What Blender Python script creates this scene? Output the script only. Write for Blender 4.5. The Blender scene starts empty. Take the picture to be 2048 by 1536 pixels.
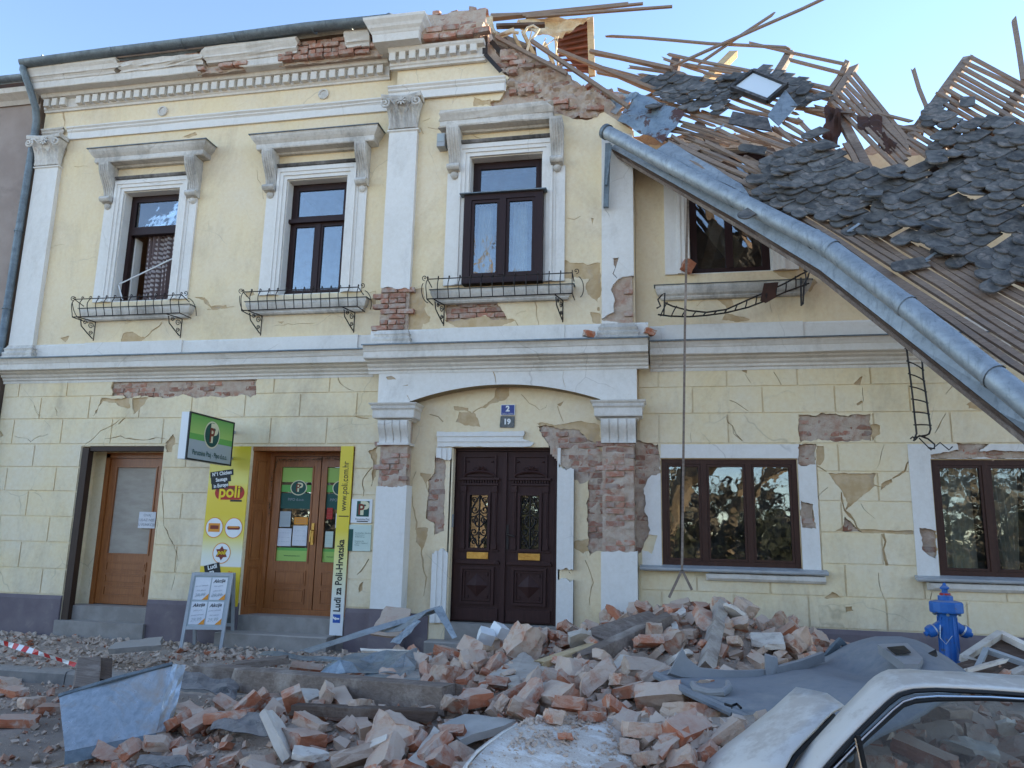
import bpy, bmesh, math, random
import numpy as np
from mathutils import Vector, Matrix, Euler, noise
from mathutils.geometry import delaunay_2d_cdt
R = math.radians
scene = bpy.context.scene
col = scene.collection

# ------------------------------------------------------------------ camera
F_PX, YAW, PITCH, ROLL = 1530.43, -0.19952, 0.190829, 0.021914
CAM = Vector((0.0, -10.0, 1.6))
_f = Vector((math.sin(YAW)*math.cos(PITCH), math.cos(YAW)*math.cos(PITCH), math.sin(PITCH)))
_r = Vector((math.cos(YAW), -math.sin(YAW), 0.0))
_u = _r.cross(_f)
_r2 = _r*math.cos(ROLL) + _u*math.sin(ROLL)
_u2 = _u*math.cos(ROLL) - _r*math.sin(ROLL)
cam_data = bpy.data.cameras.new('camera')
cam = bpy.data.objects.new('camera', cam_data)
col.objects.link(cam)
m = Matrix((( _r2.x, _u2.x, -_f.x, CAM.x), (_r2.y, _u2.y, -_f.y, CAM.y), (_r2.z, _u2.z, -_f.z, CAM.z), (0, 0, 0, 1)))
cam.matrix_world = m
cam_data.sensor_width = 36.0
cam_data.lens = F_PX/2048*36.0
cam_data.clip_start = 0.05
cam_data.clip_end = 3000
scene.camera = cam

# ------------------------------------------------------------------ sky and sun
SUN_EL, SUN_AZ = R(19), R(55)            # low winter sun behind the house, to the right
sd = Vector((math.sin(SUN_AZ)*math.cos(SUN_EL), math.cos(SUN_AZ)*math.cos(SUN_EL), math.sin(SUN_EL)))
world = bpy.data.worlds.new('World')
scene.world = world
world.use_nodes = True
wn = world.node_tree
sky = wn.nodes.new('ShaderNodeTexSky')
sky.sky_type = 'NISHITA'
sky.sun_disc = False
sky.sun_elevation = SUN_EL
sky.sun_rotation = SUN_AZ
sky.air_density = 0.68
sky.dust_density = 0.0
sky.ozone_density = 0.7
bg = wn.nodes['Background']
bg.inputs['Strength'].default_value = 0.15
wn.links.new(sky.outputs['Color'], bg.inputs['Color'])
sun_data = bpy.data.lights.new('sun', 'SUN')
sun_data.energy = 5.0
sun_data.angle = R(0.53)
sun_data.color = (1.0, 0.86, 0.66)
sun = bpy.data.objects.new('sun', sun_data)
col.objects.link(sun)
sun.location = sd*60
sun.rotation_euler = (-sd).to_track_quat('-Z', 'Y').to_euler()
scene.view_settings.view_transform = 'Standard'
scene.view_settings.look = 'None'
scene.view_settings.gamma = 1.0
scene.view_settings.use_curve_mapping = False
scene.view_settings.exposure = 1.87
scene.render.engine = 'CYCLES'
scene.cycles.max_bounces = 6
scene.cycles.diffuse_bounces = 3
scene.cycles.glossy_bounces = 3
scene.cycles.transmission_bounces = 4
scene.cycles.transparent_max_bounces = 10
scene.cycles.caustics_reflective = False
scene.cycles.caustics_refractive = False

# ------------------------------------------------------------------ measuring: a point of the photograph on a real plane
def ray(u, v):
    a, b = u-1024.0, v-768.0
    return _f + _r2*(a/F_PX) - _u2*(b/F_PX)
def pY(u, v, Y=0.0):
    d = ray(u, v); return CAM + d*((Y-CAM.y)/d.y)
def pZ(u, v, Z=0.0):
    d = ray(u, v); return CAM + d*((Z-CAM.z)/d.z)
def pX(u, v, X=0.0):
    d = ray(u, v); return CAM + d*((X-CAM.x)/d.x)
def pD(u, v, D): return CAM + ray(u, v)*D
def xz(pts, Y=0.0):
    out = []
    for (u, v) in pts:
        p = pY(u, v, Y); out.append((p.x, p.z))
    return out
def zoomed(pts, ox, oy, k): return [(ox+a/k, oy+b/k) for a, b in pts]

# ------------------------------------------------------------------ helpers
rnd = random.Random(7)
def tag(o, label=None, cat=None, group=None, kind=None):
    if label: o['label'] = label
    if cat: o['category'] = cat
    if group: o['group'] = group
    if kind: o['kind'] = kind
    return o
def empty(name, loc=(0, 0, 0), label=None, cat=None, group=None, rot=(0, 0, 0)):
    o = bpy.data.objects.new(name, None); col.objects.link(o)
    o.location = loc; o.rotation_euler = rot; o.empty_display_size = 0.2
    return tag(o, label, cat, group)
def link_mesh(name, me, parent=None, loc=None, rot=None, scale=None):
    o = bpy.data.objects.new(name, me); col.objects.link(o)
    if parent: o.parent = parent
    if loc is not None: o.location = loc
    if rot is not None: o.rotation_euler = rot
    if scale is not None: o.scale = scale
    return o

class MB:
    def __init__(s): s.v = []; s.f = []
    def add(s, vs, fs):
        n = len(s.v); s.v.extend([tuple(p) for p in vs]); s.f.extend([tuple(i+n for i in f) for f in fs]); return s
    def box(s, x0, x1, y0, y1, z0, z1):
        vs = [(x0,y0,z0),(x1,y0,z0),(x1,y1,z0),(x0,y1,z0),(x0,y0,z1),(x1,y0,z1),(x1,y1,z1),(x0,y1,z1)]
        return s.add(vs, [(0,3,2,1),(4,5,6,7),(0,1,5,4),(1,2,6,5),(2,3,7,6),(3,0,4,7)])
    def obox(s, c, size, M=None):
        hx, hy, hz = size[0]/2, size[1]/2, size[2]/2
        c = Vector(c); vs = []
        for z in (-hz, hz):
            for (x, y) in ((-hx,-hy),(hx,-hy),(hx,hy),(-hx,hy)):
                p = Vector((x, y, z)); p = (M @ p) if M else p
                vs.append(c+p)
        return s.add(vs, [(0,3,2,1),(4,5,6,7),(0,1,5,4),(1,2,6,5),(2,3,7,6),(3,0,4,7)])
    def bar(s, a, b, w, h, up=(0,0,1), taper=1.0):
        a = Vector(a); b = Vector(b); d = (b-a).normalized(); up = Vector(up)
        sx = d.cross(up)
        if sx.length < 1e-4: sx = d.cross(Vector((1,0,0)))
        sx.normalize(); sy = sx.cross(d)
        vs = []
        for p, k in ((a, 1.0), (b, taper)):
            for (i, j) in ((-1,-1),(1,-1),(1,1),(-1,1)): vs.append(p + sx*(i*w/2*k) + sy*(j*h/2*k))
        return s.add(vs, [(0,1,2,3),(7,6,5,4),(0,4,5,1),(1,5,6,2),(2,6,7,3),(3,7,4,0)])
    def tube(s, path, r, n=6, caps=True):
        path = [Vector(p) for p in path]; m_ = len(path)
        rr = r if isinstance(r, (list, tuple)) else [r]*m_
        vs = []; prev = None
        for i, p in enumerate(path):
            d = (path[min(i+1, m_-1)] - path[max(i-1, 0)])
            if d.length < 1e-7: d = Vector((0,0,1))
            d.normalize()
            if prev is None:
                a = d.cross(Vector((0,0,1)))
                if a.length < 1e-3: a = d.cross(Vector((1,0,0)))
            else:
                a = prev - d*prev.dot(d)
                if a.length < 1e-4: a = d.cross(Vector((0.3,1,0.2)))
            a.normalize(); prev = a; b = d.cross(a)
            for k in range(n):
                t = 2*math.pi*k/n; vs.append(p + (a*math.cos(t) + b*math.sin(t))*rr[i])
        fs = []
        for i in range(m_-1):
            for k in range(n):
                fs.append((i*n+k, i*n+(k+1) % n, (i+1)*n+(k+1) % n, (i+1)*n+k))
        if caps: fs.append(tuple(range(n-1, -1, -1))); fs.append(tuple((m_-1)*n+k for k in range(n)))
        return s.add(vs, fs)
    def lathe(s, prof, n=16, c=(0,0,0)):
        vs = []
        for (r, z) in prof:
            for k in range(n):
                t = 2*math.pi*k/n; vs.append((c[0]+r*math.cos(t), c[1]+r*math.sin(t), c[2]+z))
        fs = []
        for i in range(len(prof)-1):
            for k in range(n): fs.append((i*n+k, i*n+(k+1) % n, (i+1)*n+(k+1) % n, (i+1)*n+k))
        fs.append(tuple(range(n-1, -1, -1))); fs.append(tuple((len(prof)-1)*n+k for k in range(n)))
        return s.add(vs, fs)
    def molding(s, x0, x1, yb, prof, ybk=None):
        """mitred moulding on a wall at Y=yb: prof = (projection, z) rings from bottom to top"""
        bk = yb+0.05 if ybk is None else ybk
        vs = []
        for (p, z) in prof: vs += [(x0-p, bk, z), (x0-p, yb-p, z), (x1+p, yb-p, z), (x1+p, bk, z)]
        fs = []
        for i in range(len(prof)-1):
            a, b = i*4, i*4+4
            for k in range(3): fs.append((a+k, a+k+1, b+k+1, b+k))
        fs.append((3, 2, 1, 0)); e = (len(prof)-1)*4; fs.append((e, e+1, e+2, e+3))
        return s.add(vs, fs)
    def sweepx(s, prof, x0, x1, j0=0.0, j1=0.0, step=None, wob=0.0, rg=None):
        """profile (y,z) polyline closed, swept along X with broken (jittered) ends"""
        rg = rg or rnd
        n = len(prof); xs = [x0, x1]
        if step: k = max(1, int(abs(x1-x0)/step)); xs = [x0+(x1-x0)*i/k for i in range(k+1)]
        vs = []
        for i, x in enumerate(xs):
            j = j0 if i == 0 else (j1 if i == len(xs)-1 else 0)
            for (y, z) in prof: vs.append((x + rg.uniform(-j, j), y + rg.uniform(-wob, wob), z + rg.uniform(-wob, wob)))
        fs = []
        for i in range(len(xs)-1):
            for k in range(n): fs.append((i*n+k, (i+1)*n+k, (i+1)*n+(k+1) % n, i*n+(k+1) % n))
        fs.append(tuple(range(n))); fs.append(tuple((len(xs)-1)*n+k for k in range(n-1, -1, -1)))
        return s.add(vs, fs)
    def prismY(s, poly, y0, y1):
        """polygon in (x,z) extruded from y0 (front) to y1"""
        n = len(poly)
        vs = [(x, y0, z) for x, z in poly] + [(x, y1, z) for x, z in poly]
        fs = [tuple(range(n)), tuple(range(2*n-1, n-1, -1))]
        for k in range(n): fs.append((k, n+k, n+(k+1) % n, (k+1) % n))
        return s.add(vs, fs)
    def prismX(s, poly, x0, x1):
        """polygon in (y,z) extruded along x"""
        n = len(poly)
        vs = [(x0, y, z) for y, z in poly] + [(x1, y, z) for y, z in poly]
        fs = [tuple(range(n-1, -1, -1)), tuple(range(n, 2*n))]
        for k in range(n): fs.append((k, (k+1) % n, n+(k+1) % n, n+k))
        return s.add(vs, fs)
    def disc(s, c, r, y, n=20, rx=None):
        rx = rx or r
        vs = [(c[0]+rx*math.cos(2*math.pi*k/n), y, c[1]+r*math.sin(2*math.pi*k/n)) for k in range(n)]
        return s.add(vs, [tuple(range(n))])
    def rectY(s, x0, x1, z0, z1, y):
        return s.add([(x0,y,z0),(x1,y,z0),(x1,y,z1),(x0,y,z1)], [(0,1,2,3)])
    def move(s, M):
        s.v = [tuple(M @ Vector(p)) for p in s.v]; return s
    def mesh(s, name, mat, smooth=False):
        me = bpy.data.meshes.new(name); me.from_pydata(s.v, [], s.f)
        me.validate()
        bm = bmesh.new(); bm.from_mesh(me); bmesh.ops.recalc_face_normals(bm, faces=bm.faces); bm.to_mesh(me); bm.free()
        if mat: me.materials.append(mat)
        if smooth:
            for p in me.polygons: p.use_smooth = True
        me.update(); return me
    def build(s, name, mat, parent=None, smooth=False, loc=None, rot=None):
        o = link_mesh(name, s.mesh(name, mat, smooth), parent, loc, rot)
        if smooth: 
            try: o.data.set_sharp_from_angle(angle=R(40))
            except Exception: pass
        return o

# ---- two-dimensional boolean by triangulation
def in_poly(px, pz, poly):
    inside = np.zeros(len(px), bool)
    n = len(poly); j = n-1
    for i in range(n):
        xi, zi = poly[i]; xj, zj = poly[j]
        if zi != zj:
            c = ((zi > pz) != (zj > pz)) & (px < (xj-xi)*(pz-zi)/(zj-zi)+xi)
            inside ^= c
        j = i
    return inside
def region(outers, holes):
    pts = []; eds = []
    for poly in list(outers)+list(holes):
        n = len(pts); k = len(poly)
        pts += [Vector((float(a), float(b))) for a, b in poly]
        eds += [(n+i, n+(i+1) % k) for i in range(k)]
    vs, es, fs, *_ = delaunay_2d_cdt(pts, eds, [], 0, 1e-5)
    V = np.array([(p.x, p.y) for p in vs])
    Fm = np.array([f for f in fs if len(f) == 3])
    c = V[Fm].mean(axis=1)
    keep = np.zeros(len(Fm), bool)
    for poly in outers: keep |= in_poly(c[:, 0], c[:, 1], poly)
    for poly in holes: keep &= ~in_poly(c[:, 0], c[:, 1], poly)
    T = Fm[keep]
    cnt = {}
    for a, b, d in T.tolist():
        for e in ((a, b), (b, d), (d, a)): cnt[e] = 1
    bd = [e for e in cnt if (e[1], e[0]) not in cnt]
    return V, T.tolist(), bd
def slab(outers, holes, y0, y1, mb=None):
    """plate in the facade plane, front at y0, broken edges down to y1"""
    mb = mb or MB()
    V, T, bd = region(outers, holes)
    n = len(V)
    used = sorted({i for t in T for i in t}); mp = {i: k for k, i in enumerate(used)}
    vs = [(V[i][0], y0, V[i][1]) for i in used] + [(V[i][0], y1, V[i][1]) for i in used]
    k = len(used)
    fs = [tuple(mp[i] for i in t) for t in T]
    for a, b in bd: fs.append((mp[b], mp[a], k+mp[a], k+mp[b]))
    mb.add(vs, fs); return mb
def islands(mb):
    """separate pieces of a builder"""
    par = list(range(len(mb.v)))
    def fd(i):
        while par[i] != i: par[i] = par[par[i]]; i = par[i]
        return i
    for f in mb.f:
        for k in f[1:]: par[fd(k)] = fd(f[0])
    grp = {}
    for f in mb.f: grp.setdefault(fd(f[0]), []).append(f)
    out = []
    for fs in grp.values():
        ids = sorted({i for f in fs for i in f}); mp = {i: k for k, i in enumerate(ids)}
        q = MB(); q.v = [mb.v[i] for i in ids]; q.f = [tuple(mp[i] for i in f) for f in fs]; out.append(q)
    return out
def rough(poly, amp=0.02, step=0.06, seed=0, rounds=True):
    rg = random.Random(seed); out = []
    n = len(poly); step = step*0.55
    for i in range(n):
        a = Vector(poly[i]); b = Vector(poly[(i+1) % n]); L = (b-a).length
        k = max(1, int(L/step)); d = (b-a)/max(L, 1e-6); nn = Vector((-d.y, d.x))
        for j in range(k):
            t = j/k; p = a.lerp(b, t)
            w = noise.noise(Vector((p.x*7+seed*3.1, p.y*7, seed*1.7)))*amp*1.5 + noise.noise(Vector((p.x*19+seed, p.y*19, seed*.7)))*amp*0.9 + rg.uniform(-amp, amp)*0.3
            q = p + nn*w + d*rg.uniform(-0.2, 0.2)*min(step, L/k)
            out.append((q.x, q.y))
    return out
def rough_open(line, amp=0.02, step=0.06, seed=0):
    q = rough(list(line) + [(line[-1][0], line[-1][1]-50.0)], amp, step, seed)
    out = [tuple(line[0])]
    n = 0
    for i in range(len(line)-1):
        a = Vector(line[i]); b = Vector(line[i+1]); k = max(1, int((b-a).length/(step*0.55)))
        out += [p for j, p in enumerate(q[n:n+k]) if (i or j)]; n += k
    return out + [tuple(line[-1])]
def crack(pts, w=0.008, seed=0, jit=0.02, step=0.07):
    """thin jagged opening along a polyline"""
    rg = random.Random(seed*13+5); line = []
    for i in range(len(pts)-1):
        a = Vector(pts[i]); b = Vector(pts[i+1]); L = (b-a).length; k = max(1, int(L/step))
        d = (b-a)/max(L, 1e-6); nn = Vector((-d.y, d.x))
        for j in range(k):
            line.append(a.lerp(b, j/k) + (nn*rg.uniform(-jit, jit) if (j or i) else Vector((0, 0))))
    line.append(Vector(pts[-1])); m_ = len(line); L_ = []; R_ = []
    for i, p in enumerate(line):
        d = (line[min(i+1, m_-1)]-line[max(i-1, 0)]); d.normalize(); nn = Vector((-d.y, d.x))
        ww = w*(0.35+0.9*rg.random())*(0.25+math.sin(math.pi*min(1, (i+0.6)/m_))**0.6)
        L_.append(p+nn*ww*0.5); R_.append(p-nn*ww*0.5)
    return [tuple(q) for q in L_] + [tuple(q) for q in reversed(R_)]

def text_mesh(s, size, mat, name='lettering', bold=0.0, shear=0.0, align='CENTER', sx=1.0, spacing=1.0):
    """flat lettering mesh in local (x, z), facing -Y"""
    cu = bpy.data.curves.new('t', 'FONT'); cu.body = s; cu.size = size; cu.offset = bold; cu.shear = shear
    cu.align_x = align; cu.align_y = 'CENTER'; cu.resolution_u = 3; cu.space_character = spacing
    o = bpy.data.objects.new('t', cu); col.objects.link(o)
    dg = bpy.context.evaluated_depsgraph_get(); dg.update()
    me = bpy.data.meshes.new_from_object(o.evaluated_get(dg))
    bpy.data.objects.remove(o); bpy.data.curves.remove(cu)
    me.name = name; me.materials.clear(); me.materials.append(mat)
    for v in me.vertices: v.co = Vector((v.co.x*sx, 0, v.co.y))
    me.update(); return me
# ------------------------------------------------------------------ materials
def new_mat(name):
    m_ = bpy.data.materials.new(name); m_.use_nodes = True
    nt = m_.node_tree; b = nt.nodes['Principled BSDF']; return m_, nt, b
class N:
    """small node-graph helper"""
    def __init__(s, nt, coord='Object'):
        s.nt = nt; s.tc = nt.nodes.new('ShaderNodeTexCoord').outputs[coord]
    def new(s, t): return s.nt.nodes.new(t)
    def link(s, a, b): s.nt.links.new(a, b)
    def mapping(s, scale=(1,1,1), loc=None, vec=None):
        n = s.new('ShaderNodeMapping'); s.link(vec or s.tc, n.inputs['Vector']); n.inputs['Scale'].default_value = scale
        if loc is not None:
            if isinstance(loc, (tuple, list)): n.inputs['Location'].default_value = loc
            else: s.link(loc, n.inputs['Location'])
        return n.outputs[0]
    def noise(s, scale, detail=6, rough_=0.6, vec=None, dist=0.0):
        n = s.new('ShaderNodeTexNoise'); n.inputs['Scale'].default_value = scale; n.inputs['Detail'].default_value = detail
        n.inputs['Roughness'].default_value = rough_; n.inputs['Distortion'].default_value = dist
        s.link(vec or s.tc, n.inputs['Vector']); return n.outputs['Fac']
    def ramp(s, fac, a, b, ca=(0,0,0,1), cb=(1,1,1,1)):
        n = s.new('ShaderNodeValToRGB'); e = n.color_ramp.elements
        e[0].position = a; e[1].position = b; e[0].color = ca; e[1].color = cb
        s.link(fac, n.inputs['Fac']); return n.outputs['Color']
    def mix(s, fac, a, b, mode='MIX'):
        n = s.new('ShaderNodeMix'); n.data_type = 'RGBA'; n.blend_type = mode
        for k, val in (('Factor', fac), ('A', a), ('B', b)):
            idx = {'Factor': 0, 'A': 6, 'B': 7}[k]
            if isinstance(val, (int, float)): n.inputs[idx].default_value = val
            elif isinstance(val, (tuple, list)): n.inputs[idx].default_value = (*val[:3], 1)
            else: s.link(val, n.inputs[idx])
        return n.outputs[2]
    def math(s, op, a, b=None, clamp=False):
        n = s.new('ShaderNodeMath'); n.operation = op; n.use_clamp = clamp
        for i, val in enumerate((a, b)):
            if val is None: continue
            if isinstance(val, (int, float)): n.inputs[i].default_value = val
            else: s.link(val, n.inputs[i])
        return n.outputs[0]
    def bump(s, h, strength, dist, bsdf):
        n = s.new('ShaderNodeBump'); n.inputs['Strength'].default_value = strength; n.inputs['Distance'].default_value = dist
        s.link(h, n.inputs['Height']); s.link(n.outputs[0], bsdf.inputs['Normal'])
    def randvec(s):
        oi = s.new('ShaderNodeObjectInfo'); c = s.new('ShaderNodeCombineXYZ')
        a = s.math('MULTIPLY', oi.outputs['Random'], 37.0); b = s.math('MULTIPLY', oi.outputs['Random'], 91.0)
        s.link(a, c.inputs[0]); s.link(b, c.inputs[1]); s.link(a, c.inputs[2]); return c.outputs[0], oi.outputs['Random']

def pm(name, c1, c2=None, scale=6.0, lo=0.4, hi=0.6, c3=None, s3=2.0, lo3=0.55, hi3=0.7, rough_=0.85, bump=0.0, bscale=40.0, bdist=0.005,
       metal=0.0, stretch=(1,1,1), spec=0.3, rand=False, dust=None, dlo=0.3, dhi=0.8, dfac=0.6, fine=0.0):
    """general weathered surface: two tones by noise, a third in blotches, optional settled dust on upward faces"""
    m_, nt, b = new_mat(name); g = N(nt)
    vec = g.mapping(stretch)
    rv = None
    if rand:
        rv, r1 = g.randvec(); vec = g.mapping(stretch, rv)
    cc = c1
    if c2: cc = g.mix(g.ramp(g.noise(scale, 7, 0.62, vec), lo, hi), c1, c2)
    if c3: cc = g.mix(g.ramp(g.noise(s3, 8, 0.68, vec, 0.3), lo3, hi3), cc, c3)
    if rand:
        hsv = g.new('ShaderNodeHueSaturation'); v = g.math('ADD', g.math('MULTIPLY', r1, 0.5), 0.75)
        g.link(v, hsv.inputs['Value']); 
        if isinstance(cc, tuple): hsv.inputs['Color'].default_value = (*cc[:3], 1)
        else: g.link(cc, hsv.inputs['Color'])
        cc = hsv.outputs[0]
    if fine:
        cc = g.mix(fine, cc, g.ramp(g.noise(bscale*2.2, 4, 0.7, vec), 0.3, 0.7), 'OVERLAY')
    if dust:
        ge = g.new('ShaderNodeNewGeometry'); sp = g.new('ShaderNodeSeparateXYZ'); g.link(ge.outputs['Normal'], sp.inputs[0])
        up = g.math('ADD', sp.outputs[2], g.math('MULTIPLY', g.math('SUBTRACT', g.noise(14, 5, 0.7, vec), 0.5), 1.1))
        cc = g.mix(g.math('MULTIPLY', g.ramp(up, dlo, dhi), dfac), cc, dust)
    if isinstance(cc, tuple): b.inputs['Base Color'].default_value = (*cc[:3], 1)
    else: g.link(cc, b.inputs['Base Color'])
    b.inputs['Roughness'].default_value = rough_; b.inputs['Metallic'].default_value = metal
    b.inputs['Specular IOR Level'].default_value = spec
    if bump: g.bump(g.noise(bscale, 8, 0.65, vec), bump, bdist, b)
    return m_

M = {}
YEL, YEL2 = (0.80, 0.64, 0.395), (0.70, 0.55, 0.31)
def painted(name, c1, c2, dirt, dirtlo=0.56, dirthi=0.78, dfac=0.5, streak=True, bump=0.25):
    """house paint: soft tone changes, rain streaks running down, hair cracks and specks"""
    m_, nt, b = new_mat(name); g = N(nt)
    cc = g.mix(g.ramp(g.noise(1.3, 6, 0.6), 0.35, 0.68), c1, c2)
    cc = g.mix(g.math('MULTIPLY', g.ramp(g.noise(0.7, 10, 0.72, g.mapping((1.6, 1, 0.8)), 0.5), dirtlo, dirthi), dfac), cc, dirt)
    cc = g.mix(g.math('MULTIPLY', g.ramp(g.noise(9, 8, 0.75), dirtlo+0.06, dirthi+0.04), dfac*0.6), cc, dirt)
    nz0 = g.new('ShaderNodeTexNoise'); nz0.inputs['Scale'].default_value = 1.7; g.link(g.tc, nz0.inputs['Vector']); nzc = nz0.outputs['Color']
    if streak:
        st = g.noise(2.4, 6, 0.7, g.mapping((3.5, 3.5, 0.5), vec=g.mix(0.1, g.tc, nzc)))
        cc = g.mix(g.math('MULTIPLY', g.math('MULTIPLY', g.ramp(st, 0.56, 0.8), g.ramp(g.noise(0.8, 4, 0.6), 0.42, 0.62)), dfac*0.75), cc, dirt)
    cc = g.mix(0.16, cc, g.ramp(g.noise(19, 7, 0.72), 0.25, 0.75), 'OVERLAY')
    sp = g.ramp(g.noise(55, 3, 0.6), 0.68, 0.76)
    cc = g.mix(g.math('MULTIPLY', sp, 0.35), cc, dirt)
    vo = g.new('ShaderNodeTexVoronoi'); vo.feature = 'DISTANCE_TO_EDGE'; vo.inputs['Scale'].default_value = 1.1
    nz = g.new('ShaderNodeTexNoise'); nz.inputs['Scale'].default_value = 3.0; g.link(g.tc, nz.inputs['Vector'])
    wob = g.mix(0.14, g.mapping((1, 1, 1)), nz.outputs['Color'])
    g.link(wob, vo.inputs['Vector'])
    hair = g.math('SUBTRACT', 1.0, g.ramp(vo.outputs['Distance'], 0.0, 0.006))
    gate = g.ramp(g.noise(0.9, 3, 0.5), 0.52, 0.6)
    cc = g.mix(g.math('MULTIPLY', g.math('MULTIPLY', hair, gate), 0.32), cc, (0.2, 0.16, 0.11))
    g.link(cc, b.inputs['Base Color']); b.inputs['Roughness'].default_value = 0.9; b.inputs['Specular IOR Level'].default_value = 0.2
    g.bump(g.mix(0.5, g.noise(70, 5, 0.6), g.noise(7, 4, 0.6)), bump, 0.006, b)
    return m_
M['yellow'] = painted('yellow_plaster', YEL, (0.78, 0.645, 0.455), (0.42, 0.32, 0.20), 0.50, 0.80, 0.55)
M['ashlar'] = painted('yellow_ashlar_plaster', (0.80, 0.65, 0.40), (0.77, 0.66, 0.475), (0.36, 0.285, 0.195), 0.50, 0.78, 0.58)
M['white'] = painted('white_trim_plaster', (0.77, 0.73, 0.67), (0.72, 0.68, 0.62), (0.36, 0.33, 0.29), 0.55, 0.8, 0.5)
M['weathered'] = painted('weathered_white_trim', (0.70, 0.655, 0.59), (0.56, 0.515, 0.455), (0.09, 0.08, 0.07), 0.47, 0.72, 0.72, bump=0.5)
M['moss'] = painted('blackened_trim_edge', (0.40, 0.37, 0.34), (0.20, 0.185, 0.17), (0.05, 0.045, 0.04), 0.35, 0.6, 0.9, bump=0.5)
M['cornice'] = painted('cornice_plaster', (0.74, 0.69, 0.62), (0.66, 0.61, 0.54), (0.22, 0.19, 0.15), 0.50, 0.78, 0.5, bump=0.4)
M['undercoat'] = pm('tan_undercoat_plaster', (0.50, 0.345, 0.18), (0.58, 0.43, 0.26), 7, c3=(0.42, 0.34, 0.26), s3=3, rough_=0.95, bump=0.5, bscale=45)
M['mortar'] = pm('old_lime_mortar', (0.46, 0.345, 0.265), (0.54, 0.44, 0.345), 9, 0.35, 0.65, c3=(0.41, 0.235, 0.165), s3=5, lo3=0.5, hi3=0.68, rough_=0.97, bump=0.9, bscale=28, bdist=0.02)
M['brick'] = pm('old_wall_brick', (0.33, 0.135, 0.085), (0.38, 0.21, 0.145), 14, 0.35, 0.7, c3=(0.42, 0.33, 0.27), s3=9, lo3=0.44, hi3=0.6, rough_=0.95, bump=0.7, bscale=60, bdist=0.008, rand=True)
M['rubble'] = pm('rubble_brick', (0.40, 0.125, 0.06), (0.45, 0.20, 0.115), 10, 0.35, 0.7, c3=(0.47, 0.37, 0.30), s3=5.5, lo3=0.50, hi3=0.60, rough_=0.96, bump=0.8, bscale=55, bdist=0.008, rand=True, dust=(0.56, 0.415, 0.315), dlo=0.2, dhi=0.95, dfac=0.76)
M['rubble_pale'] = pm('rubble_mortar_brick', (0.57, 0.425, 0.32), (0.50, 0.35, 0.255), 7, 0.35, 0.7, c3=(0.44, 0.185, 0.105), s3=4.5, lo3=0.50, hi3=0.60, rough_=0.97, bump=0.9, bscale=45, bdist=0.01, rand=True, dust=(0.58, 0.45, 0.35), dlo=0.15, dhi=0.8, dfac=0.7)
M['lump'] = pm('mortar_lump', (0.50, 0.43, 0.36), (0.42, 0.35, 0.29), 8, 0.3, 0.7, rough_=0.98, bump=1.0, bscale=35, bdist=0.015, rand=True)
M['plaster_piece'] = pm('fallen_white_plaster', (0.70, 0.63, 0.54), (0.58, 0.49, 0.40), 6, 0.35, 0.65, c3=(0.42, 0.33, 0.27), s3=9, lo3=0.56, hi3=0.7, rough_=0.95, bump=0.5, bscale=50, rand=True)
M['yellow_piece'] = pm('fallen_yellow_plaster', (0.68, 0.56, 0.30), (0.55, 0.44, 0.26), 5, 0.4, 0.7, rough_=0.95, bump=0.5, bscale=50)
M['dustbed'] = pm('rubble_dust', (0.42, 0.32, 0.25), (0.50, 0.395, 0.31), 5, 0.3, 0.7, c3=(0.30, 0.16, 0.105), s3=7, lo3=0.58, hi3=0.72, rough_=0.98, bump=1.0, bscale=30, bdist=0.03)
M['grit'] = pm('grit', (0.56, 0.44, 0.345), (0.45, 0.34, 0.26), 3.1, 0.4, 0.6, c3=(0.40, 0.16, 0.09), s3=2.3, lo3=0.6, hi3=0.64, rough_=0.97, bump=0.5, bscale=60)
M['pave'] = pm('dusty_pavement', (0.32, 0.25, 0.195), (0.41, 0.325, 0.255), 2.2, 0.35, 0.7, c3=(0.48, 0.385, 0.30), s3=5, lo3=0.5, hi3=0.7, rough_=0.95, bump=0.8, bscale=50, bdist=0.01, fine=0.35)
M['road'] = pm('dusty_asphalt', (0.25, 0.195, 0.155), (0.33, 0.26, 0.205), 1.6, 0.35, 0.7, c3=(0.45, 0.35, 0.275), s3=3, lo3=0.52, hi3=0.72, rough_=0.92, bump=0.8, bscale=90, bdist=0.008, fine=0.4)
M['kerb'] = pm('kerb_stone', (0.20, 0.185, 0.17), (0.27, 0.245, 0.22), 6, rough_=0.9, bump=0.6, bscale=60, dust=(0.36, 0.31, 0.26), dfac=0.8)
M['plinth'] = pm('plum_grey_plinth', (0.155, 0.125, 0.135), (0.19, 0.155, 0.16), 3, c3=(0.27, 0.23, 0.21), s3=3, lo3=0.58, hi3=0.75, rough_=0.85, bump=0.4, bscale=60)
M['step'] = pm('worn_concrete_step', (0.25, 0.225, 0.20), (0.31, 0.28, 0.25), 5, rough_=0.92, bump=0.6, bscale=60, dust=(0.40, 0.35, 0.30), dfac=0.8)
M['neighbour'] = pm('pink_grey_render', (0.30, 0.235, 0.20), (0.35, 0.28, 0.24), 1.8, c3=(0.23, 0.18, 0.155), s3=0.8, rough_=0.95, bump=0.5, bscale=60)
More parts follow.
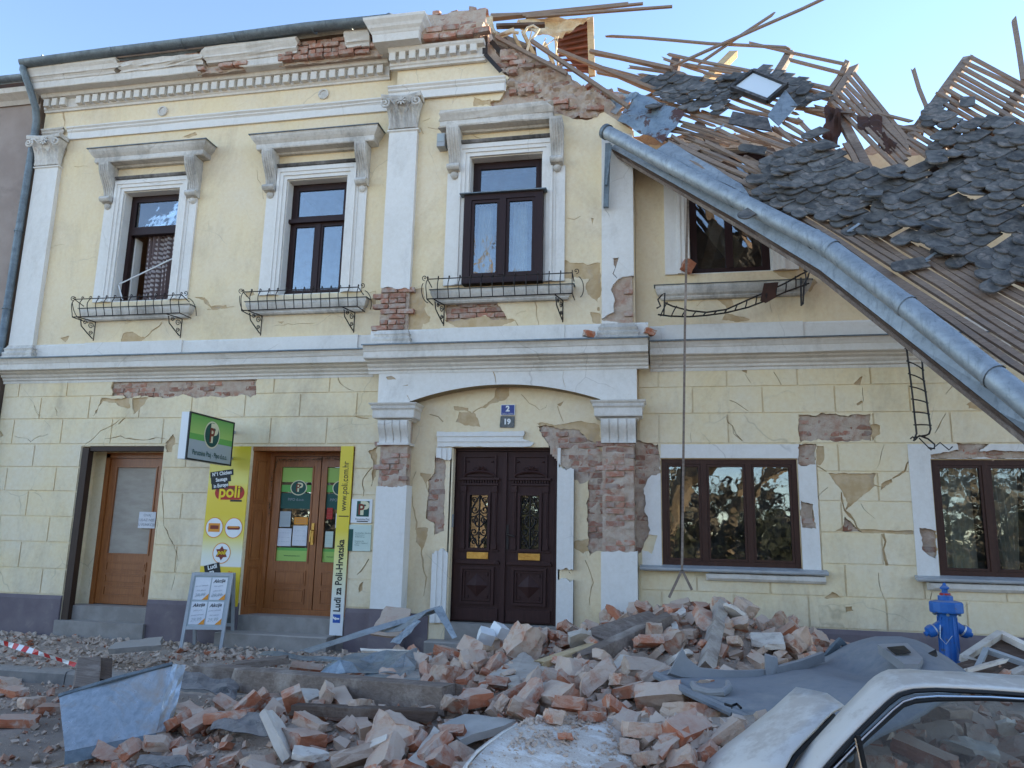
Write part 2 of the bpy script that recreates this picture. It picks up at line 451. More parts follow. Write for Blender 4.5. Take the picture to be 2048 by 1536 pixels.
def wood(name, c1, c2, sc=(1, 1, 14), rough_=0.6, spec=0.4, bump=0.3, rand=False, c3=None):
    m_, nt, b = new_mat(name); g = N(nt)
    rv = None
    if rand: rv, _ = g.randvec()
    vec = g.mapping(sc, rv)
    cc = g.mix(g.ramp(g.noise(3.0, 8, 0.7, vec, 0.6), 0.35, 0.68), c1, c2)
    if c3: cc = g.mix(g.ramp(g.noise(2.2, 6, 0.7, g.mapping((1,1,1), rv)), 0.52, 0.68), cc, c3)
    g.link(cc, b.inputs['Base Color']); b.inputs['Roughness'].default_value = rough_; b.inputs['Specular IOR Level'].default_value = spec
    if bump: g.bump(g.noise(5, 8, 0.7, vec), bump, 0.01, b)
    return m_
M['darkwood'] = wood('dark_brown_painted_wood', (0.034, 0.013, 0.011), (0.052, 0.021, 0.017), (14, 14, 1), 0.55, 0.25, 0.25)
M['frame'] = wood('brown_window_frame', (0.034, 0.014, 0.013), (0.022, 0.010, 0.009), (12, 12, 1), 0.5, 0.25, 0.15)
M['frame4'] = wood('brown_shop_window_frame', (0.065, 0.028, 0.018), (0.042, 0.018, 0.012), (12, 12, 1), 0.5, 0.25, 0.2)
M['oak'] = wood('varnished_oak', (0.36, 0.125, 0.032), (0.22, 0.07, 0.018), (13, 13, 1.2), 0.38, 0.5, 0.15)
M['oak_dark'] = wood('old_dark_oak', (0.055, 0.03, 0.018), (0.035, 0.02, 0.014), (12, 12, 1), 0.6, 0.3, 0.3)
M['beam'] = wood('grey_old_beam', (0.17, 0.125, 0.10), (0.28, 0.22, 0.175), (1.2, 12, 12), 0.9, 0.2, 0.8, True, (0.42, 0.35, 0.29))
M['beam_pale'] = wood('pale_grey_timber', (0.40, 0.34, 0.285), (0.52, 0.45, 0.38), (10, 10, 1.3), 0.92, 0.2, 0.9, True, (0.22, 0.17, 0.135))
M['beam_dark'] = wood('dark_old_beam', (0.085, 0.055, 0.04), (0.15, 0.105, 0.08), (1.2, 12, 12), 0.9, 0.2, 0.8, True, (0.24, 0.19, 0.155))
M['batten'] = wood('weathered_batten', (0.22, 0.155, 0.115), (0.32, 0.235, 0.175), (1.5, 16, 16), 0.9, 0.2, 0.6, True, (0.22, 0.17, 0.14))
M['pale_wood'] = wood('pale_split_wood', (0.52, 0.37, 0.20), (0.62, 0.47, 0.28), (1.2, 12, 12), 0.9, 0.2, 0.6, True)
def zinc(name, c1, c2, rough_=0.42, metal=0.85, rust=None, rlo=0.58, rhi=0.64):
    m_, nt, b = new_mat(name); g = N(nt)
    f1 = g.noise(4, 8, 0.7, g.mapping((1, 1, 2.2)), 0.4)
    cc = g.mix(g.ramp(f1, 0.35, 0.65), c1, c2)
    cc = g.mix(g.math('MULTIPLY', g.ramp(g.noise(18, 6, 0.75, None, 0.8), 0.5, 0.75), 0.5), cc, (0.30, 0.31, 0.31))
    cc = g.mix(g.math('MULTIPLY', g.ramp(g.noise(5, 7, 0.75, g.mapping((3.2, 3.2, 0.7)), 0.6), 0.5, 0.68), 0.55), cc, tuple(q*0.45 for q in c2))
    met = metal
    if rust:
        rf = g.ramp(g.noise(1.6, 9, 0.75, None, 0.5), rlo, rhi); cc = g.mix(rf, cc, rust)
        g.link(g.math('MULTIPLY', g.math('SUBTRACT', 1.0, rf), metal), b.inputs['Metallic'])
    else: b.inputs['Metallic'].default_value = metal
    g.link(cc, b.inputs['Base Color'])
    g.link(g.math('ADD', g.math('MULTIPLY', f1, 0.35), rough_-0.17), b.inputs['Roughness'])
    g.bump(g.noise(9, 5, 0.6), 0.25, 0.01, b)
    return m_
M['zinc'] = zinc('galvanised_zinc', (0.42, 0.445, 0.45), (0.29, 0.32, 0.335), 0.55, 0.6)
M['zinc_dark'] = zinc('old_dull_zinc', (0.20, 0.235, 0.25), (0.13, 0.155, 0.17), 0.6, 0.55)
M['zinc_dusty'] = zinc('dusty_galvanised_sheet', (0.50, 0.53, 0.54), (0.30, 0.33, 0.345), 0.42, 0.7, (0.33, 0.25, 0.19), 0.56, 0.72)
def streaked():
    m_, nt, bs = new_mat('streaked_galvanised_box'); g = N(nt)
    st = g.noise(4, 7, 0.65, g.mapping((5, 5, 0.9)), 0.5)
    cc = g.mix(g.ramp(st, 0.35, 0.68), (0.50, 0.525, 0.535), (0.31, 0.34, 0.355))  # bright and dark streaks in the colour stand in for reflections
    rf = g.ramp(g.noise(2.2, 8, 0.7, None, 0.6), 0.54, 0.68); cc = g.mix(rf, cc, (0.36, 0.275, 0.21))
    g.link(cc, bs.inputs['Base Color']); g.link(g.math('MULTIPLY', g.math('SUBTRACT', 1.0, rf), 0.75), bs.inputs['Metallic'])
    g.link(g.math('ADD', g.math('MULTIPLY', st, 0.5), 0.1), bs.inputs['Roughness']); g.bump(g.noise(5, 5, 0.6), 0.3, 0.02, bs)
    return m_
M['tin'] = streaked()
M['zinc_blue'] = zinc('blue_grey_sheet_metal', (0.33, 0.37, 0.39), (0.20, 0.235, 0.26), 0.45, 0.6, (0.40, 0.33, 0.27), 0.52, 0.68)
M['zinc_rust'] = zinc('rusty_flashing_sheet', (0.34, 0.40, 0.43), (0.25, 0.30, 0.33), 0.5, 0.6, (0.085, 0.035, 0.022), 0.5, 0.54)
M['rusty'] = pm('rusty_sheet', (0.075, 0.034, 0.024), (0.05, 0.026, 0.02), 5, rough_=0.8, bump=0.3, bscale=30)
M['iron'] = pm('black_wrought_iron', (0.014, 0.013, 0.013), (0.035, 0.022, 0.016), 12, rough_=0.6, spec=0.4)
M['steel_grey'] = pm('grey_painted_steel', (0.40, 0.41, 0.41), (0.33, 0.34, 0.345), 5, rough_=0.45, spec=0.5)
M['tile'] = pm('weathered_clay_tile', (0.066, 0.064, 0.062), (0.145, 0.135, 0.122), 9, 0.40, 0.62, c3=(0.24, 0.20, 0.17), s3=7, lo3=0.53, hi3=0.68, rough_=0.9, bump=0.6, bscale=45, bdist=0.006, rand=True)
M['tile_red'] = pm('tile_underside', (0.26, 0.085, 0.045), (0.20, 0.075, 0.045), 8, c3=(0.16, 0.10, 0.08), s3=6, rough_=0.9, bump=0.5, bscale=40, rand=True)
M['attic'] = pm('attic_plaster', (0.72, 0.60, 0.42), (0.60, 0.46, 0.29), 6, 0.4, 0.65, c3=(0.36, 0.22, 0.13), s3=4, lo3=0.58, hi3=0.7, rough_=0.95, bump=0.6, bscale=25, bdist=0.02)
M['board_cream'] = pm('cream_ceiling_board', (0.66, 0.60, 0.48), (0.56, 0.49, 0.38), 4, rough_=0.9)
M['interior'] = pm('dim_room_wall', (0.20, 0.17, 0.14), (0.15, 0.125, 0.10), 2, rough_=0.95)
M['black'] = pm('black_rubber', (0.012, 0.012, 0.013), rough_=0.55)
M['blacksheet'] = pm('black_roofing_sheet', (0.022, 0.022, 0.024), (0.05, 0.05, 0.052), 6, rough_=0.7, dust=(0.33, 0.29, 0.26), dlo=0.3, dhi=1.0, dfac=0.75)
M['brass'] = pm('brass', (0.62, 0.38, 0.10), (0.48, 0.27, 0.07), 9, rough_=0.33, metal=0.9)
M['hydrant'] = pm('blue_hydrant_paint', (0.010, 0.10, 0.36), (0.016, 0.13, 0.42), 6, c3=(0.07, 0.085, 0.12), s3=11, lo3=0.56, hi3=0.66, rough_=0.5, spec=0.5, bump=0.15, bscale=40, dust=(0.34, 0.33, 0.33), dlo=0.6, dhi=1.25, dfac=0.5)
M['silver'] = pm('silver_band', (0.55, 0.56, 0.57), rough_=0.4, metal=0.6)
M['carpaint'] = pm('dusty_off_white_car_paint', (0.68, 0.62, 0.54), (0.63, 0.575, 0.50), 3, rough_=0.35, spec=0.5, dust=(0.47, 0.40, 0.33), dlo=0.80, dhi=1.3, dfac=0.8)
M['bonnet'] = pm('dust_covered_bonnet_paint', (0.53, 0.445, 0.365), (0.60, 0.525, 0.44), 7, 0.35, 0.65, c3=(0.70, 0.65, 0.58), s3=5, lo3=0.52, hi3=0.62, rough_=0.8, stretch=(1, 3, 1), bump=0.4, bscale=60, bdist=0.004, fine=0.3)
M['zinc_pale'] = zinc('pale_zinc_flashing', (0.44, 0.475, 0.49), (0.34, 0.375, 0.395), 0.6, 0.35)
M['chrome'] = pm('chrome_trim', (0.55, 0.57, 0.6), rough_=0.18, metal=1.0)
M['headliner'] = pm('grey_headliner_cloth', (0.20, 0.215, 0.235), (0.165, 0.18, 0.20), 4, c3=(0.29, 0.275, 0.26), s3=4, lo3=0.56, hi3=0.74, rough_=0.95, bump=0.3, bscale=130, dust=(0.33, 0.305, 0.28), dlo=0.6, dhi=1.2, dfac=0.45)
M['trim_grey'] = pm('grey_plastic_trim', (0.245, 0.245, 0.245), (0.21, 0.21, 0.21), 6, rough_=0.55, spec=0.4, dust=(0.38, 0.34, 0.31), dlo=0.5, dhi=1.2, dfac=0.5)
M['pw'] = pm('print_white', (0.75, 0.75, 0.73), rough_=0.45, spec=0.4)
M['paper'] = pm('paper', (0.70, 0.70, 0.70), (0.63, 0.63, 0.65), 5, rough_=0.8)
M['pblack'] = pm('print_black', (0.018, 0.02, 0.02), rough_=0.5)
M['pgreen'] = pm('print_green', (0.14, 0.40, 0.085), rough_=0.45)
M['plime'] = pm('print_lime', (0.34, 0.53, 0.12), rough_=0.45)
M['pdgreen'] = pm('print_dark_green', (0.012, 0.075, 0.06), rough_=0.45)
M['pgrey'] = pm('print_grey', (0.38, 0.42, 0.42), rough_=0.45)
M['pred'] = pm('print_red', (0.42, 0.03, 0.02), rough_=0.5)
M['pbrown'] = pm('print_brown', (0.20, 0.035, 0.015), rough_=0.5)
M['pyellow'] = pm('print_yellow', (0.78, 0.56, 0.02), rough_=0.45)
M['porange'] = pm('print_orange', (0.70, 0.27, 0.03), rough_=0.5)
M['pcream'] = pm('print_cream', (0.68, 0.64, 0.42), rough_=0.5)
M['pblue'] = pm('print_blue', (0.01, 0.03, 0.20), rough_=0.3, spec=0.5)
M['fblue'] = pm('print_mid_blue', (0.03, 0.10, 0.36), rough_=0.4)
M['slate'] = pm('print_slate', (0.09, 0.10, 0.10), (0.15, 0.15, 0.14), 20, rough_=0.5)
M['pale_green'] = pm('print_pale_green', (0.55, 0.64, 0.56), rough_=0.45)
M['ptextgrey'] = pm('print_text_grey', (0.30, 0.31, 0.33), rough_=0.6)
M['tapered'] = pm('tape_red', (0.55, 0.025, 0.02), rough_=0.4)
M['curtain'] = None
def gradient_mat(name, z0, z1, stops):
    """flat print whose ink runs from one colour to another between two heights"""
    m_, nt, b = new_mat(name); g = N(nt); sp = g.new('ShaderNodeSeparateXYZ'); g.link(g.tc, sp.inputs[0])
    mr = g.new('ShaderNodeMapRange'); mr.inputs[1].default_value = z0; mr.inputs[2].default_value = z1; g.link(sp.outputs[2], mr.inputs[0])
    n = g.new('ShaderNodeValToRGB'); e = n.color_ramp.elements
    e[0].position, e[0].color = stops[0][0], (*stops[0][1], 1); e[1].position, e[1].color = stops[-1][0], (*stops[-1][1], 1)
    for p, c in stops[1:-1]: q = e.new(p); q.color = (*c, 1)
    g.link(mr.outputs[0], n.inputs[0]); g.link(n.outputs[0], b.inputs['Base Color']); b.inputs['Roughness'].default_value = 0.4
    return m_
def glass_mat(name, tint=(0.85, 0.9, 0.9), refl=0.10, wav=0.06, dirt=0.05):
    m_ = bpy.data.materials.new(name); m_.use_nodes = True; nt = m_.node_tree; nt.nodes.remove(nt.nodes['Principled BSDF'])
    g = N(nt); out = nt.nodes['Material Output']
    tr = g.new('ShaderNodeBsdfTransparent'); tr.inputs[0].default_value = (*tint, 1)
    gl = g.new('ShaderNodeBsdfGlossy'); gl.inputs['Roughness'].default_value = 0.015; gl.inputs['Color'].default_value = (1, 1, 1, 1)
    bu = g.new('ShaderNodeBump'); bu.inputs['Strength'].default_value = wav; bu.inputs['Distance'].default_value = 0.05
    g.link(g.noise(2.2, 3, 0.5), bu.inputs['Height']); g.link(bu.outputs[0], gl.inputs['Normal'])
    fr = g.new('ShaderNodeFresnel'); fr.inputs[0].default_value = 1.5
    fac = g.math('ADD', g.math('MULTIPLY', fr.outputs[0], 1.4), refl, True)
    mx = g.new('ShaderNodeMixShader'); g.link(fac, mx.inputs[0]); g.link(tr.outputs[0], mx.inputs[1]); g.link(gl.outputs[0], mx.inputs[2])
    df = g.new('ShaderNodeBsdfDiffuse'); df.inputs[0].default_value = (0.42, 0.39, 0.36, 1)
    m2 = g.new('ShaderNodeMixShader'); g.link(g.math('MULTIPLY', g.ramp(g.noise(6, 8, 0.75), 0.4, 0.8), dirt), m2.inputs[0])
    g.link(mx.outputs[0], m2.inputs[1]); g.link(df.outputs[0], m2.inputs[2]); g.link(m2.outputs[0], out.inputs[0])
    return m_
M['glass'] = glass_mat('window_glass', refl=0.03, wav=0.04, dirt=0.08)
M['glass_old'] = glass_mat('old_wavy_glass', refl=0.09, wav=0.07, dirt=0.10)
M['carglass'] = glass_mat('car_window_glass', (0.62, 0.68, 0.68), 0.13, 0.05, 0.10)
def curtain_mat():
    m_, nt, b = new_mat('dotted_curtain'); g = N(nt)
    vo = g.new('ShaderNodeTexVoronoi'); vo.inputs['Scale'].default_value = 1.0; vo.inputs['Randomness'].default_value = 0.0
    g.link(g.mapping((13, 0.01, 13)), vo.inputs['Vector'])
    dots = g.ramp(vo.outputs['Distance'], 0.22, 0.34, (1, 1, 1, 1), (0, 0, 0, 1))
    g.link(g.mix(dots, (0.15, 0.105, 0.10), (0.55, 0.50, 0.48)), b.inputs['Base Color']); b.inputs['Roughness'].default_value = 0.9
    return m_
M['curtain'] = curtain_mat()
M['sheer'] = pm('pale_curtain', (0.55, 0.50, 0.42), (0.47, 0.42, 0.35), 3, stretch=(6, 6, 0.5), rough_=0.9)
M['bark'] = pm('tree_bark', (0.20, 0.145, 0.09), (0.28, 0.21, 0.13), 6, rough_=0.9, bump=0.5, bscale=20)
M['thicket'] = pm('brown_thicket', (0.17, 0.135, 0.09), (0.10, 0.09, 0.06), 1.5, rough_=0.8)
M['hedge'] = pm('evergreen_leaf', (0.026, 0.032, 0.015), (0.045, 0.045, 0.02), 5, rough_=0.7)
# ------------------------------------------------------------------ the ground
g_ = MB()
def gridsheet(mb, xs, ys, h):
    n = len(ys); vs = [(x, y, h(x, y)) for x in xs for y in ys]
    fs = [(i*n+j, (i+1)*n+j, (i+1)*n+j+1, i*n+j+1) for i in range(len(xs)-1) for j in range(n-1)]
    return mb.add(vs, fs)
g_.add([(-900, -900, -0.125), (900, -900, -0.125), (900, 900, -0.125), (-900, 900, -0.125)], [(0, 1, 2, 3)])
tag(g_.build('ground', M['road']), kind='structure')
KY = -2.25                                     # kerb line
def fb(x, y, s=1.0, o=0.0): return noise.noise(Vector((x*s+o, y*s-o, o*0.7)))
pv = MB()
gridsheet(pv, [-14+0.12*i for i in range(160)], [KY+0.02+0.1*i for i in range(26)], lambda x, y: 0.0 + 0.012*fb(x, y, 2.2) + 0.006*fb(x, y, 8, 3))
tag(pv.build('pavement', M['pave'], smooth=True), kind='structure')
kb_ = empty('kerb'); tag(kb_, kind='structure')
for i in range(17):
    x0 = -13.4 + i*1.0
    MB().prismX([(KY-0.13, -0.14), (KY-0.12, -0.02), (KY-0.10, 0.006), (KY+0.02, 0.012), (KY+0.02, -0.14)], x0+0.006, x0+0.992).build('kerb_stone', M['kerb'], kb_, rot=(0, 0, 0))

# ------------------------------------------------------------------ the damaged house
house = empty('town_house', (0, 0, 0), 'long two storey yellow house with white trim, cracked and partly unroofed', 'building')
Z6 = lambda pts, Y=0.0: xz(zoomed(pts, 700, 380, 2.954), Y)
ZD = lambda pts, Y=0.0: xz(zoomed(pts, 700, 720, 2.648), Y)
ZR = lambda pts, Y=0.0: xz(zoomed(pts, 1250, 850, 2.566), Y)
ZU = lambda pts, Y=0.0: xz(zoomed(pts, 1150, 380, 2.2806), Y)
ZL = lambda pts, Y=0.0: xz(zoomed(pts, 0, 700, 2.56), Y)
ZT = lambda pts, Y=0.0: xz(zoomed(pts, 700, 0, 3.4133), Y)
Z5 = lambda pts, Y=0.0: xz(zoomed(pts, 0, 250, 2.56), Y)
Z1 = lambda pts, Y=0.0: xz(zoomed(pts, 0, 0, 2.56), Y)
def rect(x0, x1, z0, z1): return [(x0, z0), (x1, z0), (x1, z1), (x0, z1)]
XL, XM0, XM1, XR = -10.12, -3.83, -0.35, 20.0
YM = -0.2
W1 = (-8.40, -7.40, 4.97, 6.80); W2 = (-5.58, -4.60, 4.97, 6.80); W3 = (-2.66, -1.61, 4.93, 6.84); WR = (0.36, 1.42, 5.02, 6.78)
W4 = (-0.06, 1.61, 1.22, 2.57); W5 = (3.12, 4.80, 1.19, 2.57); S1 = (-8.60, -7.20, 0.22, 2.73); S2 = (-5.79, -4.22, 0.22, 2.72); DR = (-2.83, -1.37, 0.40, 2.71)

# --- broken places: deep = down to the brickwork, shallow = paint gone
deepL = [rough(ZL([(585, 140), (1320, 122), (1310, 232), (1180, 238), (900, 243), (680, 238), (568, 235)]), 0.03, 0.07, 1)]
shalL = [rough(ZL([(520, 250), (665, 245), (670, 300), (600, 275), (530, 262), (490, 330)]), 0.02, 0.06, 2), rough(ZL([(680, 250), (760, 245), (740, 275), (690, 330), (675, 300)]), 0.02, 0.06, 3),
         rough(ZL([(850, 470), (890, 430), (905, 450), (880, 520), (855, 525)]), 0.02, 0.05, 4), rough(ZL([(0, 410), (22, 435), (5, 450)]), 0.01, 0.05, 5),
         rough(ZL([(1885, 520), (1935, 490), (1930, 600), (1905, 700), (1915, 590)]), 0.02, 0.05, 6), rough(ZL([(1840, 1200), (1862, 1185), (1860, 1230), (1838, 1245)]), 0.01, 0.05, 7)]
crkL = [crack(ZL([(845, 620), (835, 760), (845, 900), (880, 980), (915, 1080)]), 0.014, 1), crack(ZL([(440, 480), (540, 400), (640, 350)]), 0.012, 2), crack(ZL([(540, 455), (620, 445), (720, 455), (850, 455)]), 0.014, 3),
        crack(ZL([(180, 285), (205, 340)]), 0.014, 4), crack(ZL([(285, 295), (295, 340)]), 0.012, 5), crack(ZL([(525, 255), (480, 340)]), 0.012, 6), crack(ZL([(1730, 120), (1740, 175), (1815, 210)]), 0.012, 7),
        crack(ZL([(1820, 340), (1890, 352)]), 0.02, 8), crack(ZL([(1905, 600), (1860, 660), (1860, 750)]), 0.014, 9), crack(ZL([(1890, 1070), (1850, 1130), (1830, 1150)]), 0.016, 10),
        crack(ZL([(75, 440), (160, 465), (250, 430)]), 0.008, 11), crack(ZL([(640, 350), (610, 380)]), 0.024, 12), crack(ZL([(820, 700), (800, 1000)]), 0.006, 13), crack(ZL([(915, 1090), (880, 1230)]), 0.006, 14)]
shalLU = [rough(Z5([(985, 880), (1050, 880), (1080, 930), (1160, 920), (1170, 940), (1090, 945), (1040, 900)]), 0.015, 0.05, 11), rough(Z5([(630, 1070), (680, 1060), (740, 1090), (720, 1110), (625, 1110)]), 0.02, 0.05, 12),
          rough(Z5([(310, 1090), (355, 1080), (335, 1115)]), 0.01, 0.05, 13), rough(Z5([(1255, 855), (1300, 850), (1305, 872), (1260, 880)]), 0.01, 0.05, 14), rough(Z5([(1420, 1005), (1455, 1005), (1440, 1020)]), 0.01, 0.05, 15),
          rough(Z5([(935, 60), (1000, 35), (1010, 50), (960, 68)]), 0.01, 0.05, 16), rough(Z5([(1890, 890), (1925, 885), (1920, 925)]), 0.01, 0.05, 17)]
crkLU = [crack(Z5([(830, 1010), (780, 1060), (740, 1090)]), 0.03, 21), crack(Z5([(640, 1020), (730, 980)]), 0.006, 22), crack(Z5([(230, 680), (240, 760), (228, 800)]), 0.01, 23), crack(Z5([(1060, 945), (1200, 930)]), 0.01, 24),
         crack(Z5([(320, 75), (335, 130), (325, 200)]), 0.03, 25), crack(Z5([(380, 212), (450, 212)]), 0.008, 26), crack(Z5([(720, 50), (760, 20), (820, -5)]), 0.01, 27), crack(Z5([(240, 640), (330, 610)]), 0.005, 28),
         crack(Z1([(325, 540), (330, 600), (330, 645)], -0.0), 0.03, 29), crack(Z5([(1350, 380), (1330, 300), (1315, 230)]), 0.006, 30), crack(Z5([(1400, 1030), (1500, 1020), (1620, 1010)]), 0.006, 31), crack(Z5([(1890, 860), (1920, 850), (1930, 900)]), 0.01, 32)]
deepM = [rough(Z6([(565, 690), (620, 675), (720, 652), (850, 645), (880, 680), (930, 762), (860, 765), (800, 742), (650, 772), (570, 780)], YM), 0.02, 0.05, 31)]
shalM = [rough(Z6([(560, 770), (700, 742), (930, 765), (972, 765), (940, 792), (850, 822), (660, 826), (590, 790)], YM), 0.02, 0.05, 32), rough(Z6([(350, 592), (432, 578), (440, 700), (478, 760), (470, 785), (430, 790), (425, 832), (345, 832)], YM), 0.02, 0.05, 33),
         rough(Z6([(1255, 408), (1300, 425), (1400, 442), (1475, 430), (1482, 600), (1465, 668), (1400, 620), (1388, 560), (1412, 527), (1255, 520)], YM), 0.02, 0.05, 34), rough(Z6([(1418, 722), (1482, 732), (1482, 795), (1440, 780)], YM), 0.015, 0.05, 35),
         rough(Z6([(1460, 690), (1475, 690), (1475, 715), (1462, 712)], YM), 0.01, 0.05, 36), rough(ZT([(850, 660), (900, 690), (965, 680), (960, 720), (840, 725)], YM), 0.02, 0.05, 37), rough(Z6([(1425, 165), (1438, 170), (1432, 205)], YM), 0.005, 0.05, 38)]
crkM = [crack(Z6([(1090, 600), (1105, 690), (1110, 820)], YM), 0.012, 41), crack(Z6([(975, 770), (1000, 815), (1020, 830)], YM), 0.01, 42), crack(Z6([(1280, 165), (1330, 180), (1362, 155)], YM), 0.012, 43), crack(ZT([(530, 870), (620, 885)], YM), 0.008, 44),
        crack(ZT([(830, 910), (895, 945)], YM), 0.012, 45), crack(ZT([(1200, 930), (1250, 905)], YM), 0.012, 46), crack(ZT([(480, 870), (500, 915)], YM), 0.02, 47), crack(ZT([(495, 830), (545, 810)], YM), 0.012, 48), crack(ZT([(700, 700), (712, 670)], YM), 0.006, 49), crack(Z6([(980, 735), (1040, 715)], YM), 0.006, 50)]
deepN = [rough(xz([(1074, 850), (1127, 856), (1157, 862), (1180, 879), (1206, 905), (1212, 1100), (1178, 1112), (1174, 1060), (1177, 960), (1160, 967), (1140, 950), (1128, 940), (1100, 900), (1089, 884)]), 0.02, 0.05, 51),
         rough(ZD([(455, 512), (505, 505), (500, 905), (440, 930), (446, 862), (400, 838), (415, 640), (445, 600)]), 0.015, 0.05, 52), rough(ZD([(1100, 985), (1140, 945), (1165, 958), (1162, 1135), (1140, 1070), (1105, 1080)]), 0.015, 0.05, 53)]
shalN = [rough(Z6([(870, 1150), (940, 1165), (945, 1220), (925, 1235), (870, 1250), (800, 1288), (775, 1285), (850, 1230)]), 0.02, 0.05, 54), rough(Z6([(610, 1275), (700, 1287), (700, 1305), (618, 1300)]), 0.01, 0.05, 55), rough(Z6([(645, 1310), (735, 1318), (770, 1400), (690, 1395), (628, 1370)]), 0.015, 0.05, 56),
         rough(ZD([(985, 330), (1090, 345), (1170, 330), (1250, 325), (1320, 345), (1340, 500), (1290, 470), (1240, 400), (1130, 372), (1000, 352)]), 0.02, 0.05, 57), rough(ZD([(1165, 975), (1265, 945), (1270, 1010), (1235, 1025)]), 0.015, 0.05, 58), rough(ZD([(350, 895), (412, 890), (400, 960), (385, 1010), (352, 965)]), 0.015, 0.05, 59),
         rough(ZD([(370, 600), (440, 600), (400, 660)]), 0.015, 0.05, 60), rough(Z6([(1225, 1270), (1265, 1245), (1245, 1275)]), 0.008, 0.04, 61), rough(Z6([(1125, 1300), (1165, 1268), (1160, 1290)]), 0.008, 0.04, 62)]
crkN = [crack(ZD([(350, 590), (330, 640), (325, 740), (350, 860), (365, 960), (390, 1060), (400, 1150), (390, 1250)]), 0.022, 61), crack(ZD([(410, 690), (400, 640)]), 0.015, 62), crack(Z6([(725, 1315), (780, 1282)]), 0.02, 63), crack(Z6([(1010, 1205), (1060, 1260), (1120, 1300)]), 0.012, 64),
        crack(Z6([(1225, 1275), (1235, 1325), (1260, 1370)]), 0.010, 65), crack(Z6([(470, 1325), (520, 1340), (550, 1370)]), 0.014, 66), crack(ZD([(1245, 1060), (1270, 1130), (1290, 1180), (1270, 1300)]), 0.01, 67), crack(Z6([(690, 1305), (715, 1312)]), 0.012, 68)]
deepR = [rough(xz([(1268, 884), (1318, 888), (1320, 945), (1300, 955), (1290, 968), (1290, 1020), (1300, 1060), (1282, 1105), (1268, 1110)]), 0.02, 0.05, 71), rough(ZU([(1018, 1025), (1350, 1022), (1352, 1145), (1020, 1145)]), 0.02, 0.06, 72),
         rough(ZR([(890, 95), (985, 98), (975, 200), (930, 215), (890, 200)]), 0.02, 0.05, 73), rough(ZR([(900, 385), (965, 405), (980, 530), (905, 525)]), 0.015, 0.05, 74), rough(ZR([(1508, 530), (1592, 545), (1592, 692), (1530, 640)]), 0.015, 0.05, 75),
         rough(ZR([(1563, 152), (1710, 128), (1705, 95), (1870, 97), (1815, 135), (2130, 138), (2130, 172), (1563, 172)]), 0.012, 0.05, 76), rough(ZR([(1125, 470), (1222, 552), (1120, 547)]), 0.01, 0.05, 77)]
shalR = [rough(ZR([(1045, 248), (1285, 250), (1280, 310), (1225, 360), (1130, 440), (1135, 400), (1110, 340)]), 0.012, 0.05, 78), rough(ZR([(985, 105), (1020, 110), (1025, 180), (1000, 205), (980, 200)]), 0.01, 0.05, 79), rough(ZR([(1312, 300), (1365, 275), (1372, 292), (1312, 335)]), 0.01, 0.05, 80),
         rough(ZR([(1200, 535), (1500, 545), (1505, 562), (1210, 553)]), 0.008, 0.06, 81), rough(ZR([(1075, 545), (1120, 515), (1122, 548)]), 0.008, 0.05, 82), rough(ZR([(1128, 930), (1165, 930), (1170, 958), (1130, 962)]), 0.012, 0.05, 83), rough(ZR([(1022, 890), (1062, 855), (1115, 888)]), 0.01, 0.05, 84),
         rough(ZU([(748, 790), (778, 795), (785, 840), (760, 825)]), 0.01, 0.05, 85), rough(ZU([(1780, 975), (1835, 930), (1870, 965), (1860, 1005), (1790, 1000)]), 0.02, 0.05, 86), rough(ZU([(1350, 1070), (1385, 1075), (1390, 1110), (1355, 1145)]), 0.015, 0.05, 87), rough(ZU([(1270, 885), (1308, 850), (1300, 890)]), 0.01, 0.05, 88)]
crkR = [crack(ZR([(1110, 345), (1122, 440), (1215, 548)]), 0.03, 71), crack(ZR([(1212, 360), (1280, 310), (1312, 318)]), 0.014, 72), crack(ZR([(1370, 275), (1430, 230), (1490, 150)]), 0.022, 73), crack(ZR([(1322, 558), (1332, 640), (1330, 690), (1345, 722)]), 0.045, 74), crack(ZR([(1500, 735), (1505, 790)]), 0.02, 75),
        crack(ZR([(1300, 760), (1320, 850), (1335, 905)]), 0.008, 76), crack(ZR([(550, 0), (560, 45), (600, 80)]), 0.014, 77), crack(ZR([(335, 40), (340, 90)]), 0.008, 78), crack(ZR([(1330, 100), (1290, 225)]), 0.006, 79), crack(ZR([(985, 210), (1035, 240)]), 0.012, 80), crack(ZR([(1040, 320), (990, 370), (1000, 385)]), 0.006, 81),
        crack(ZU([(690, 1035), (715, 1080), (730, 1115), (765, 1145)]), 0.016, 82), crack(ZU([(905, 830), (940, 890)]), 0.008, 83), crack(ZU([(705, 960), (760, 980), (790, 1010)]), 0.008, 84), crack(ZU([(1640, 1110), (1690, 1020)]), 0.012, 85), crack(ZU([(775, 840), (800, 880)]), 0.006, 86), crack(ZR([(1210, 405), (1280, 480)]), 0.006, 87),
        crack(ZU([(1285, 980), (1310, 965)]), 0.03, 88), crack(ZR([(1565, 895), (1575, 850)]), 0.012, 89), crack(ZU([(1310, 900), (1312, 1010)]), 0.006, 90), crack(ZU([(1690, 930), (1720, 895)]), 0.006, 91)]
shalRU = [rough(ZU([(640, 480), (700, 475), (722, 520), (690, 560), (800, 592), (740, 602), (670, 592), (690, 540)]), 0.015, 0.05, 91), rough(ZU([(905, 260), (1060, 330), (1060, 400), (1100, 420), (1075, 460), (900, 372)]), 0.02, 0.05, 92), rough(ZU([(415, 0), (490, 0), (480, 50), (415, 45)]), 0.015, 0.05, 93)]
crkRU = [crack(ZU([(555, 530), (610, 475)]), 0.008, 94), crack(ZU([(880, 480), (900, 560)]), 0.005, 95)]

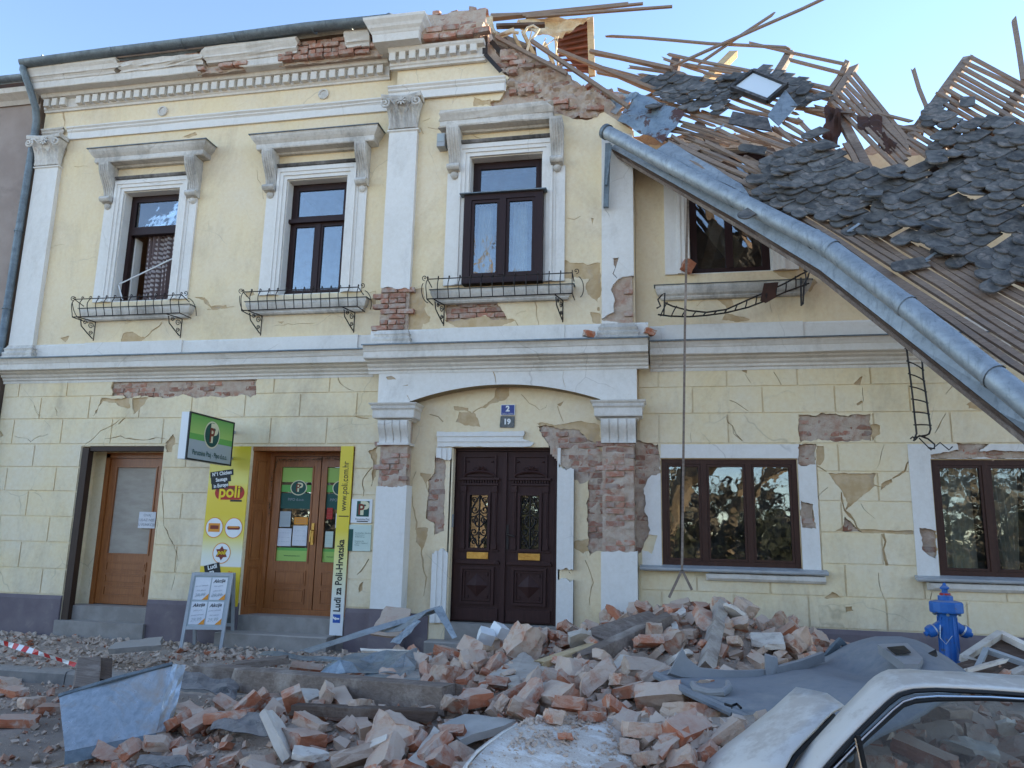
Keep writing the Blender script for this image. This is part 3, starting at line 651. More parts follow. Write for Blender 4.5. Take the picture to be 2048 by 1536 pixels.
# --- masonry cores (the brickwork body of the walls)
TOPM = xz([(715, 60), (780, 42), (840, 40), (905, 28), (962, 22), (975, 50), (985, 90), (1005, 122), (1042, 112), (1075, 120), (1112, 126), (1140, 150), (1168, 178), (1200, 190), (1235, 212), (1262, 240)], -0.15)
coreMU = [(XM0+0.02, 4.0)] + [(XM1-0.02, 4.0)] + [(XM1-0.02, 7.15)] + list(reversed(rough_open(TOPM, 0.05, 0.13, 77)))
coreMU = [(max(p[0], XM0+0.02+0.001*k), p[1]) for k, p in enumerate(coreMU)]
wall_l = slab([[(XL+0.02, -0.1), (XM0+0.3, -0.1), (XM0+0.3, 8.9), (XL+0.02, 8.9)]], [rect(*W1), rect(*W2), rect(*S1), rect(*S2)], 0.05, 0.42).build('wall', M['mortar'], house)
wall_m = slab([coreMU], [rect(*W3)], YM+0.05, 0.40).build('wall', M['mortar'], house)
rtop = rough_open([(6.2, 6.75), (3.5, 6.6), (2.4, 6.72), (1.7, 6.86), (0.9, 7.0), (0.2, 7.1), (XM1+0.0, 7.15)], 0.08, 0.15, 78)
wall_r = slab([[(XM1-0.4, -0.1), (XR, -0.1), (XR, 6.8), (6.3, 6.8)] + rtop[:-1] + [(XM1-0.4, 7.1)]], [rect(*W4), rect(*W5), rect(*WR)], 0.05, 0.42).build('wall', M['mortar'], house)
wall_n = slab([[(-3.6, -0.1), (-0.6, -0.1), (-0.6, 4.0), (-3.6, 4.0)]], [rect(*DR)], 0.052, 0.40).build('wall', M['mortar'], house)

def coat(name_y, outers, openings, deep, shal, crk, Y):
    """paint coat over tan undercoat, each broken where the photograph shows it"""
    slab(outers, openings+deep, Y+0.009, Y+0.056).build('undercoat', M['undercoat'], house)
    return slab(outers, openings+deep+shal+crk, Y, Y+0.010).build('plaster_coat', M[name_y], house)
coat('yellow', [rect(XL, XM0, 4.0, 8.5)], [rect(*W1), rect(*W2)], [], shalLU, crkLU, 0.0)
coat('ashlar', [rect(XL, XM0, 0.5, 3.8)], [rect(*S1), rect(*S2)], deepL, shalL, crkL, 0.0)
topP = ZT([(930, 385), (1030, 495), (1085, 530), (1062, 600), (1050, 615), (1020, 680), (960, 690), (960, 740), (1340, 760), (1450, 790), (1530, 812), (1620, 820), (1700, 800), (1735, 765)], YM)
outM = [(XM0, 4.0), (XM1, 4.0), (XM1, 7.05)] + list(reversed(rough_open(topP, 0.02, 0.06, 79))) + [(-2.5, 8.5), (XM0, 8.5)]
coat('yellow', [outM], [rect(*W3)], deepM, shalM, crkM, YM)
archpts = []
for i in range(25):
    t = i/24; x = -3.39 + t*(-0.81+3.39); archpts.append((x, 3.31 + 0.215*(1-(2*t-1)**2)))
coat('yellow', [[(-3.45, 0.0), (-0.78, 0.0), (-0.78, 3.6), (-3.45, 3.6)]], [rect(*DR)], deepN, shalN, crkN, 0.0)
coat('ashlar', [rect(XM1, XR, 0.45, 3.8)], [rect(*W4), rect(*W5)], deepR, shalR, crkR, 0.0)
coat('yellow', [[(XM1, 4.0), (XR, 4.0), (XR, 6.7), (6.0, 6.6)] + rough_open([(3.2, 6.5), (1.6, 6.7), (XM1, 6.95)], 0.05, 0.12, 80)], [rect(*WR)], [], shalRU, crkRU, 0.0)
# plaster on the reveals of the openings
def reveal(r, y0, y1, mat, bottom=True, t=0.012):
    mb = MB(); x0, x1, z0, z1 = r
    mb.box(x0-0.001, x0+t, y0, y1, z0, z1); mb.box(x1-t, x1+0.001, y0, y1, z0, z1); mb.box(x0+t, x1-t, y0, y1, z1-t, z1+0.001)
    if bottom: mb.box(x0+t, x1-t, y0, y1, z0-0.001, z0+t)
    return mb.build('reveal', mat, house)
for w, y0 in ((W1, 0.002), (W2, 0.002), (W3, YM+0.002), (WR, 0.002)): reveal(w, y0, y0+0.34, M['white'])
for w in (W4, W5): reveal(w, 0.002, 0.1, M['undercoat'])
reveal(S1, 0.002, 0.42, M['ashlar'], False); reveal(S2, 0.002, 0.42, M['ashlar'], False)
# plinth
for x0, x1 in ((XL, S1[0]), (S1[1], S2[0]), (S2[1], XM0-0.03), (XM1+0.03, XR)):
    MB().sweepx([(-0.035, -0.1), (-0.03, 0.50), (-0.012, 0.552), (0.03, 0.552), (0.03, -0.1)], x0, x1, step=0.4, wob=0.003).build('plinth', M['plinth'], house)
MB().box(-3.40, DR[0]-0.24, -0.02, 0.02, 0, 0.52).build('plinth', M['plinth'], house)

# --- ashlar blocks of the ground floor, each a raised plaster block
ROWS = [0.56, 0.925, 1.305, 1.675, 2.05, 2.41, 2.755, 3.14, 3.485, 3.79]
def ashlar(x0, x1, cuts, parent, phase, seed):
    rg = random.Random(seed)
    for i in range(9):
        z0, z1 = ROWS[i]+0.011, ROWS[i+1]-0.011
        x = x0 - phase[i % 2]; 
        while x < x1:
            a, b = max(x, x0)+0.011, min(x+0.862, x1)-0.011; x += 0.862
            if b-a < 0.05: continue
            blk = rect(a, b, z0, z1)
            hs = [h for h in cuts if max(p[0] for p in h) > a and min(p[0] for p in h) < b and max(p[1] for p in h) > z0 and min(p[1] for p in h) < z1]
            d = rg.uniform(0.0, 0.003)
            try:
                mb = slab([blk], hs, -0.012-d, 0.002)
            except Exception: continue
            for q in islands(mb):
                if len(q.f) > 3: q.build('ashlar_block', M['ashlar'], parent)
wl_parent = [o for o in col.objects if o.name.startswith('plaster_coat')]
big = lambda r, k=0.0: rect(r[0]-k, r[1]+k, r[2]-k, r[3]+k)
ashlar(XL+0.02, XM0, [big(S1), big(S2)] + deepL + shalL + crkL, wl_parent[1], (0.60, 0.17), 3)
ashlar(XM1+0.02, 6.0, [rect(-0.28, 1.84, 1.10, 2.755), rect(2.93, 5.1, 1.08, 2.755)] + deepR + shalR + crkR, wl_parent[4], (0.60, 0.17), 4)

# --- bricks showing in the broken places
def chunk_mesh(name, sx, sy, sz, mat, seed, cuts=2, amp=0.006, breaks=0, bev=0.0):
    """brick or lump: a block, broken off by planes, edges worn, faces roughened"""
    rg = random.Random(seed); bm = bmesh.new(); bmesh.ops.create_cube(bm, size=1.0)
    for v in bm.verts: v.co = Vector((v.co.x*sx, v.co.y*sy, v.co.z*sz))
    if breaks:
        for _ in range(breaks):
            n = Vector((rg.choice((-1, 1))*rg.uniform(0.5, 1), rg.uniform(-0.7, 0.7), rg.uniform(-0.7, 0.7))).normalized()
            if rg.random() < 0.4: n = Vector((n.y, n.x, n.z))
            ext = abs(n.x)*sx/2 + abs(n.y)*sy/2 + abs(n.z)*sz/2
            p = n*ext*rg.uniform(0.35, 0.75)
            geom = bm.verts[:]+bm.edges[:]+bm.faces[:]
            res = bmesh.ops.bisect_plane(bm, geom=geom, plane_co=p, plane_no=n, clear_outer=True)
            es = [e for e in res['geom_cut'] if isinstance(e, bmesh.types.BMEdge)]
            if es:
                try: bmesh.ops.holes_fill(bm, edges=es, sides=0)
                except Exception: pass
    bmesh.ops.triangulate(bm, faces=[f for f in bm.faces if len(f.verts) > 4])
    if cuts: bmesh.ops.subdivide_edges(bm, edges=[e for e in bm.edges if e.calc_length() > 0.035], cuts=cuts, use_grid_fill=True)
    off = rg.uniform(0, 90)
    for v in bm.verts:
        nz = noise.noise_vector(v.co*22 + Vector((off, off, off)))*amp + noise.noise_vector(v.co*60 + Vector((off, 0, off)))*amp*0.5
        # corners worn
        k = abs(v.co.x)/(sx/2)+abs(v.co.y)/(sy/2)+abs(v.co.z)/(sz/2)
        if cuts > 2: nz += noise.noise_vector(v.co*130 + Vector((0, off, off)))*amp*0.32
        v.co += nz
        if k > 2.4: v.co *= 1.0-rg.uniform(0.0, 0.08)
        elif k > 1.75 and cuts > 2: v.co *= 1.0-rg.uniform(0.0, 0.03)
    bmesh.ops.triangulate(bm, faces=bm.faces); bmesh.ops.recalc_face_normals(bm, faces=bm.faces)
    me = bpy.data.meshes.new(name); bm.to_mesh(me); bm.free(); me.materials.append(mat); return me
wall_brick = [chunk_mesh('wall_brick', 0.238, 0.09, 0.064, M['brick'], 100+i, 1, 0.005) for i in range(5)] 
half_brick = [chunk_mesh('half_brick', 0.115, 0.09, 0.064, M['brick'], 120+i, 1, 0.005) for i in range(3)]
def poly_bricks(polys, Y, parent, prob=0.62, proud=(0.0, 0.02), seed=1, skip=(), tilt=0.03):
    """running bond of bricks inside the polygons, some hidden under mortar"""
    rg = random.Random(seed); out = 0
    for poly in polys:
        xs = [p[0] for p in poly]; zs = [p[1] for p in poly]
        k0 = int(math.floor(min(zs)/0.077)); k1 = int(math.ceil(max(zs)/0.077))
        for k in range(k0, k1+1):
            z = k*0.077+0.036; x = math.floor(min(xs)/0.25)*0.25 - 0.25 + (0.125 if k % 2 else 0)
            while x < max(xs)+0.25:
                header = (k % 4 == 1)
                L = 0.125 if header else 0.25
                cx = x + L/2; x += L
                if rg.random() > prob: continue
                pts_ = np.array([(cx, z), (cx-L*0.3, z), (cx+L*0.3, z), (cx, z+0.025), (cx, z-0.025)])
                ins = in_poly(pts_[:, 0], pts_[:, 1], poly)
                if ins.sum() < 4: continue
                if any(in_poly(np.array([cx]), np.array([z]), h)[0] for h in skip): continue
                me = rg.choice(half_brick if header else wall_brick)
                link_mesh('brick', me, parent, (cx, Y+0.045-rg.uniform(*proud), z), (rg.uniform(-tilt, tilt), rg.uniform(-tilt, tilt)*0.7, rg.choice((0, math.pi))+rg.uniform(-tilt, tilt)), (rg.uniform(.95, 1.02), 1, rg.uniform(.92, 1.04))); out += 1
    return out
def mortar_skin(polys, Y, parent, seed, amp=0.03, lift=0.0, cell=0.028):
    """lumpy smear of old mortar left on the bricks"""
    for poly in polys:
        xs = [p[0] for p in poly]; zs = [p[1] for p in poly]
        nx = int((max(xs)-min(xs))/cell)+2; nz = int((max(zs)-min(zs))/cell)+2
        P_ = np.array([(min(xs)-cell/2+i*cell, min(zs)-cell/2+j*cell) for i in range(nx) for j in range(nz)])
        vs = []
        for (x, z) in P_:
            h = noise.fractal(Vector((x*5+seed, z*6, seed*.3)), 0.8, 2.1, 5)*amp + noise.noise(Vector((x*30, z*30, seed)))*amp*0.25
            vs.append((x, Y+0.030-lift-h, z))
        c = P_ + cell/2; ok = in_poly(c[:, 0], c[:, 1], poly)
        fs = [(i*nz+j, (i+1)*nz+j, (i+1)*nz+j+1, i*nz+j+1) for i in range(nx-1) for j in range(nz-1) if ok[i*nz+j]]
        if fs: MB().add(vs, fs).build('mortar', M['mortar'], parent, smooth=True)
RC = 0.024                    # the brickwork lies this much deeper than the old plaster face
poly_bricks(deepL, RC, wall_l, 0.75, (-0.012, 0.012), 1); mortar_skin(deepL, RC, wall_l, 3, 0.03, 0.026)
poly_bricks(deepM, YM+RC, wall_m, 0.9, (0.0, 0.02), 2); mortar_skin(deepM, YM+RC, wall_m, 5, 0.03, 0.008)
poly_bricks(deepN, RC, wall_n, 0.8, (-0.012, 0.012), 4, [rect(*DR)]); mortar_skin(deepN[:1], RC, wall_n, 7, 0.03, 0.026); mortar_skin(deepN[1:], RC, wall_n, 9, 0.02, 0.024)
poly_bricks(deepR, RC, wall_r, 0.75, (-0.012, 0.01), 6, [rect(W4[0]-.1, W4[1]+.1, W4[2], W4[3]), rect(W5[0]-.1, W5[1]+.1, W5[2], W5[3])]); mortar_skin(deepR, RC, wall_r, 11, 0.03, 0.026)
# torn-off top of the middle bay: raw brickwork
tornY = YM
torn = [ZT([(1020, 330), (1150, 330), (1300, 395), (1450, 460), (1530, 560), (1700, 640), (1800, 720), (1740, 780), (1620, 812), (1470, 790), (1350, 700), (1320, 660), (1100, 640), (1070, 560), (1090, 520), (1030, 480)], YM)]
poly_bricks(torn, tornY-0.01, wall_m, 0.62, (-0.06, 0.05), 8, tilt=0.12); mortar_skin(torn, tornY, wall_m, 13, 0.10, 0.015)
crest = [ZT([(490, 145), (690, 95), (880, 70), (905, 70), (920, 165), (700, 205), (480, 245)], -0.3)]

# --- pilasters, capitals and bases
def capital(xc, w, z0, z1, Y, label=None):
    h = z1-z0; mb = MB(); hw = w/2
    n = 7
    rings = []
    for i in range(n):
        t = i/(n-1); k = 0.94+0.28*t**2.2; rings.append((k*hw, -(0.03+0.09*t**2), z0+h*0.84*t))
    vs = []
    for (x, y, z) in rings: vs += [(xc-x, Y+0.06, z), (xc-x, Y+y, z), (xc+x, Y+y, z), (xc+x, Y+0.06, z)]
    fs = []
    for i in range(n-1):
        for k in range(3): fs.append((i*4+k, i*4+k+1, i*4+5+k, i*4+4+k))
    fs += [(3, 2, 1, 0)]; mb.add(vs, fs)
    cap = mb.build('capital', M['weathered'], house, smooth=True)
    ab = MB()
    top = []
    for i in range(13):
        t = i/12*2-1; top.append((xc + t*hw*1.36, Y-0.16+0.06*(1-t*t)))
    vs = [(x, y, z1-h*0.14) for x, y in top] + [(x*1.0, y-0.012, z1-h*0.05) for x, y in top] + [(x, y, z1) for x, y in top]
    vs += [(xc-hw*1.3, Y+0.06, z1-h*0.14), (xc+hw*1.3, Y+0.06, z1-h*0.14), (xc-hw*1.3, Y+0.06, z1), (xc+hw*1.3, Y+0.06, z1)]
    fs = [(i, i+1, 13+i+1, 13+i) for i in range(12)] + [(13+i, 14+i, 27+i, 26+i) for i in range(12)]
    fs += [tuple(range(13)) + (40, 39), tuple(range(38, 25, -1)) + (41, 42), (0, 13, 26, 41, 39), (12, 40, 42, 38, 25)]
    ab.add(vs, fs).build('abacus', M['weathered'], cap)
    def spiral(cx, cz, r, s, turns=1.6):
        return [(cx + s*r*(1-i/26*0.82)*math.cos(math.pi/2+i/26*turns*2*math.pi), Y-0.15-0.02*i/26, cz + r*(1-i/26*0.82)*math.sin(math.pi/2+i/26*turns*2*math.pi)) for i in range(27)]
    for s in (-1, 1):
        vb = MB(); cx, cz, r = xc+s*hw*1.10, z1-h*0.30, h*0.155
        vb.tube([(xc+s*hw*0.25, Y-0.06, z0+h*0.45), (xc+s*hw*0.45, Y-0.09, z0+h*0.68), (xc+s*hw*0.75, Y-0.13, z0+h*0.83)] + spiral(cx, cz, r, s), 0.016, 6)
        vb.lathe([(0.026, -0.012), (0.02, 0.012)], 8, (0, 0, 0)) if False else None
        vb.build('volute', M['weathered'], cap, smooth=True)
    for (lx, lh, lw, ph) in ((-0.66, 0.62, 0.34, 0), (0.66, 0.62, 0.34, 0), (0.0, 0.55, 0.40, 0), (-0.36, 0.82, 0.26, 1), (0.36, 0.82, 0.26, 1)):
        lf = MB(); m_ = 9
        vs = []
        for i in range(m_):
            t = i/(m_-1); ww = hw*lw*(1-0.5*t)*(1+0.22*math.sin(t*19)); out = 0.035+0.055*t+0.05*max(0, t-0.7)/0.3
            zz = z0+h*lh*(t - 0.10*max(0, t-0.8)/0.2)
            for (k, dy) in ((-1, 0.018), (-0.5, -0.008), (0, 0.008), (0.5, -0.008), (1, 0.018)): vs.append((xc+lx*hw+k*ww, Y-out+dy, zz))
        fs = [(i*5+k, i*5+k+1, i*5+6+k, i*5+5+k) for i in range(m_-1) for k in range(4)]
        lf.add(vs, fs).build('acanthus_leaf', M['weathered'], cap, smooth=True)
    ro = MB()
    for k in range(8):
        a = 2*math.pi*k/8; c = (xc+0.045*math.cos(a), Y-0.13, z1-h*0.22+0.045*math.sin(a))
        ro.obox(c, (0.055, 0.03, 0.022), Matrix.Rotation(-a, 3, 'Y'))
    ro.obox((xc, Y-0.145, z1-h*0.22), (0.03, 0.03, 0.03)); ro.build('rosette', M['weathered'], cap)
def pilaster(x0, x1, z0, z1, Y, holes=(), jagz=None, base=True):
    out = rect(x0, x1, z0, z1) if jagz is None else [(x1, z1), (x0, z1)] + rough_open([(x0, jagz), (x1, jagz-0.05)], 0.02, 0.05, 41)
    sh = slab([out], list(holes), Y, 0.0).build('pilaster', M['white'], house)
    if base:
        MB().molding(x0, x1, Y, [(0.075, 4.06), (0.075, 4.115), (0.05, 4.13), (0.06, 4.16), (0.06, 4.18), (0.03, 4.20), (0.035, 4.225), (0.045, 4.24), (0.02, 4.265), (0.008, 4.30), (0.002, 4.30)], 0.0).build('pilaster_base', M['weathered'], house)
    MB().molding(x0, x1, Y, [(0.004, z1-0.04), (0.022, z1-0.03), (0.022, z1-0.01), (0.004, z1)], 0.0).build('necking', M['white'], house)
    return sh
pilaster(-10.09, -9.65, 4.30, 7.33, -0.08); capital(-9.87, 0.46, 7.33, 7.82, -0.08)
pilaster(-3.88, -3.45, 4.30, 7.33, -0.28, (), 4.93); capital(-3.67, 0.44, 7.33, 7.82, -0.28)
p3_deep = rough(Z6([(1582, 522), (1690, 505), (1690, 800), (1480, 765), (1555, 720), (1560, 640), (1548, 600), (1558, 560)], -0.28), 0.015, 0.05, 43)
p3_top = ZT([(1725, 770), (1745, 830), (1745, 1000), (1800, 1100), (1940, 1150)], -0.28)
out3 = [(-0.785, 4.30), (-0.365, 4.30), (-0.365, 6.95), (-0.785, 7.12)]
slab([out3], [p3_deep, rough(Z6([(1555, 400), (1588, 400), (1575, 440), (1570, 460), (1560, 440)], -0.28), 0.006, 0.04, 44), crack(Z6([(1570, 455), (1562, 490), (1578, 520)], -0.28), 0.014, 45), crack(ZU([(130, 60), (160, 130)], -0.28), 0.005, 46)], -0.28, 0.0).build('pilaster', M['white'], house)
MB().molding(-0.785, -0.365, -0.28, [(0.075, 4.06), (0.075, 4.115), (0.05, 4.13), (0.06, 4.16), (0.06, 4.18), (0.03, 4.20), (0.045, 4.24), (0.02, 4.265), (0.008, 4.30), (0.002, 4.30)], 0.0).build('pilaster_base', M['weathered'], house)
pc2 = MB().box(-3.865, -3.47, -0.235, 0.0, 4.2, 5.2).build('pilaster_core', M['mortar'], house)
poly_bricks([rect(-3.88, -3.46, 4.31, 4.99)], -0.265, pc2, 0.95, (0.0, 0.012), 21); mortar_skin([rect(-3.865, -3.47, 4.3, 4.99)], -0.262, pc2, 23, 0.022, -0.004)
pc3 = MB().box(-0.765, -0.385, -0.235, 0.0, 4.2, 7.0).build('pilaster_core', M['mortar'], house)
poly_bricks([rect(-0.49, -0.375, 4.40, 4.98)], -0.265, pc3, 0.95, (0.0, 0.012), 22); mortar_skin([rect(-0.765, -0.385, 4.28, 5.05)], -0.262, pc3, 24, 0.02, 0.01)

# --- the architrave, frieze, dentils and the main cornice
def arch_prof(Y, z0): return [(Y-0.0, z0), (Y-0.035, z0), (Y-0.035, z0+0.115), (Y-0.045, z0+0.125), (Y-0.06, z0+0.14), (Y-0.06, z0+0.16), (Y-0.085, z0+0.185), (Y-0.085, z0+0.205), (Y+0.02, z0+0.215)]
MB().sweepx(arch_prof(0.0, 7.80), -9.60, -4.0, 0.0, 0.0, 0.5, 0.003).build('architrave', M['white'], house)
MB().sweepx(arch_prof(0.0, 7.80), -10.09, -9.68, 0.0, 0.05).build('architrave', M['weathered'], house)
MB().sweepx(arch_prof(YM-0.03, 7.82), -3.93, -2.17, 0.0, 0.035, 0.6, 0.003).build('architrave', M['white'], house)
def main_cornice(Y, x0, x1):
    bed = [(Y+0.02, 8.33), (Y-0.03, 8.33), (Y-0.035, 8.36), (Y-0.055, 8.375), (Y-0.055, 8.385), (Y-0.055, 8.53), (Y-0.13, 8.545), (Y-0.15, 8.575), (Y-0.16, 8.60), (Y+0.02, 8.60)]
    return MB().sweepx(bed, x0, x1, 0, 0, 0.5, 0.003).build('cornice', M['cornice'], house)
cl = main_cornice(0.0, XL, -4.02); cm = main_cornice(YM-0.03, -3.93, -2.47)
dent = MB().box(-0.048, 0.048, -0.07, 0.03, 0, 0.128).mesh('dentil', M['cornice'])
x = -10.02
k = 0
while x < -4.06:
    if not (-9.62 < x < -9.52): link_mesh('dentil', dent, cl, (x, -0.06, 8.392), (0, 0, rnd.uniform(-.02, .02)))
    x += 0.1545
x = -3.87
while x < -2.5: link_mesh('dentil', dent, cm, (x, YM-0.09, 8.412+0.02*(x+3.9)), (0, 0, rnd.uniform(-.02, .02))); x += 0.1545
def corona(Y, z=8.60): return [(Y+0.02, z), (Y-0.30, z), (Y-0.31, z+0.01), (Y-0.31, z+0.115), (Y-0.325, z+0.125), (Y+0.02, z+0.125)]
def crown(Y, z=8.725): return [(Y+0.02, z), (Y-0.325, z), (Y-0.335, z+0.03), (Y-0.36, z+0.055), (Y-0.375, z+0.06), (Y-0.38, z+0.09), (Y-0.40, z+0.13), (Y-0.425, z+0.165), (Y-0.43, z+0.185), (Y-0.43, z+0.21), (Y+0.02, z+0.21)]
rg = random.Random(5)
MB().sweepx(corona(0.0), XL-0.05, -9.55, 0, 0.03).build('corona', M['cornice'], cl)
MB().sweepx(corona(0.0), -9.53, -7.15, 0.03, 0.12, 0.4, 0.004).build('corona', M['cornice'], cl)
MB().sweepx(corona(0.0), -6.4, -5.75, 0.1, 0.1, 0.3, 0.006).build('corona', M['cornice'], cl)
MB().sweepx(crown(0.0), XL-0.08, -9.54, 0, 0.03).build('crown_moulding', M['cornice'], cl)
MB().sweepx(crown(0.0), -9.52, -8.55, 0.03, 0.08, 0.3, 0.005).build('crown_moulding', M['cornice'], cl)
MB().sweepx(crown(0.0)[:7] + [(-0.2, 8.86), (0.02, 8.86)], -8.5, -7.05, 0.08, 0.08, 0.15, 0.012).build('crown_moulding', M['cornice'], cl)
MB().sweepx(crown(0.0), -7.0, -5.42, 0.05, 0.03, 0.3, 0.006).build('crown_moulding', M['cornice'], cl)
MB().sweepx(crown(0.0), -4.62, -4.25, 0.03, 0.03, 0.2, 0.006).build('crown_moulding', M['cornice'], cl)
core_c = MB().box(XL, -4.0, -0.24, 0.1, 8.605, 8.93).build('cornice_core', M['mortar'], cl)
poly_bricks([rect(-5.6, -4.15, 8.64, 8.95), rect(-8.6, -6.95, 8.80, 8.94), rect(-7.2, -6.35, 8.62, 8.72), rect(-5.8, -5.3, 8.62, 8.75)], -0.30, cl, 0.95, (0.0, 0.04), 31)
mortar_skin([rect(-5.75, -4.05, 8.6, 8.93), rect(-7.15, -6.3, 8.6, 8.73)], -0.27, cl, 33, 0.04, 0.0)
# middle bay: a surviving block of cornice at the left, bare brick right of it
ym = YM-0.03
MB().molding(-3.80, -3.72, ym, [(0.16, 8.60), (0.31, 8.605), (0.32, 8.72), (0.33, 8.735), (0.34, 8.76), (0.375, 8.80), (0.39, 8.84), (0.43, 8.90), (0.435, 8.94), (0.20, 8.95)], 0.05).build('corona', M['cornice'], cm)
cbk = MB().sweepx([(ym+0.2, 8.60), (ym-0.02, 8.60), (ym-0.20, 8.66), (ym-0.22, 8.80), (ym-0.12, 8.82), (ym-0.10, 9.12), (ym+0.2, 9.12)], -4.0, -2.50, 0.02, 0.06, 0.12, 0.02).build('cornice_core', M['mortar'], cm)
rg = random.Random(9)
for k in range(5):
    z = 8.66+k*0.105; yy = ym-(0.20 if k < 2 else 0.12-0.02*k)
    x = -3.42+rg.uniform(0, 0.1) if k < 3 else -4.0+rg.uniform(0, 0.1)
    while x < -2.6:
        link_mesh('brick', rg.choice(wall_brick), cm, (x+0.12, yy+0.02+rg.uniform(-.012, .012), z+0.02*(x+4)), (rg.uniform(-.04, .04), rg.uniform(-.05, .02), rg.uniform(-.04, .04)), (1, 1, 1.25)); x += 0.255
for i in range(11):
    x = -3.9+i*0.135; link_mesh('brick', rg.choice(half_brick+wall_brick), cm, (x, ym-0.02+rg.uniform(-.05, .12), 9.135+0.02*(x+4)+rg.uniform(-.02, .02)), (rg.uniform(-.1, .1), rg.uniform(-.1, .1), rg.uniform(-.4, .4)))
# --- the string course between the storeys
def string_prof(Y): return [(Y+0.02, 3.70), (Y-0.02, 3.70), (Y-0.02, 3.735), (Y-0.045, 3.75), (Y-0.045, 3.775), (Y-0.08, 3.80), (Y-0.09, 3.825), (Y-0.15, 3.845), (Y-0.16, 3.865), (Y-0.24, 3.872), (Y-0.245, 3.885), (Y-0.245, 3.96), (Y-0.255, 3.968), (Y-0.27, 3.995), (Y-0.29, 4.02), (Y-0.295, 4.035), (Y-0.295, 4.048), (Y+0.02, 4.075)]
for Y, a, b in ((0.0, XL-0.02, -4.02), (YM-0.01, -4.0, -0.19), (0.0, -0.17, XR)):
    s_ = MB().sweepx(string_prof(Y), a, b, 0, 0, 0.45, 0.003).build('string_course', M['cornice'], house)
    MB().sweepx([(Y-0.325, 4.035), (Y-0.325, 4.052), (Y+0.0, 4.092), (Y+0.0, 4.08), (Y-0.31, 4.046), (Y-0.315, 4.035)], a-0.01, b+0.01, 0, 0, 0.5, 0.002).build('drip_flashing', M['zinc_dark'], s_)
    MB().sweepx([(Y+0.0, 4.05), (Y-0.03, 4.05), (Y-0.03, 4.29), (Y-0.012, 4.315), (Y+0.0, 4.32)], max(a, -9.64), min(b, XR), 0, 0).build('white_band', M['white'], s_)
for w, Y in ((W1, 0.0), (W2, 0.0), (W3, YM), (WR, 0.0)):
    MB().box(w[0]-0.34, w[1]+0.33, Y-0.05, Y, 4.05, 4.318).build('apron', M['white'], house)
# --- upper windows: surround, consoles, hood, sill
console_prof = []
for i in range(33):
    t = i/32
    pr = 0.20*(1-t)**1.3 + 0.055 + 0.03*math.sin(t*7.0) if t < 0.86 else 0.055+0.085*math.sin((t-0.86)/0.14*math.pi)
    console_prof.append((pr, 7.22-0.62*t))
def console(xc, Y, parent):
    mb = MB()
    poly = [(Y+0.01, 7.22)] + [(Y-p, z) for p, z in console_prof] + [(Y+0.01, 6.60)]
    mb.prismX(poly, xc-0.085, xc+0.085)
    o = mb.build('console', M['weathered'], parent)
    fl = MB()
    for k in (-0.055, -0.018, 0.018, 0.055):
        fl.tube([(xc+k, Y-p-0.002, z) for p, z in console_prof[2:27]], 0.0095, 5)
    fl.tube([(xc-0.09, Y-0.11, 6.655), (xc+0.09, Y-0.11, 6.655)], 0.047, 9)
    fl.tube([(xc-0.088, Y-0.2, 7.15), (xc+0.088, Y-0.2, 7.15)], 0.045, 9)
    fl.build('fluting', M['weathered'], o, smooth=True)
    dp = MB(); dp.lathe([(0.01, -0.10), (0.04, -0.085), (0.062, -0.05), (0.06, -0.02), (0.035, 0.0)], 9, (xc, Y-0.03, 6.60)); dp.build('drop', M['weathered'], o, smooth=True)
    return o
def surround(w, Y, Z_top=6.95):
    x0, x1, z0, z1 = w; mb = MB()
    for (a, b, pr) in ((0.0, 0.055, 0.035), (0.055, 0.11, 0.055), (0.11, 0.15, 0.07), (0.15, 0.19, 0.045)):
        mb.box(x0-b, x0-a-0.0005, Y-pr, Y, z0, z1+b); mb.box(x1+a+0.0005, x1+b, Y-pr, Y, z0, z1+b); mb.box(x0-a, x1+a, Y-pr, Y, z1+a+0.0005, z1+b)
    for sx in (x0-0.255, x1+0.255): mb.box(sx-0.064, sx+0.064, Y-0.035, Y, z0, 6.60)
    return mb.build('window_surround', M['white'], house)
def hood(w, Y, x0=None, x1=None, zinc_=True, j=0.0):
    a, b = w[0]-0.37 if x0 is None else x0, w[1]+0.37 if x1 is None else x1
    prof = [(0.0, 7.20), (0.06, 7.20), (0.08, 7.225), (0.20, 7.235), (0.21, 7.25), (0.21, 7.315), (0.22, 7.325), (0.25, 7.36), (0.275, 7.40), (0.285, 7.43), (0.285, 7.45), (0.0, 7.48)]
    if zinc_:
        h = MB().molding(a+0.12, b-0.12, Y, prof, Y+0.02).build('window_hood', M['weathered'], house)
        MB().molding(a+0.12, b-0.12, Y, [(0.285, 7.448), (0.305, 7.442), (0.305, 7.455), (0.0, 7.505)], Y+0.0).build('hood_flashing', M['zinc_dark'], h)
    else:
        pp = [(Y+0.02, 7.20)] + [(Y-p, z) for p, z in prof] 
        h = MB().sweepx(pp, a, b, 0.03, 0.05, 0.25, 0.006).build('window_hood', M['weathered'], house)
    return h
def sill(w, Y, x0, x1, parent=None):
    s_ = MB().molding(x0+0.1, x1-0.1, Y, [(0.0, 4.66), (0.05, 4.665), (0.07, 4.69), (0.07, 4.705), (0.10, 4.73), (0.12, 4.77), (0.13, 4.80), (0.13, 4.845), (0.0, 4.87)], Y+0.03).build('window_sill', M['weathered'], house)
    MB().molding(x0+0.1, x1-0.1, Y, [(0.145, 4.842), (0.15, 4.85), (0.0, 4.885)], Y+0.0).build('sill_flashing', M['zinc_dark'], s_)
    return s_
for w in (W1, W2): surround(w, 0.0); h = hood(w, 0.0); console(w[0]-0.255, 0.0, h); console(w[1]+0.255, 0.0, h); sill(w, 0.0, w[0]-0.42, w[1]+0.42)
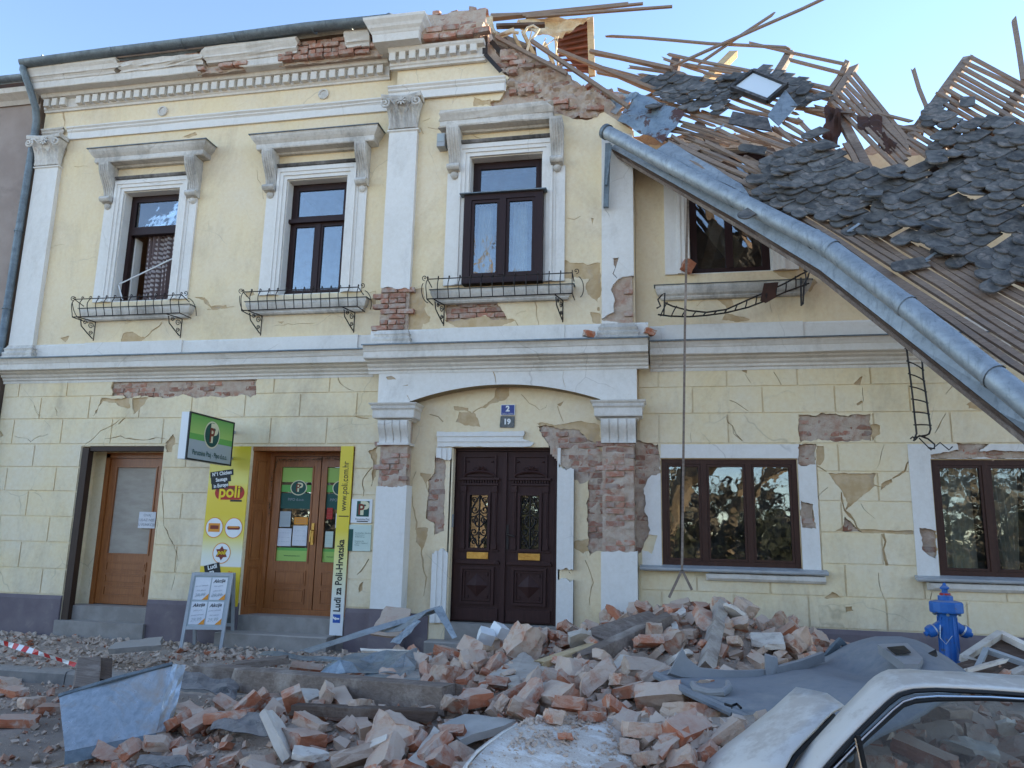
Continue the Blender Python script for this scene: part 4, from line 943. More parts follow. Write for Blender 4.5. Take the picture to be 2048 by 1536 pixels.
surround(W3, YM); h = hood(W3, YM, -3.08, -1.47, False); console(W3[0]-0.21, YM-0.02, h); console(W3[1]+0.21, YM-0.02, h); sill(W3, YM, W3[0]-0.44, W3[1]+0.42)
surround(WR, 0.0); sill(WR, 0.0, WR[0]-0.42, WR[1]+0.42)
for (u, v) in ((325, 222), (647, 188)):
    p = pY(u, v, -0.02); ve = MB(); n = 14
    ve.lathe([(0.085, 0.0), (0.085, 0.03), (0.06, 0.035), (0.055, 0.02), (0.0, 0.02)], n); ve.move(Matrix.Translation((p.x, -0.0, p.z)) @ Matrix.Rotation(R(90), 4, 'X')); ve.build('vent_rosette', M['weathered'], house)
# ------------------------------------------------------------------ joinery: windows and doors
def frame_ring(mb, x0, x1, z0, z1, t, y0, y1):
    mb.box(x0, x0+t, y0, y1, z0, z1); mb.box(x1-t, x1, y0, y1, z0, z1); mb.box(x0+t, x1-t, y0, y1, z1-t, z1); mb.box(x0+t, x1-t, y0, y1, z0, z0+t)
def sash(win, x0, x1, z0, z1, y, t=0.055, mat='frame', glass='glass_old', depth=0.05, tilt=None):
    mb = MB(); frame_ring(mb, x0, x1, z0, z1, t, y, y+depth)
    frame_ring(mb, x0+t*0.72, x1-t*0.72, z0+t*0.72, z1-t*0.72, t*0.28, y+0.012, y+depth-0.01)
    o = mb.build('sash', M[mat], win)
    MB().box(x0+t, x1-t, y+0.022, y+0.026, z0+t, z1-t).build('pane', M[glass], win)
    return o
def upper_window(w, Y, style):
    MB().molding(w[0]-0.11, w[1]+0.11, Y-0.03, [(0.0, w[3]+0.19), (0.035, w[3]+0.2), (0.05, w[3]+0.225), (0.05, w[3]+0.24), (0.0, w[3]+0.25)], Y+0.02).build('surround_cap', M['moss'], house)
    x0, x1, z0, z1 = w
    win = MB(); yf = Y+0.16
    frame_ring(win, x0+0.012, x1-0.012, z0+0.012, z1-0.012, 0.065, yf, yf+0.08)
    zt = z0+(z1-z0)*0.655
    win.box(x0+0.077, x1-0.077, yf-0.02, yf+0.08, zt-0.045, zt+0.045)
    wo = win.build('window', M['frame'], house)
    sash(wo, x0+0.075, x1-0.075, zt+0.045, z1-0.075, yf-0.01, 0.045)
    xm = (x0+x1)/2
    if style == 'two':
        MB().box(xm-0.035, xm+0.035, yf-0.03, yf+0.08, z0+0.077, zt-0.045).build('mullion', M['frame'], wo)
        for a, b in ((x0+0.075, xm-0.033), (xm+0.033, x1-0.075)): sash(wo, a, b, z0+0.075, zt-0.045, yf-0.015, 0.038)
        mb = MB(); mb.box(x0+0.01, x1-0.01, yf-0.075, yf, zt-0.03, zt+0.03); mb.build('transom_rail', M['frame'], wo)
    return wo
w1 = upper_window(W1, 0.0, 'open')
# first window stands open: curtain inside, a broken curtain rod hanging across
mb = MB(); n = 60; vs = []
for i in range(n+1):
    t = i/n; x = W1[0]+0.28+t*(W1[1]-W1[0]-0.36)
    for j, z in enumerate((4.99, 5.6, 6.2)): vs.append((x+0.05*(1-j/2), 0.27+0.03*math.sin(t*46+j*0.5)+0.02*math.sin(t*17), z))
mb.add(vs, [(i*3+j, i*3+3+j, i*3+4+j, i*3+1+j) for i in range(n) for j in range(2)])
tag(mb.build('curtain', M['curtain'], smooth=True), 'dark curtain with pale dots behind the open leftmost upper window', 'curtain')
tag(MB().tube([pY(238, 568, 0.06), pY(252, 562, 0.10), pY(350, 515, 0.14)], 0.011, 6).tube([pY(237, 570, 0.06), pY(245, 600, 0.06)], 0.011, 6).build('curtain_rod', M['pw']), 'thin white curtain rod hanging bent across the leftmost upper window', 'rod')
MB().box(W1[0]+0.085, W1[0]+0.11, 0.245, 0.40, 5.0, 6.1).build('inner_jamb', M['white'], w1)
upper_window(W2, 0.0, 'two')
x0, x1, z0, z1 = W3
w3 = upper_window(W3, YM, 'top')
# casement box standing proud of the wall in the middle window
zc = z0+(z1-z0)*0.655
mb = MB(); yb = YM-0.14
for a, b in ((x0-0.03, x0+0.075), (x1-0.075, x1+0.03)): mb.box(a, b, yb, YM+0.2, z0-0.02, zc+0.02)
mb.box(x0+0.075, x1-0.075, yb, YM+0.2, z0-0.02, z0+0.085); mb.box(x0+0.075, x1-0.075, yb, YM+0.2, zc-0.06, zc+0.02); mb.box((x0+x1)/2-0.045, (x0+x1)/2+0.045, yb-0.01, yb+0.08, z0+0.085, zc-0.06)
mb.build('casement_box', M['frame'], w3)
MB().sweepx([(yb-0.05, zc+0.022), (yb-0.05, zc+0.036), (YM+0.1, zc+0.085), (YM+0.1, zc+0.022)], x0-0.09, x1+0.08).build('casement_roof', M['zinc_dark'], w3)
for a, b in ((x0+0.078, (x0+x1)/2-0.047), ((x0+x1)/2+0.047, x1-0.078)): sash(w3, a, b, z0+0.088, zc-0.063, yb+0.015, 0.04)
for s in (0, 1):
    cu = MB(); vs = []
    xa = x0+0.13+s*0.50
    for i in range(21):
        t = i/20
        for z in (z0+0.05, zc-0.05): vs.append((xa+t*0.20, YM+0.08+0.02*math.sin(t*20), z))
    cu.add(vs, [(i*2, i*2+2, i*2+3, i*2+1) for i in range(20)])
    tag(cu.build('curtain', M['sheer'], smooth=True), ('pale net curtain in the left light' if s == 0 else 'pale net curtain in the right light') + ' of the boxed middle window', 'curtain', 'net curtains of the middle window')
x0, x1, z0, z1 = WR
mb = MB(); frame_ring(mb, x0+0.012, x1-0.012, z0+0.012, z1-0.012, 0.10, 0.12, 0.22); mb.box((x0+x1)/2-0.05, (x0+x1)/2+0.05, 0.11, 0.2, z0+0.11, z1-0.11)
wr = mb.build('window', M['frame'], house)
for a, b in ((x0+0.112, (x0+x1)/2-0.052), ((x0+x1)/2+0.052, x1-0.112)): MB().box(a, b, 0.155, 0.16, z0+0.112, z1-0.112).build('pane', M['glass_old'], wr)
# ground-floor shop windows
def shop_window(w, lights, name='window'):
    x0, x1, z0, z1 = w
    mb = MB(); frame_ring(mb, x0+0.005, x1-0.005, z0+0.005, z1-0.005, 0.07, 0.015, 0.10)
    xs = [x0+0.075]+lights+[x1-0.075]
    for x in lights: mb.box(x-0.035, x+0.035, 0.01, 0.10, z0+0.075, z1-0.075)
    wo = mb.build('window', M['frame4'], house)
    for i in range(len(xs)-1):
        a = xs[i]+(0.035 if i else 0); b = xs[i+1]-(0.035 if i < len(lights) else 0)
        sash(wo, a+0.002, b-0.002, z0+0.077, z1-0.077, 0.022, 0.03, 'frame4', 'glass', 0.06)
    return wo
shop_window(W4, [0.475, 1.02]); shop_window(W5, [3.72, 4.25])
for w, nm in ((W4, 0), (W5, 1)):
    x0, x1, z0, z1 = w
    cutl = [deepR[0], deepR[2], deepR[3], deepR[4], deepR[5]]
    if nm == 0: cutl += [rough(ZR([(105, 230), (178, 235), (185, 90), (90, 95)]), 0.01, 0.05, 201), rough(ZR([(90, 560), (168, 565), (140, 660), (90, 640)]), 0.01, 0.05, 202)]
    outer = [(x0-0.24, z0-0.06), (x0, z0-0.06), (x0, z1), (x1, z1), (x1, z0-0.06), (x1+0.21, z0-0.06), (x1+0.21, z1+0.175), (x0-0.24, z1+0.175)]
    slab([outer], cutl, -0.022, 0.004).build('window_surround', M['white'], house)
    si = MB().sweepx([(-0.13, z0-0.035), (-0.13, z0-0.012), (0.02, z0+0.02), (0.02, z0-0.02), (-0.11, z0-0.05), (-0.12, z0-0.05)], x0-0.27, x1+0.27).build('sill_flashing', M['steel_grey'], house)
    MB().sweepx([(0.0, z0-0.16), (-0.05, z0-0.15), (-0.08, z0-0.12), (-0.085, z0-0.07), (0.0, z0-0.05)], (x0+0.55 if nm == 0 else x0-0.1), x1+0.24, 0.06, 0.01, 0.2, 0.004).build('window_sill', M['cornice'], house)
# sheer curtains hanging askew in the far right window
for i, (a, b, za, lean) in enumerate(((3.22, 3.62, 2.5, 0.02), (3.72, 4.15, 2.5, -0.35), (4.2, 4.7, 2.5, 0.0))):
    vs = []
    for k in range(25):
        t = k/24
        for j in range(6):
            s = j/5; vs.append((a+t*(b-a)*(0.35+0.65*s if i else 1)+lean*(1-s)*(-0.5)+0.0, 0.22+0.03*math.sin(t*30+s*2), 1.25+s*1.26))
    tag(MB().add(vs, [(k*6+j, k*6+6+j, k*6+7+j, k*6+1+j) for k in range(24) for j in range(5)]).build('curtain', M['sheer'], smooth=True),
        ('pale curtain hanging straight in the left light', 'pale curtain swept aside in the second light', 'pale curtain in the right light')[i] + ' of the window behind the hydrant', 'curtain', 'curtains of the right shop window')

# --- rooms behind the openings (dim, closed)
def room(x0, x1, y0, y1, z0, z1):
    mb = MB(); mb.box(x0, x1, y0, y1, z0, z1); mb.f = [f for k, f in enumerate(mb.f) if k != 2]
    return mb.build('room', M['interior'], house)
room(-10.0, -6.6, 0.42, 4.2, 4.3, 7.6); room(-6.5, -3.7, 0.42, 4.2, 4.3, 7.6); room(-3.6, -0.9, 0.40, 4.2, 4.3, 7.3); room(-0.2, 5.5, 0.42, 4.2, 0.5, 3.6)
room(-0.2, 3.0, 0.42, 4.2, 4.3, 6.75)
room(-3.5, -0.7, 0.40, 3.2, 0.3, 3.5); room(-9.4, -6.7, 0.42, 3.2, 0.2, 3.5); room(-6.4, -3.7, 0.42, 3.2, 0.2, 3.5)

# --- the main door: two carved leaves
dx0, dx1, dz0, dz1 = -2.85, -1.385, 0.43, 2.72
door = MB(); yd = 0.14
xm = (dx0+dx1)/2
door.box(dx0, dx0+0.05, yd-0.02, yd+0.1, dz0, dz1); door.box(dx1-0.05, dx1, yd-0.02, yd+0.1, dz0, dz1); door.box(dx0+0.05, dx1-0.05, yd-0.02, yd+0.1, dz1-0.05, dz1)
door_o = door.build('door', M['darkwood'], house)
def leaf(x0, x1, handle):
    z0, z1 = dz0+0.01, dz1-0.055; w = x1-x0; y = yd
    mb = MB(); gx0, gx1, gz0, gz1 = x0+0.20, x1-0.20, z0+0.94, z0+1.64
    slab([rect(x0, x1, z0, z1)], [rect(gx0, gx1, gz0, gz1)], y, y+0.06, mb)
    lf = mb.build('door_leaf', M['darkwood'], door_o)
    def raised(a, b, c, d, prof):
        m_ = MB(); k = len(prof)
        for (ins, pr) in prof: m_.box(a+ins, b-ins, y-pr, y, c+ins, d-ins)
        return m_
    cv = MB()
    # kick board, lower lozenge panel, rails, glazed panel mouldings, gable, top panel
    cv.box(x0+0.04, x1-0.04, y-0.02, y, z0+0.02, z0+0.17)
    frame_ring(cv, x0+0.10, x1-0.10, z0+0.22, z0+0.70, 0.035, y-0.030, y); frame_ring(cv, x0+0.145, x1-0.145, z0+0.265, z0+0.655, 0.02, y-0.018, y)
    cx, cz, hw, hz = (x0+x1)/2, z0+0.46, (w-0.36)/2, 0.15
    cv.add([(cx-hw, y-0.002, cz), (cx, y-0.002, cz-hz), (cx+hw, y-0.002, cz), (cx, y-0.002, cz+hz), (cx, y-0.05, cz)], [(0, 1, 4), (1, 2, 4), (2, 3, 4), (3, 0, 4)])
    for sx in (-1, 1):
        for sz in (-1, 1): cv.obox((cx+sx*hw*0.85, y-0.008, cz+sz*hz*0.95), (0.035, 0.02, 0.035))
    cv.box(x0+0.03, x1-0.03, y-0.035, y, z0+0.735, z0+0.765); cv.box(x0+0.05, x1-0.05, y-0.022, y, z0+0.765, z0+0.785); cv.box(x0+0.05, x1-0.05, y-0.022, y, z0+0.90, z0+0.92)
    frame_ring(cv, gx0-0.03, gx1+0.03, gz0-0.03, gz1+0.03, 0.032, y-0.028, y+0.02)
    for px in (gx0-0.085, gx1+0.085):
        cv.box(px-0.03, px+0.03, y-0.02, y, z0+0.93, z0+1.76); cv.box(px-0.038, px+0.038, y-0.036, y, z0+0.93, z0+1.0); cv.box(px-0.038, px+0.038, y-0.04, y, z0+1.68, z0+1.76); cv.box(px-0.012, px+0.012, y-0.028, y, z0+1.1, z0+1.62)
    cv.box(x0+0.07, x1-0.07, y-0.03, y, z0+1.77, z0+1.795)
    x = x0+0.09
    while x < x1-0.1: cv.box(x, x+0.02, y-0.032, y, z0+1.80, z0+1.835); x += 0.036
    cv.box(x0+0.05, x1-0.05, y-0.05, y, z0+1.84, z0+1.87)
    arc = [(cx+0.22*math.cos(math.pi*i/14), z0+1.87+0.085*math.sin(math.pi*i/14)) for i in range(15)]
    cv.tube([(a, y-0.03, b) for a, b in arc], 0.018, 6)
    for i in range(5):
        a = math.pi*(0.18+0.16*i); cv.tube([(cx+0.04*math.cos(a), y-0.02, z0+1.95+0.04*math.sin(a)), (cx+0.11*math.cos(a), y-0.035, z0+1.95+0.075*math.sin(a))], [0.018, 0.01], 5)
    frame_ring(cv, x0+0.10, x1-0.10, z0+1.885, z1-0.05, 0.025, y-0.026, y)
    for sx in (-1, 1): cv.lathe([(0.0, -0.02), (0.018, -0.01), (0.018, 0.0)], 8, (cx+sx*0.17, y-0.01, z1-0.13))
    cv.build('carved_panels', M['darkwood'], lf)
    MB().box(gx0, gx1, y+0.035, y+0.039, gz0, gz1).build('pane', M['glass'], lf)
    gr = MB(); yy = y+0.012; gc = (gx0+gx1)/2
    def sp(cx_, cz_, r, s, a0, turns=1.3, n=22): return [(cx_+s*r*(1-i/n*0.8)*math.cos(a0+i/n*turns*2*math.pi), yy, cz_+r*(1-i/n*0.8)*math.sin(a0+i/n*turns*2*math.pi)) for i in range(n+1)]
    gr.tube([(gc, yy, gz0), (gc, yy, gz1)], 0.008, 5)
    for s in (-1, 1):
        for (fz, r, a0) in ((0.12, 0.05, 0), (0.30, 0.055, math.pi), (0.52, 0.06, 0), (0.72, 0.055, math.pi), (0.90, 0.045, 0)):
            gr.tube(sp(gc+s*0.07, gz0+fz*(gz1-gz0), r, s, a0), 0.0065, 5)
        gr.tube([(gc+s*0.14*math.sin(math.pi*i/12), yy, gz0+(gz1-gz0)*i/12) for i in range(13)], 0.007, 5)
        gr.tube([(gc+s*0.12, yy, gz0), (gc+s*0.12, yy, gz1)], 0.005, 5)
    gr.tube([(gc+0.065*math.cos(2*math.pi*i/18), yy, gz0+0.36+0.085*math.sin(2*math.pi*i/18)) for i in range(19)], 0.008, 5)
    gr.build('wrought_grille', M['iron'], lf, smooth=True)
    sl = MB(); sl.box(gx0-0.015, gx1+0.015, y-0.02, y, z0+0.80, z0+0.885); frame_ring(sl, gx0-0.01, gx1+0.01, z0+0.805, z0+0.88, 0.012, y-0.026, y-0.018); sl.build('letter_slot', M['brass'], lf)
    if handle:
        hb = MB(); hb.box(x0+0.015, x0+0.05, y-0.012, y, z0+0.93, z0+1.25); hb.tube([(x0+0.032, y-0.005, z0+1.13), (x0+0.032, y-0.06, z0+1.13), (x0+0.14, y-0.065, z0+1.10)], 0.011, 6); hb.build('door_handle', M['iron'], lf)
    return lf
leaf(dx0+0.055, xm-0.018, False); leaf(xm+0.018, dx1-0.055, True)
MB().box(xm-0.03, xm+0.03, yd-0.028, yd+0.02, dz0+0.01, dz1-0.06).build('cover_strip', M['darkwood'], door_o)
# door surround (broken), threshold
def jamb_piece(x0, x1, z0, z1, seed, jb=True, jt=True, flip=False):
    lo = rough_open([(x0, z0), (x1, z0)], 0.03, 0.035, seed) if jb else [(x0, z0), (x1, z0)]
    hi = rough_open([(x0, z1), (x1, z1)], 0.05, 0.035, seed+1) if jt else [(x0, z1), (x1, z1)]
    poly = lo+list(reversed(hi)); mb = MB(); w = x1-x0
    for (a_, b_, pr) in ((0.0, 1.0, 0.03), (0.32, 1.0, 0.045), (0.66, 1.0, 0.06)):
        xa, xb = (x0+a_*w, x0+b_*w) if not flip else (x1-b_*w, x1-a_*w)
        cut = [rect(x0-0.2, xa, z0-0.3, z1+0.3)] if xa > x0+0.001 else []
        if xb < x1-0.001: cut.append(rect(xb, x1+0.2, z0-0.3, z1+0.3))
        slab([poly], cut, -pr, 0.0, mb)
    return mb.build('door_surround', M['white'], house)
jamb_piece(DR[0]-0.205, DR[0]-0.001, 0.42, 1.30, 901, False, True, True); jamb_piece(DR[1]+0.001, DR[1]+0.205, 0.42, 1.02, 903, False, True); jamb_piece(DR[1]+0.001, DR[1]+0.205, 1.14, 2.42, 905)
jamb_piece(DR[0]-0.205, DR[0]-0.001, 2.56, 2.70, 907, True, False, True)
hd = MB(); ov = [(DR[0]-0.205, 2.711), (DR[0]+1.08, 2.711), (DR[0]+1.12, 2.76), (DR[0]+0.98, 2.82), (DR[0]+1.0, 2.915), (DR[0]-0.205, 2.915)]
for z_, pr in ((2.711, 0.03), (2.78, 0.045), (2.85, 0.06)): slab([rough(ov, 0.008, 0.05, 909)], [rect(-4, 0, 2.0, z_)], -pr, 0.0, hd)
hd.build('door_surround', M['white'], house)
MB().box(DR[0]-0.02, DR[0]+0.02, 0.0, 0.16, 0.42, 2.70).build('reveal', M['yellow'], house)
MB().box(DR[1]-0.02, DR[1]+0.02, 0.0, 0.16, 0.42, 2.70).build('reveal', M['white'], house)
MB().sweepx([(-0.28, 0.0), (-0.28, 0.20), (-0.26, 0.215), (0.3, 0.215), (0.3, 0.0)], DR[0]-0.2, DR[1]+0.15, 0, 0, 0.3, 0.004).build('door_step', M['step'], house)
MB().box(DR[0]-0.0, DR[1]+0.0, -0.05, 0.4, 0.217, 0.425).build('door_step', M['step'], house)
# portal: arch panel, imposts, piers
ap = [(XM0-0.02, 3.27), (-3.39, 3.27)] + archpts + [(-0.81, 3.27), (XM1+0.01, 3.27), (XM1+0.01, 3.76), (XM0-0.02, 3.76)]
pk = [crack(Z6([(835, 1030), (855, 1100), (865, 1150)], YM), 0.014, 301), crack(Z6([(865, 1090), (930, 1040)], YM), 0.006, 302), crack(Z6([(1605, 1055), (1640, 1028), (1675, 1020)], YM), 0.014, 303), crack(Z6([(340, 1215), (360, 1250)], YM), 0.01, 304),
      rough(Z6([(835, 1030), (875, 1032), (862, 1065)], YM), 0.006, 0.04, 305), rough(Z6([(215, 1105), (245, 1100), (275, 1118), (225, 1122)], YM), 0.008, 0.04, 306), rough(Z6([(310, 1160), (345, 1150), (345, 1158)], YM), 0.004, 0.04, 307), crack(Z6([(1265, 1040), (1268, 1200)], YM), 0.004, 308)]
slab([ap], [], YM-0.012, YM+0.2).build('arch_undercoat', M['undercoat'], house)
slab([ap], pk, YM-0.022, YM-0.01).build('arch_panel', M['white'], house)
MB().box(XM0, XM1, YM+0.05, 0.03, 3.55, 4.0).build('arch_core', M['mortar'], house)
sof = MB(); vs = []
for (x, z) in archpts: vs += [(x, YM-0.01, z), (x, 0.04, z)]
sof.add(vs, [(i*2, i*2+1, i*2+3, i*2+2) for i in range(len(archpts)-1)]); sof.build('arch_soffit', M['yellow'], house)
def portal_side(x0, x1, zt, za, zb, seed):
    core = MB().box(x0+0.03, x1-0.03, YM+0.02, 0.05, 0.0, 3.2).build('pier', M['mortar'], house)
    poly = rect(x0, x1, za, zb)
    poly_bricks([rect(x0+0.02, x1-0.02, za-0.05, zb+0.06)], YM-0.01, core, 0.8, (-0.005, 0.015), seed); mortar_skin([rect(x0+0.03, x1-0.03, za-0.1, zb+0.1)], YM-0.008, core, seed, 0.035, 0.026)
    low = [(x0, 0.58), (x1, 0.58)] + list(reversed(rough_open([(x0, za), (x1, za+0.02)], 0.02, 0.05, seed)))
    slab([low], [], YM-0.025, 0.03).build('pier_face', M['white'], core)
    MB().box(x0-0.005, x1+0.005, YM-0.02, 0.03, 0.0, 0.577).build('plinth', M['plinth'], core)
    im = MB().molding(x0+0.0, x1-0.0, YM-0.03, [(0.0, 3.04), (0.02, 3.045), (0.03, 3.06), (0.075, 3.075), (0.08, 3.09), (0.08, 3.175), (0.085, 3.185), (0.10, 3.20), (0.10, 3.235), (0.125, 3.26), (0.13, 3.275), (0.0, 3.30)], 0.03).build('impost', M['cornice'], house)
    d = MB(); x = x0-0.085
    while x < x1+0.075: d.box(x, x+0.014, YM-0.138, YM-0.12, 3.20, 3.232); x += 0.026
    d.build('dentil_row', M['cornice'], im)
    prof = []
    for i in range(13):
        t = i/12; prof.append((YM-0.03-0.075*(0.5+0.5*math.cos(t*math.pi))-0.012*math.sin(t*math.pi*2), 3.04-0.30*t))
    cb = MB(); k = 4; wd = (x1-x0)/k
    for i in range(k): cb.prismX([(YM+0.05, 3.04)] + [(y-0.012*(1), z) for y, z in prof] + [(YM+0.05, 2.74)], x0+i*wd+0.008, x0+(i+1)*wd-0.008)
    cb.prismX([(YM+0.05, 3.04)] + prof + [(YM+0.05, 2.74)], x0+0.002, x1-0.002)
    if seed == 1: cb.box(x0-0.01, x1+0.01, YM-0.06, 0.0, 2.715, 2.745)
    cb.build('corbel', M['cornice'], im)
portal_side(-3.80, -3.375, 3.3, 2.16, 2.70, 1); portal_side(-0.80, -0.355, 3.3, 1.38, 2.78, 2)

# --- the two shop entrances
def door_panelled(x0, x1, z0, z1, y, parent, glass_from, glass_to, mat='oak', inset=0.12, panels=3, opaque=None):
    mb = MB(); slab([rect(x0, x1, z0, z1)], [rect(x0+inset, x1-inset, glass_from, glass_to)], y, y+0.05, mb)
    frame_ring(mb, x0+inset-0.02, x1-inset+0.02, glass_from-0.02, glass_to+0.02, 0.022, y-0.012, y+0.01)
    lf = mb.build('door_leaf', M[mat], parent)
    n = panels; zz = z0+0.10; hh = (glass_from-0.10-zz)/n; pb = MB()
    for k in range(n):
        a, b = zz+k*hh+0.02, zz+(k+1)*hh-0.02
        frame_ring(pb, x0+inset, x1-inset, a, b, 0.018, y-0.012, y); pb.box(x0+inset+0.03, x1-inset-0.03, y-0.008, y, a+0.03, b-0.03)
    pb.build('panel', M[mat], lf)
    MB().box(x0+inset, x1-inset, y+0.02, y+0.025, glass_from, glass_to).build('pane', opaque or M['glass'], lf)
    return lf
y1 = 0.34
s1 = MB(); s1.box(S1[0]+0.19, S1[0]+0.26, y1-0.03, y1+0.06, 0.42, 2.64); s1.box(S1[0]+0.19, S1[1]-0.012, y1-0.03, y1+0.06, 2.58, 2.66)
s1o = s1.build('shop_door', M['oak'], house)
MB().box(S1[0]+0.0, S1[0]+0.19, y1-0.03, y1+0.02, 0.22, 2.73).build('side_wall', M['ashlar'], s1o)
MB().box(S1[0]+0.19, S1[1], y1-0.02, y1+0.02, 2.66, 2.73).build('transom_board', M['yellow'], s1o)
M['blind'] = pm('drawn_roller_blind', (0.42, 0.37, 0.30), (0.36, 0.31, 0.25), 3, stretch=(1, 1, 3), rough_=0.7)
lf1 = door_panelled(S1[0]+0.265, S1[1]-0.22, 0.43, 2.575, y1, s1o, 1.16, 2.44, opaque=M['blind'])
MB().box(S1[1]-0.215, S1[1]-0.015, y1, y1+0.05, 0.43, 2.575).build('door_leaf', M['oak'], s1o)
hb = MB(); hb.box(S1[1]-0.21, S1[1]-0.17, y1-0.02, y1, 1.32, 1.56); hb.tube([(S1[1]-0.19, y1-0.01, 1.48), (S1[1]-0.19, y1-0.06, 1.48), (S1[1]-0.09, y1-0.062, 1.47)], 0.01, 6); hb.build('door_handle', M['brass'], lf1)
tag(MB().box(S1[0]+0.03, S1[0]+0.14, -0.015, 0.09, 0.22, 2.70).build('door_post', M['oak_dark']), 'dark split timber post at the left of the first shop doorway', 'post')
tag(MB().box(S1[0]+0.145, S1[1]-0.01, 0.0, 0.12, 2.655, 2.725).build('door_lintel', M['oak_dark']), 'dark timber lintel over the first shop doorway', 'beam')
for (a, b, z) in ((S1[0]-0.0, S1[1], 0.22),): MB().box(a+0.01, b-0.01, 0.06, 0.6, 0.0, 0.42).build('door_step', M['step'], house); MB().box(a-0.02, b+0.02, -0.08, 0.055, 0.0, 0.22).build('door_step', M['step'], house)
s2 = MB(); y2 = 0.32
frame_ring(s2, S2[0]+0.125, S2[1]-0.01, 0.40, 2.68, 0.07, y2-0.03, y2+0.05); s2.box(S2[0]+0.01, S2[1]-0.01, 0.0, 0.36, 2.66, 2.72)
s2o = s2.build('shop_door', M['oak'], house)
xa, xb, xc_ = S2[0]+0.20, S2[0]+0.92, S2[1]-0.085
l2 = door_panelled(xa, xb, 0.42, 2.605, y2, s2o, 1.12, 2.46, panels=2); l3 = door_panelled(xb+0.015, xc_, 0.42, 2.605, y2, s2o, 1.12, 2.46, panels=2, inset=0.09)
hb = MB(); hb.box(xb-0.075, xb-0.035, y2-0.02, y2, 1.36, 1.66); hb.tube([(xb-0.055, y2-0.01, 1.56), (xb-0.055, y2-0.07, 1.56), (xb-0.06, y2-0.075, 1.40)], 0.012, 6); hb.build('door_handle', M['brass'], l2)
# folded wooden shutter at the left of the second entrance
sh = MB(); Mx = Matrix.Rotation(R(62), 4, 'Z')
def shut(x0, x1, mb):
    mb.box(x0, x1, 0, 0.035, 0.40, 2.66)
    for (za, zb) in ((0.50, 1.05), (1.13, 1.85), (1.93, 2.55)): frame_ring(mb, x0+0.05, x1-0.05, za, zb, 0.02, -0.014, 0.0); mb.box(x0+0.09, x1-0.09, -0.01, 0, za+0.05, zb-0.05)
shut(0, 0.30, sh); sh.move(Matrix.Translation((S2[0]+0.015, 0.02, 0)) @ Matrix.Rotation(R(66), 4, 'Z')); sh.build('shutter', M['oak'], s2o)
MB().box(S2[0]-0.0, S2[1]+0.0, 0.0, 0.6, 0.0, 0.40).build('door_step', M['step'], house); MB().sweepx([(-0.30, 0.0), (-0.30, 0.19), (-0.28, 0.2), (-0.002, 0.2), (-0.002, 0.0)], S2[0]-0.15, S2[1]-0.12, 0, 0, 0.3, 0.003).build('door_step', M['step'], house)
# door stickers and notices on the shop door glass
def flat(name, x0, x1, z0, z1, y, mat, label, cat, t=0.004, group=None):
    return tag(MB().box(x0, x1, y-t, y, z0, z1).build(name, mat), label, cat, group)
def logo(cx, cz, r, y, parent, rx=None, ring=True):
    MB().disc((cx, cz), r, y, 24, rx).build('logo_disc', M['pcream'], parent); MB().disc((cx, cz), r*0.88, y-0.0015, 24, (rx or r)*0.88).build('logo_disc', M['pdgreen'], parent)
    link_mesh('lettering', text_mesh('P', r*1.65, M['pcream'], bold=r*0.035), parent, (cx+r*0.18, y-0.003, cz)); link_mesh('lettering', text_mesh('P', r*1.45, M['pbrown'], bold=r*0.01, sx=0.8), parent, (cx-r*0.1, y-0.0045, cz-r*0.05))
def sticker(x0, x1, lf, right):
    p = empty('door_sticker', (0, 0, 0), 'green and yellow shop sticker on the glass of the ' + ('right' if right else 'left') + ' leaf of the shop door', 'sticker')
    yy = y2+0.018
    MB().box(x0, x1, yy-0.001, yy, 2.24, 2.45).build('panel', M['plime'], p); MB().box(x0, x1, yy-0.002, yy, 2.10, 2.20).build('panel', M['pgreen'], p); MB().box(x0, x1, yy-0.0015, yy, 1.86, 2.08).build('panel', M['pdgreen'], p)
    MB().box(x0, x1, yy-0.001, yy, 1.125, 1.30).build('panel', M['plime'], p); MB().box(x0, x1, yy-0.0015, yy, 1.27, 1.31).build('panel', M['pgreen'], p)
    logo((x0+x1)/2+0.03, 2.16, 0.11, yy-0.006, p, 0.13)
    link_mesh('lettering', text_mesh('PIPO d.o.o.', 0.055, M['ptextgrey']), p, ((x0+x1)/2, yy-0.004, 1.99)); link_mesh('lettering', text_mesh('www.perutnina.com', 0.03, M['pdgreen']), p, ((x0+x1)/2, yy-0.004, 1.2))
sticker(xa+0.12, xb-0.12, l2, False); sticker(xb+0.105, xc_-0.09, l3, True)
notes = [(xa+0.13, xa+0.30, 1.60, 1.82, 'pgrey', 'grey printed notice'), (xa+0.12, xa+0.33, 1.33, 1.58, 'paper', 'white handwritten notice'), (xa+0.35, xa+0.57, 1.34, 1.62, 'paper', 'creased white notice'), (xa+0.36, xa+0.57, 1.64, 1.74, 'porange', 'small orange strip notice'), (xb+0.13, xb+0.22, 1.72, 1.88, 'pred', 'small red and white warning notice'), (xb+0.13, xb+0.25, 1.33, 1.55, 'pale_green', 'pale green notice'), (xb+0.27, xb+0.37, 1.60, 1.80, 'paper', 'narrow white notice')]
for (a, b, c, d, mt, lab) in notes:
    o = flat('notice', a, b, c, d, y2+0.014, M[mt], lab + ' stuck inside the shop door glass', 'notice')
    for k in range(3): link_mesh('lettering', text_mesh('lorem'[0:0]+'~ ~~ ~ ~~', (b-a)*0.16, M['ptextgrey'], sx=1.1), o, ((a+b)/2, y2+0.008, d-(d-c)*(0.25+0.25*k)))
p = pY(292, 1040, 0.30)
o = flat('notice', p.x-0.14, p.x+0.14, p.z-0.12, p.z+0.12, 0.325, M['paper'], 'white handwritten sheet taped to the first shop door', 'notice')
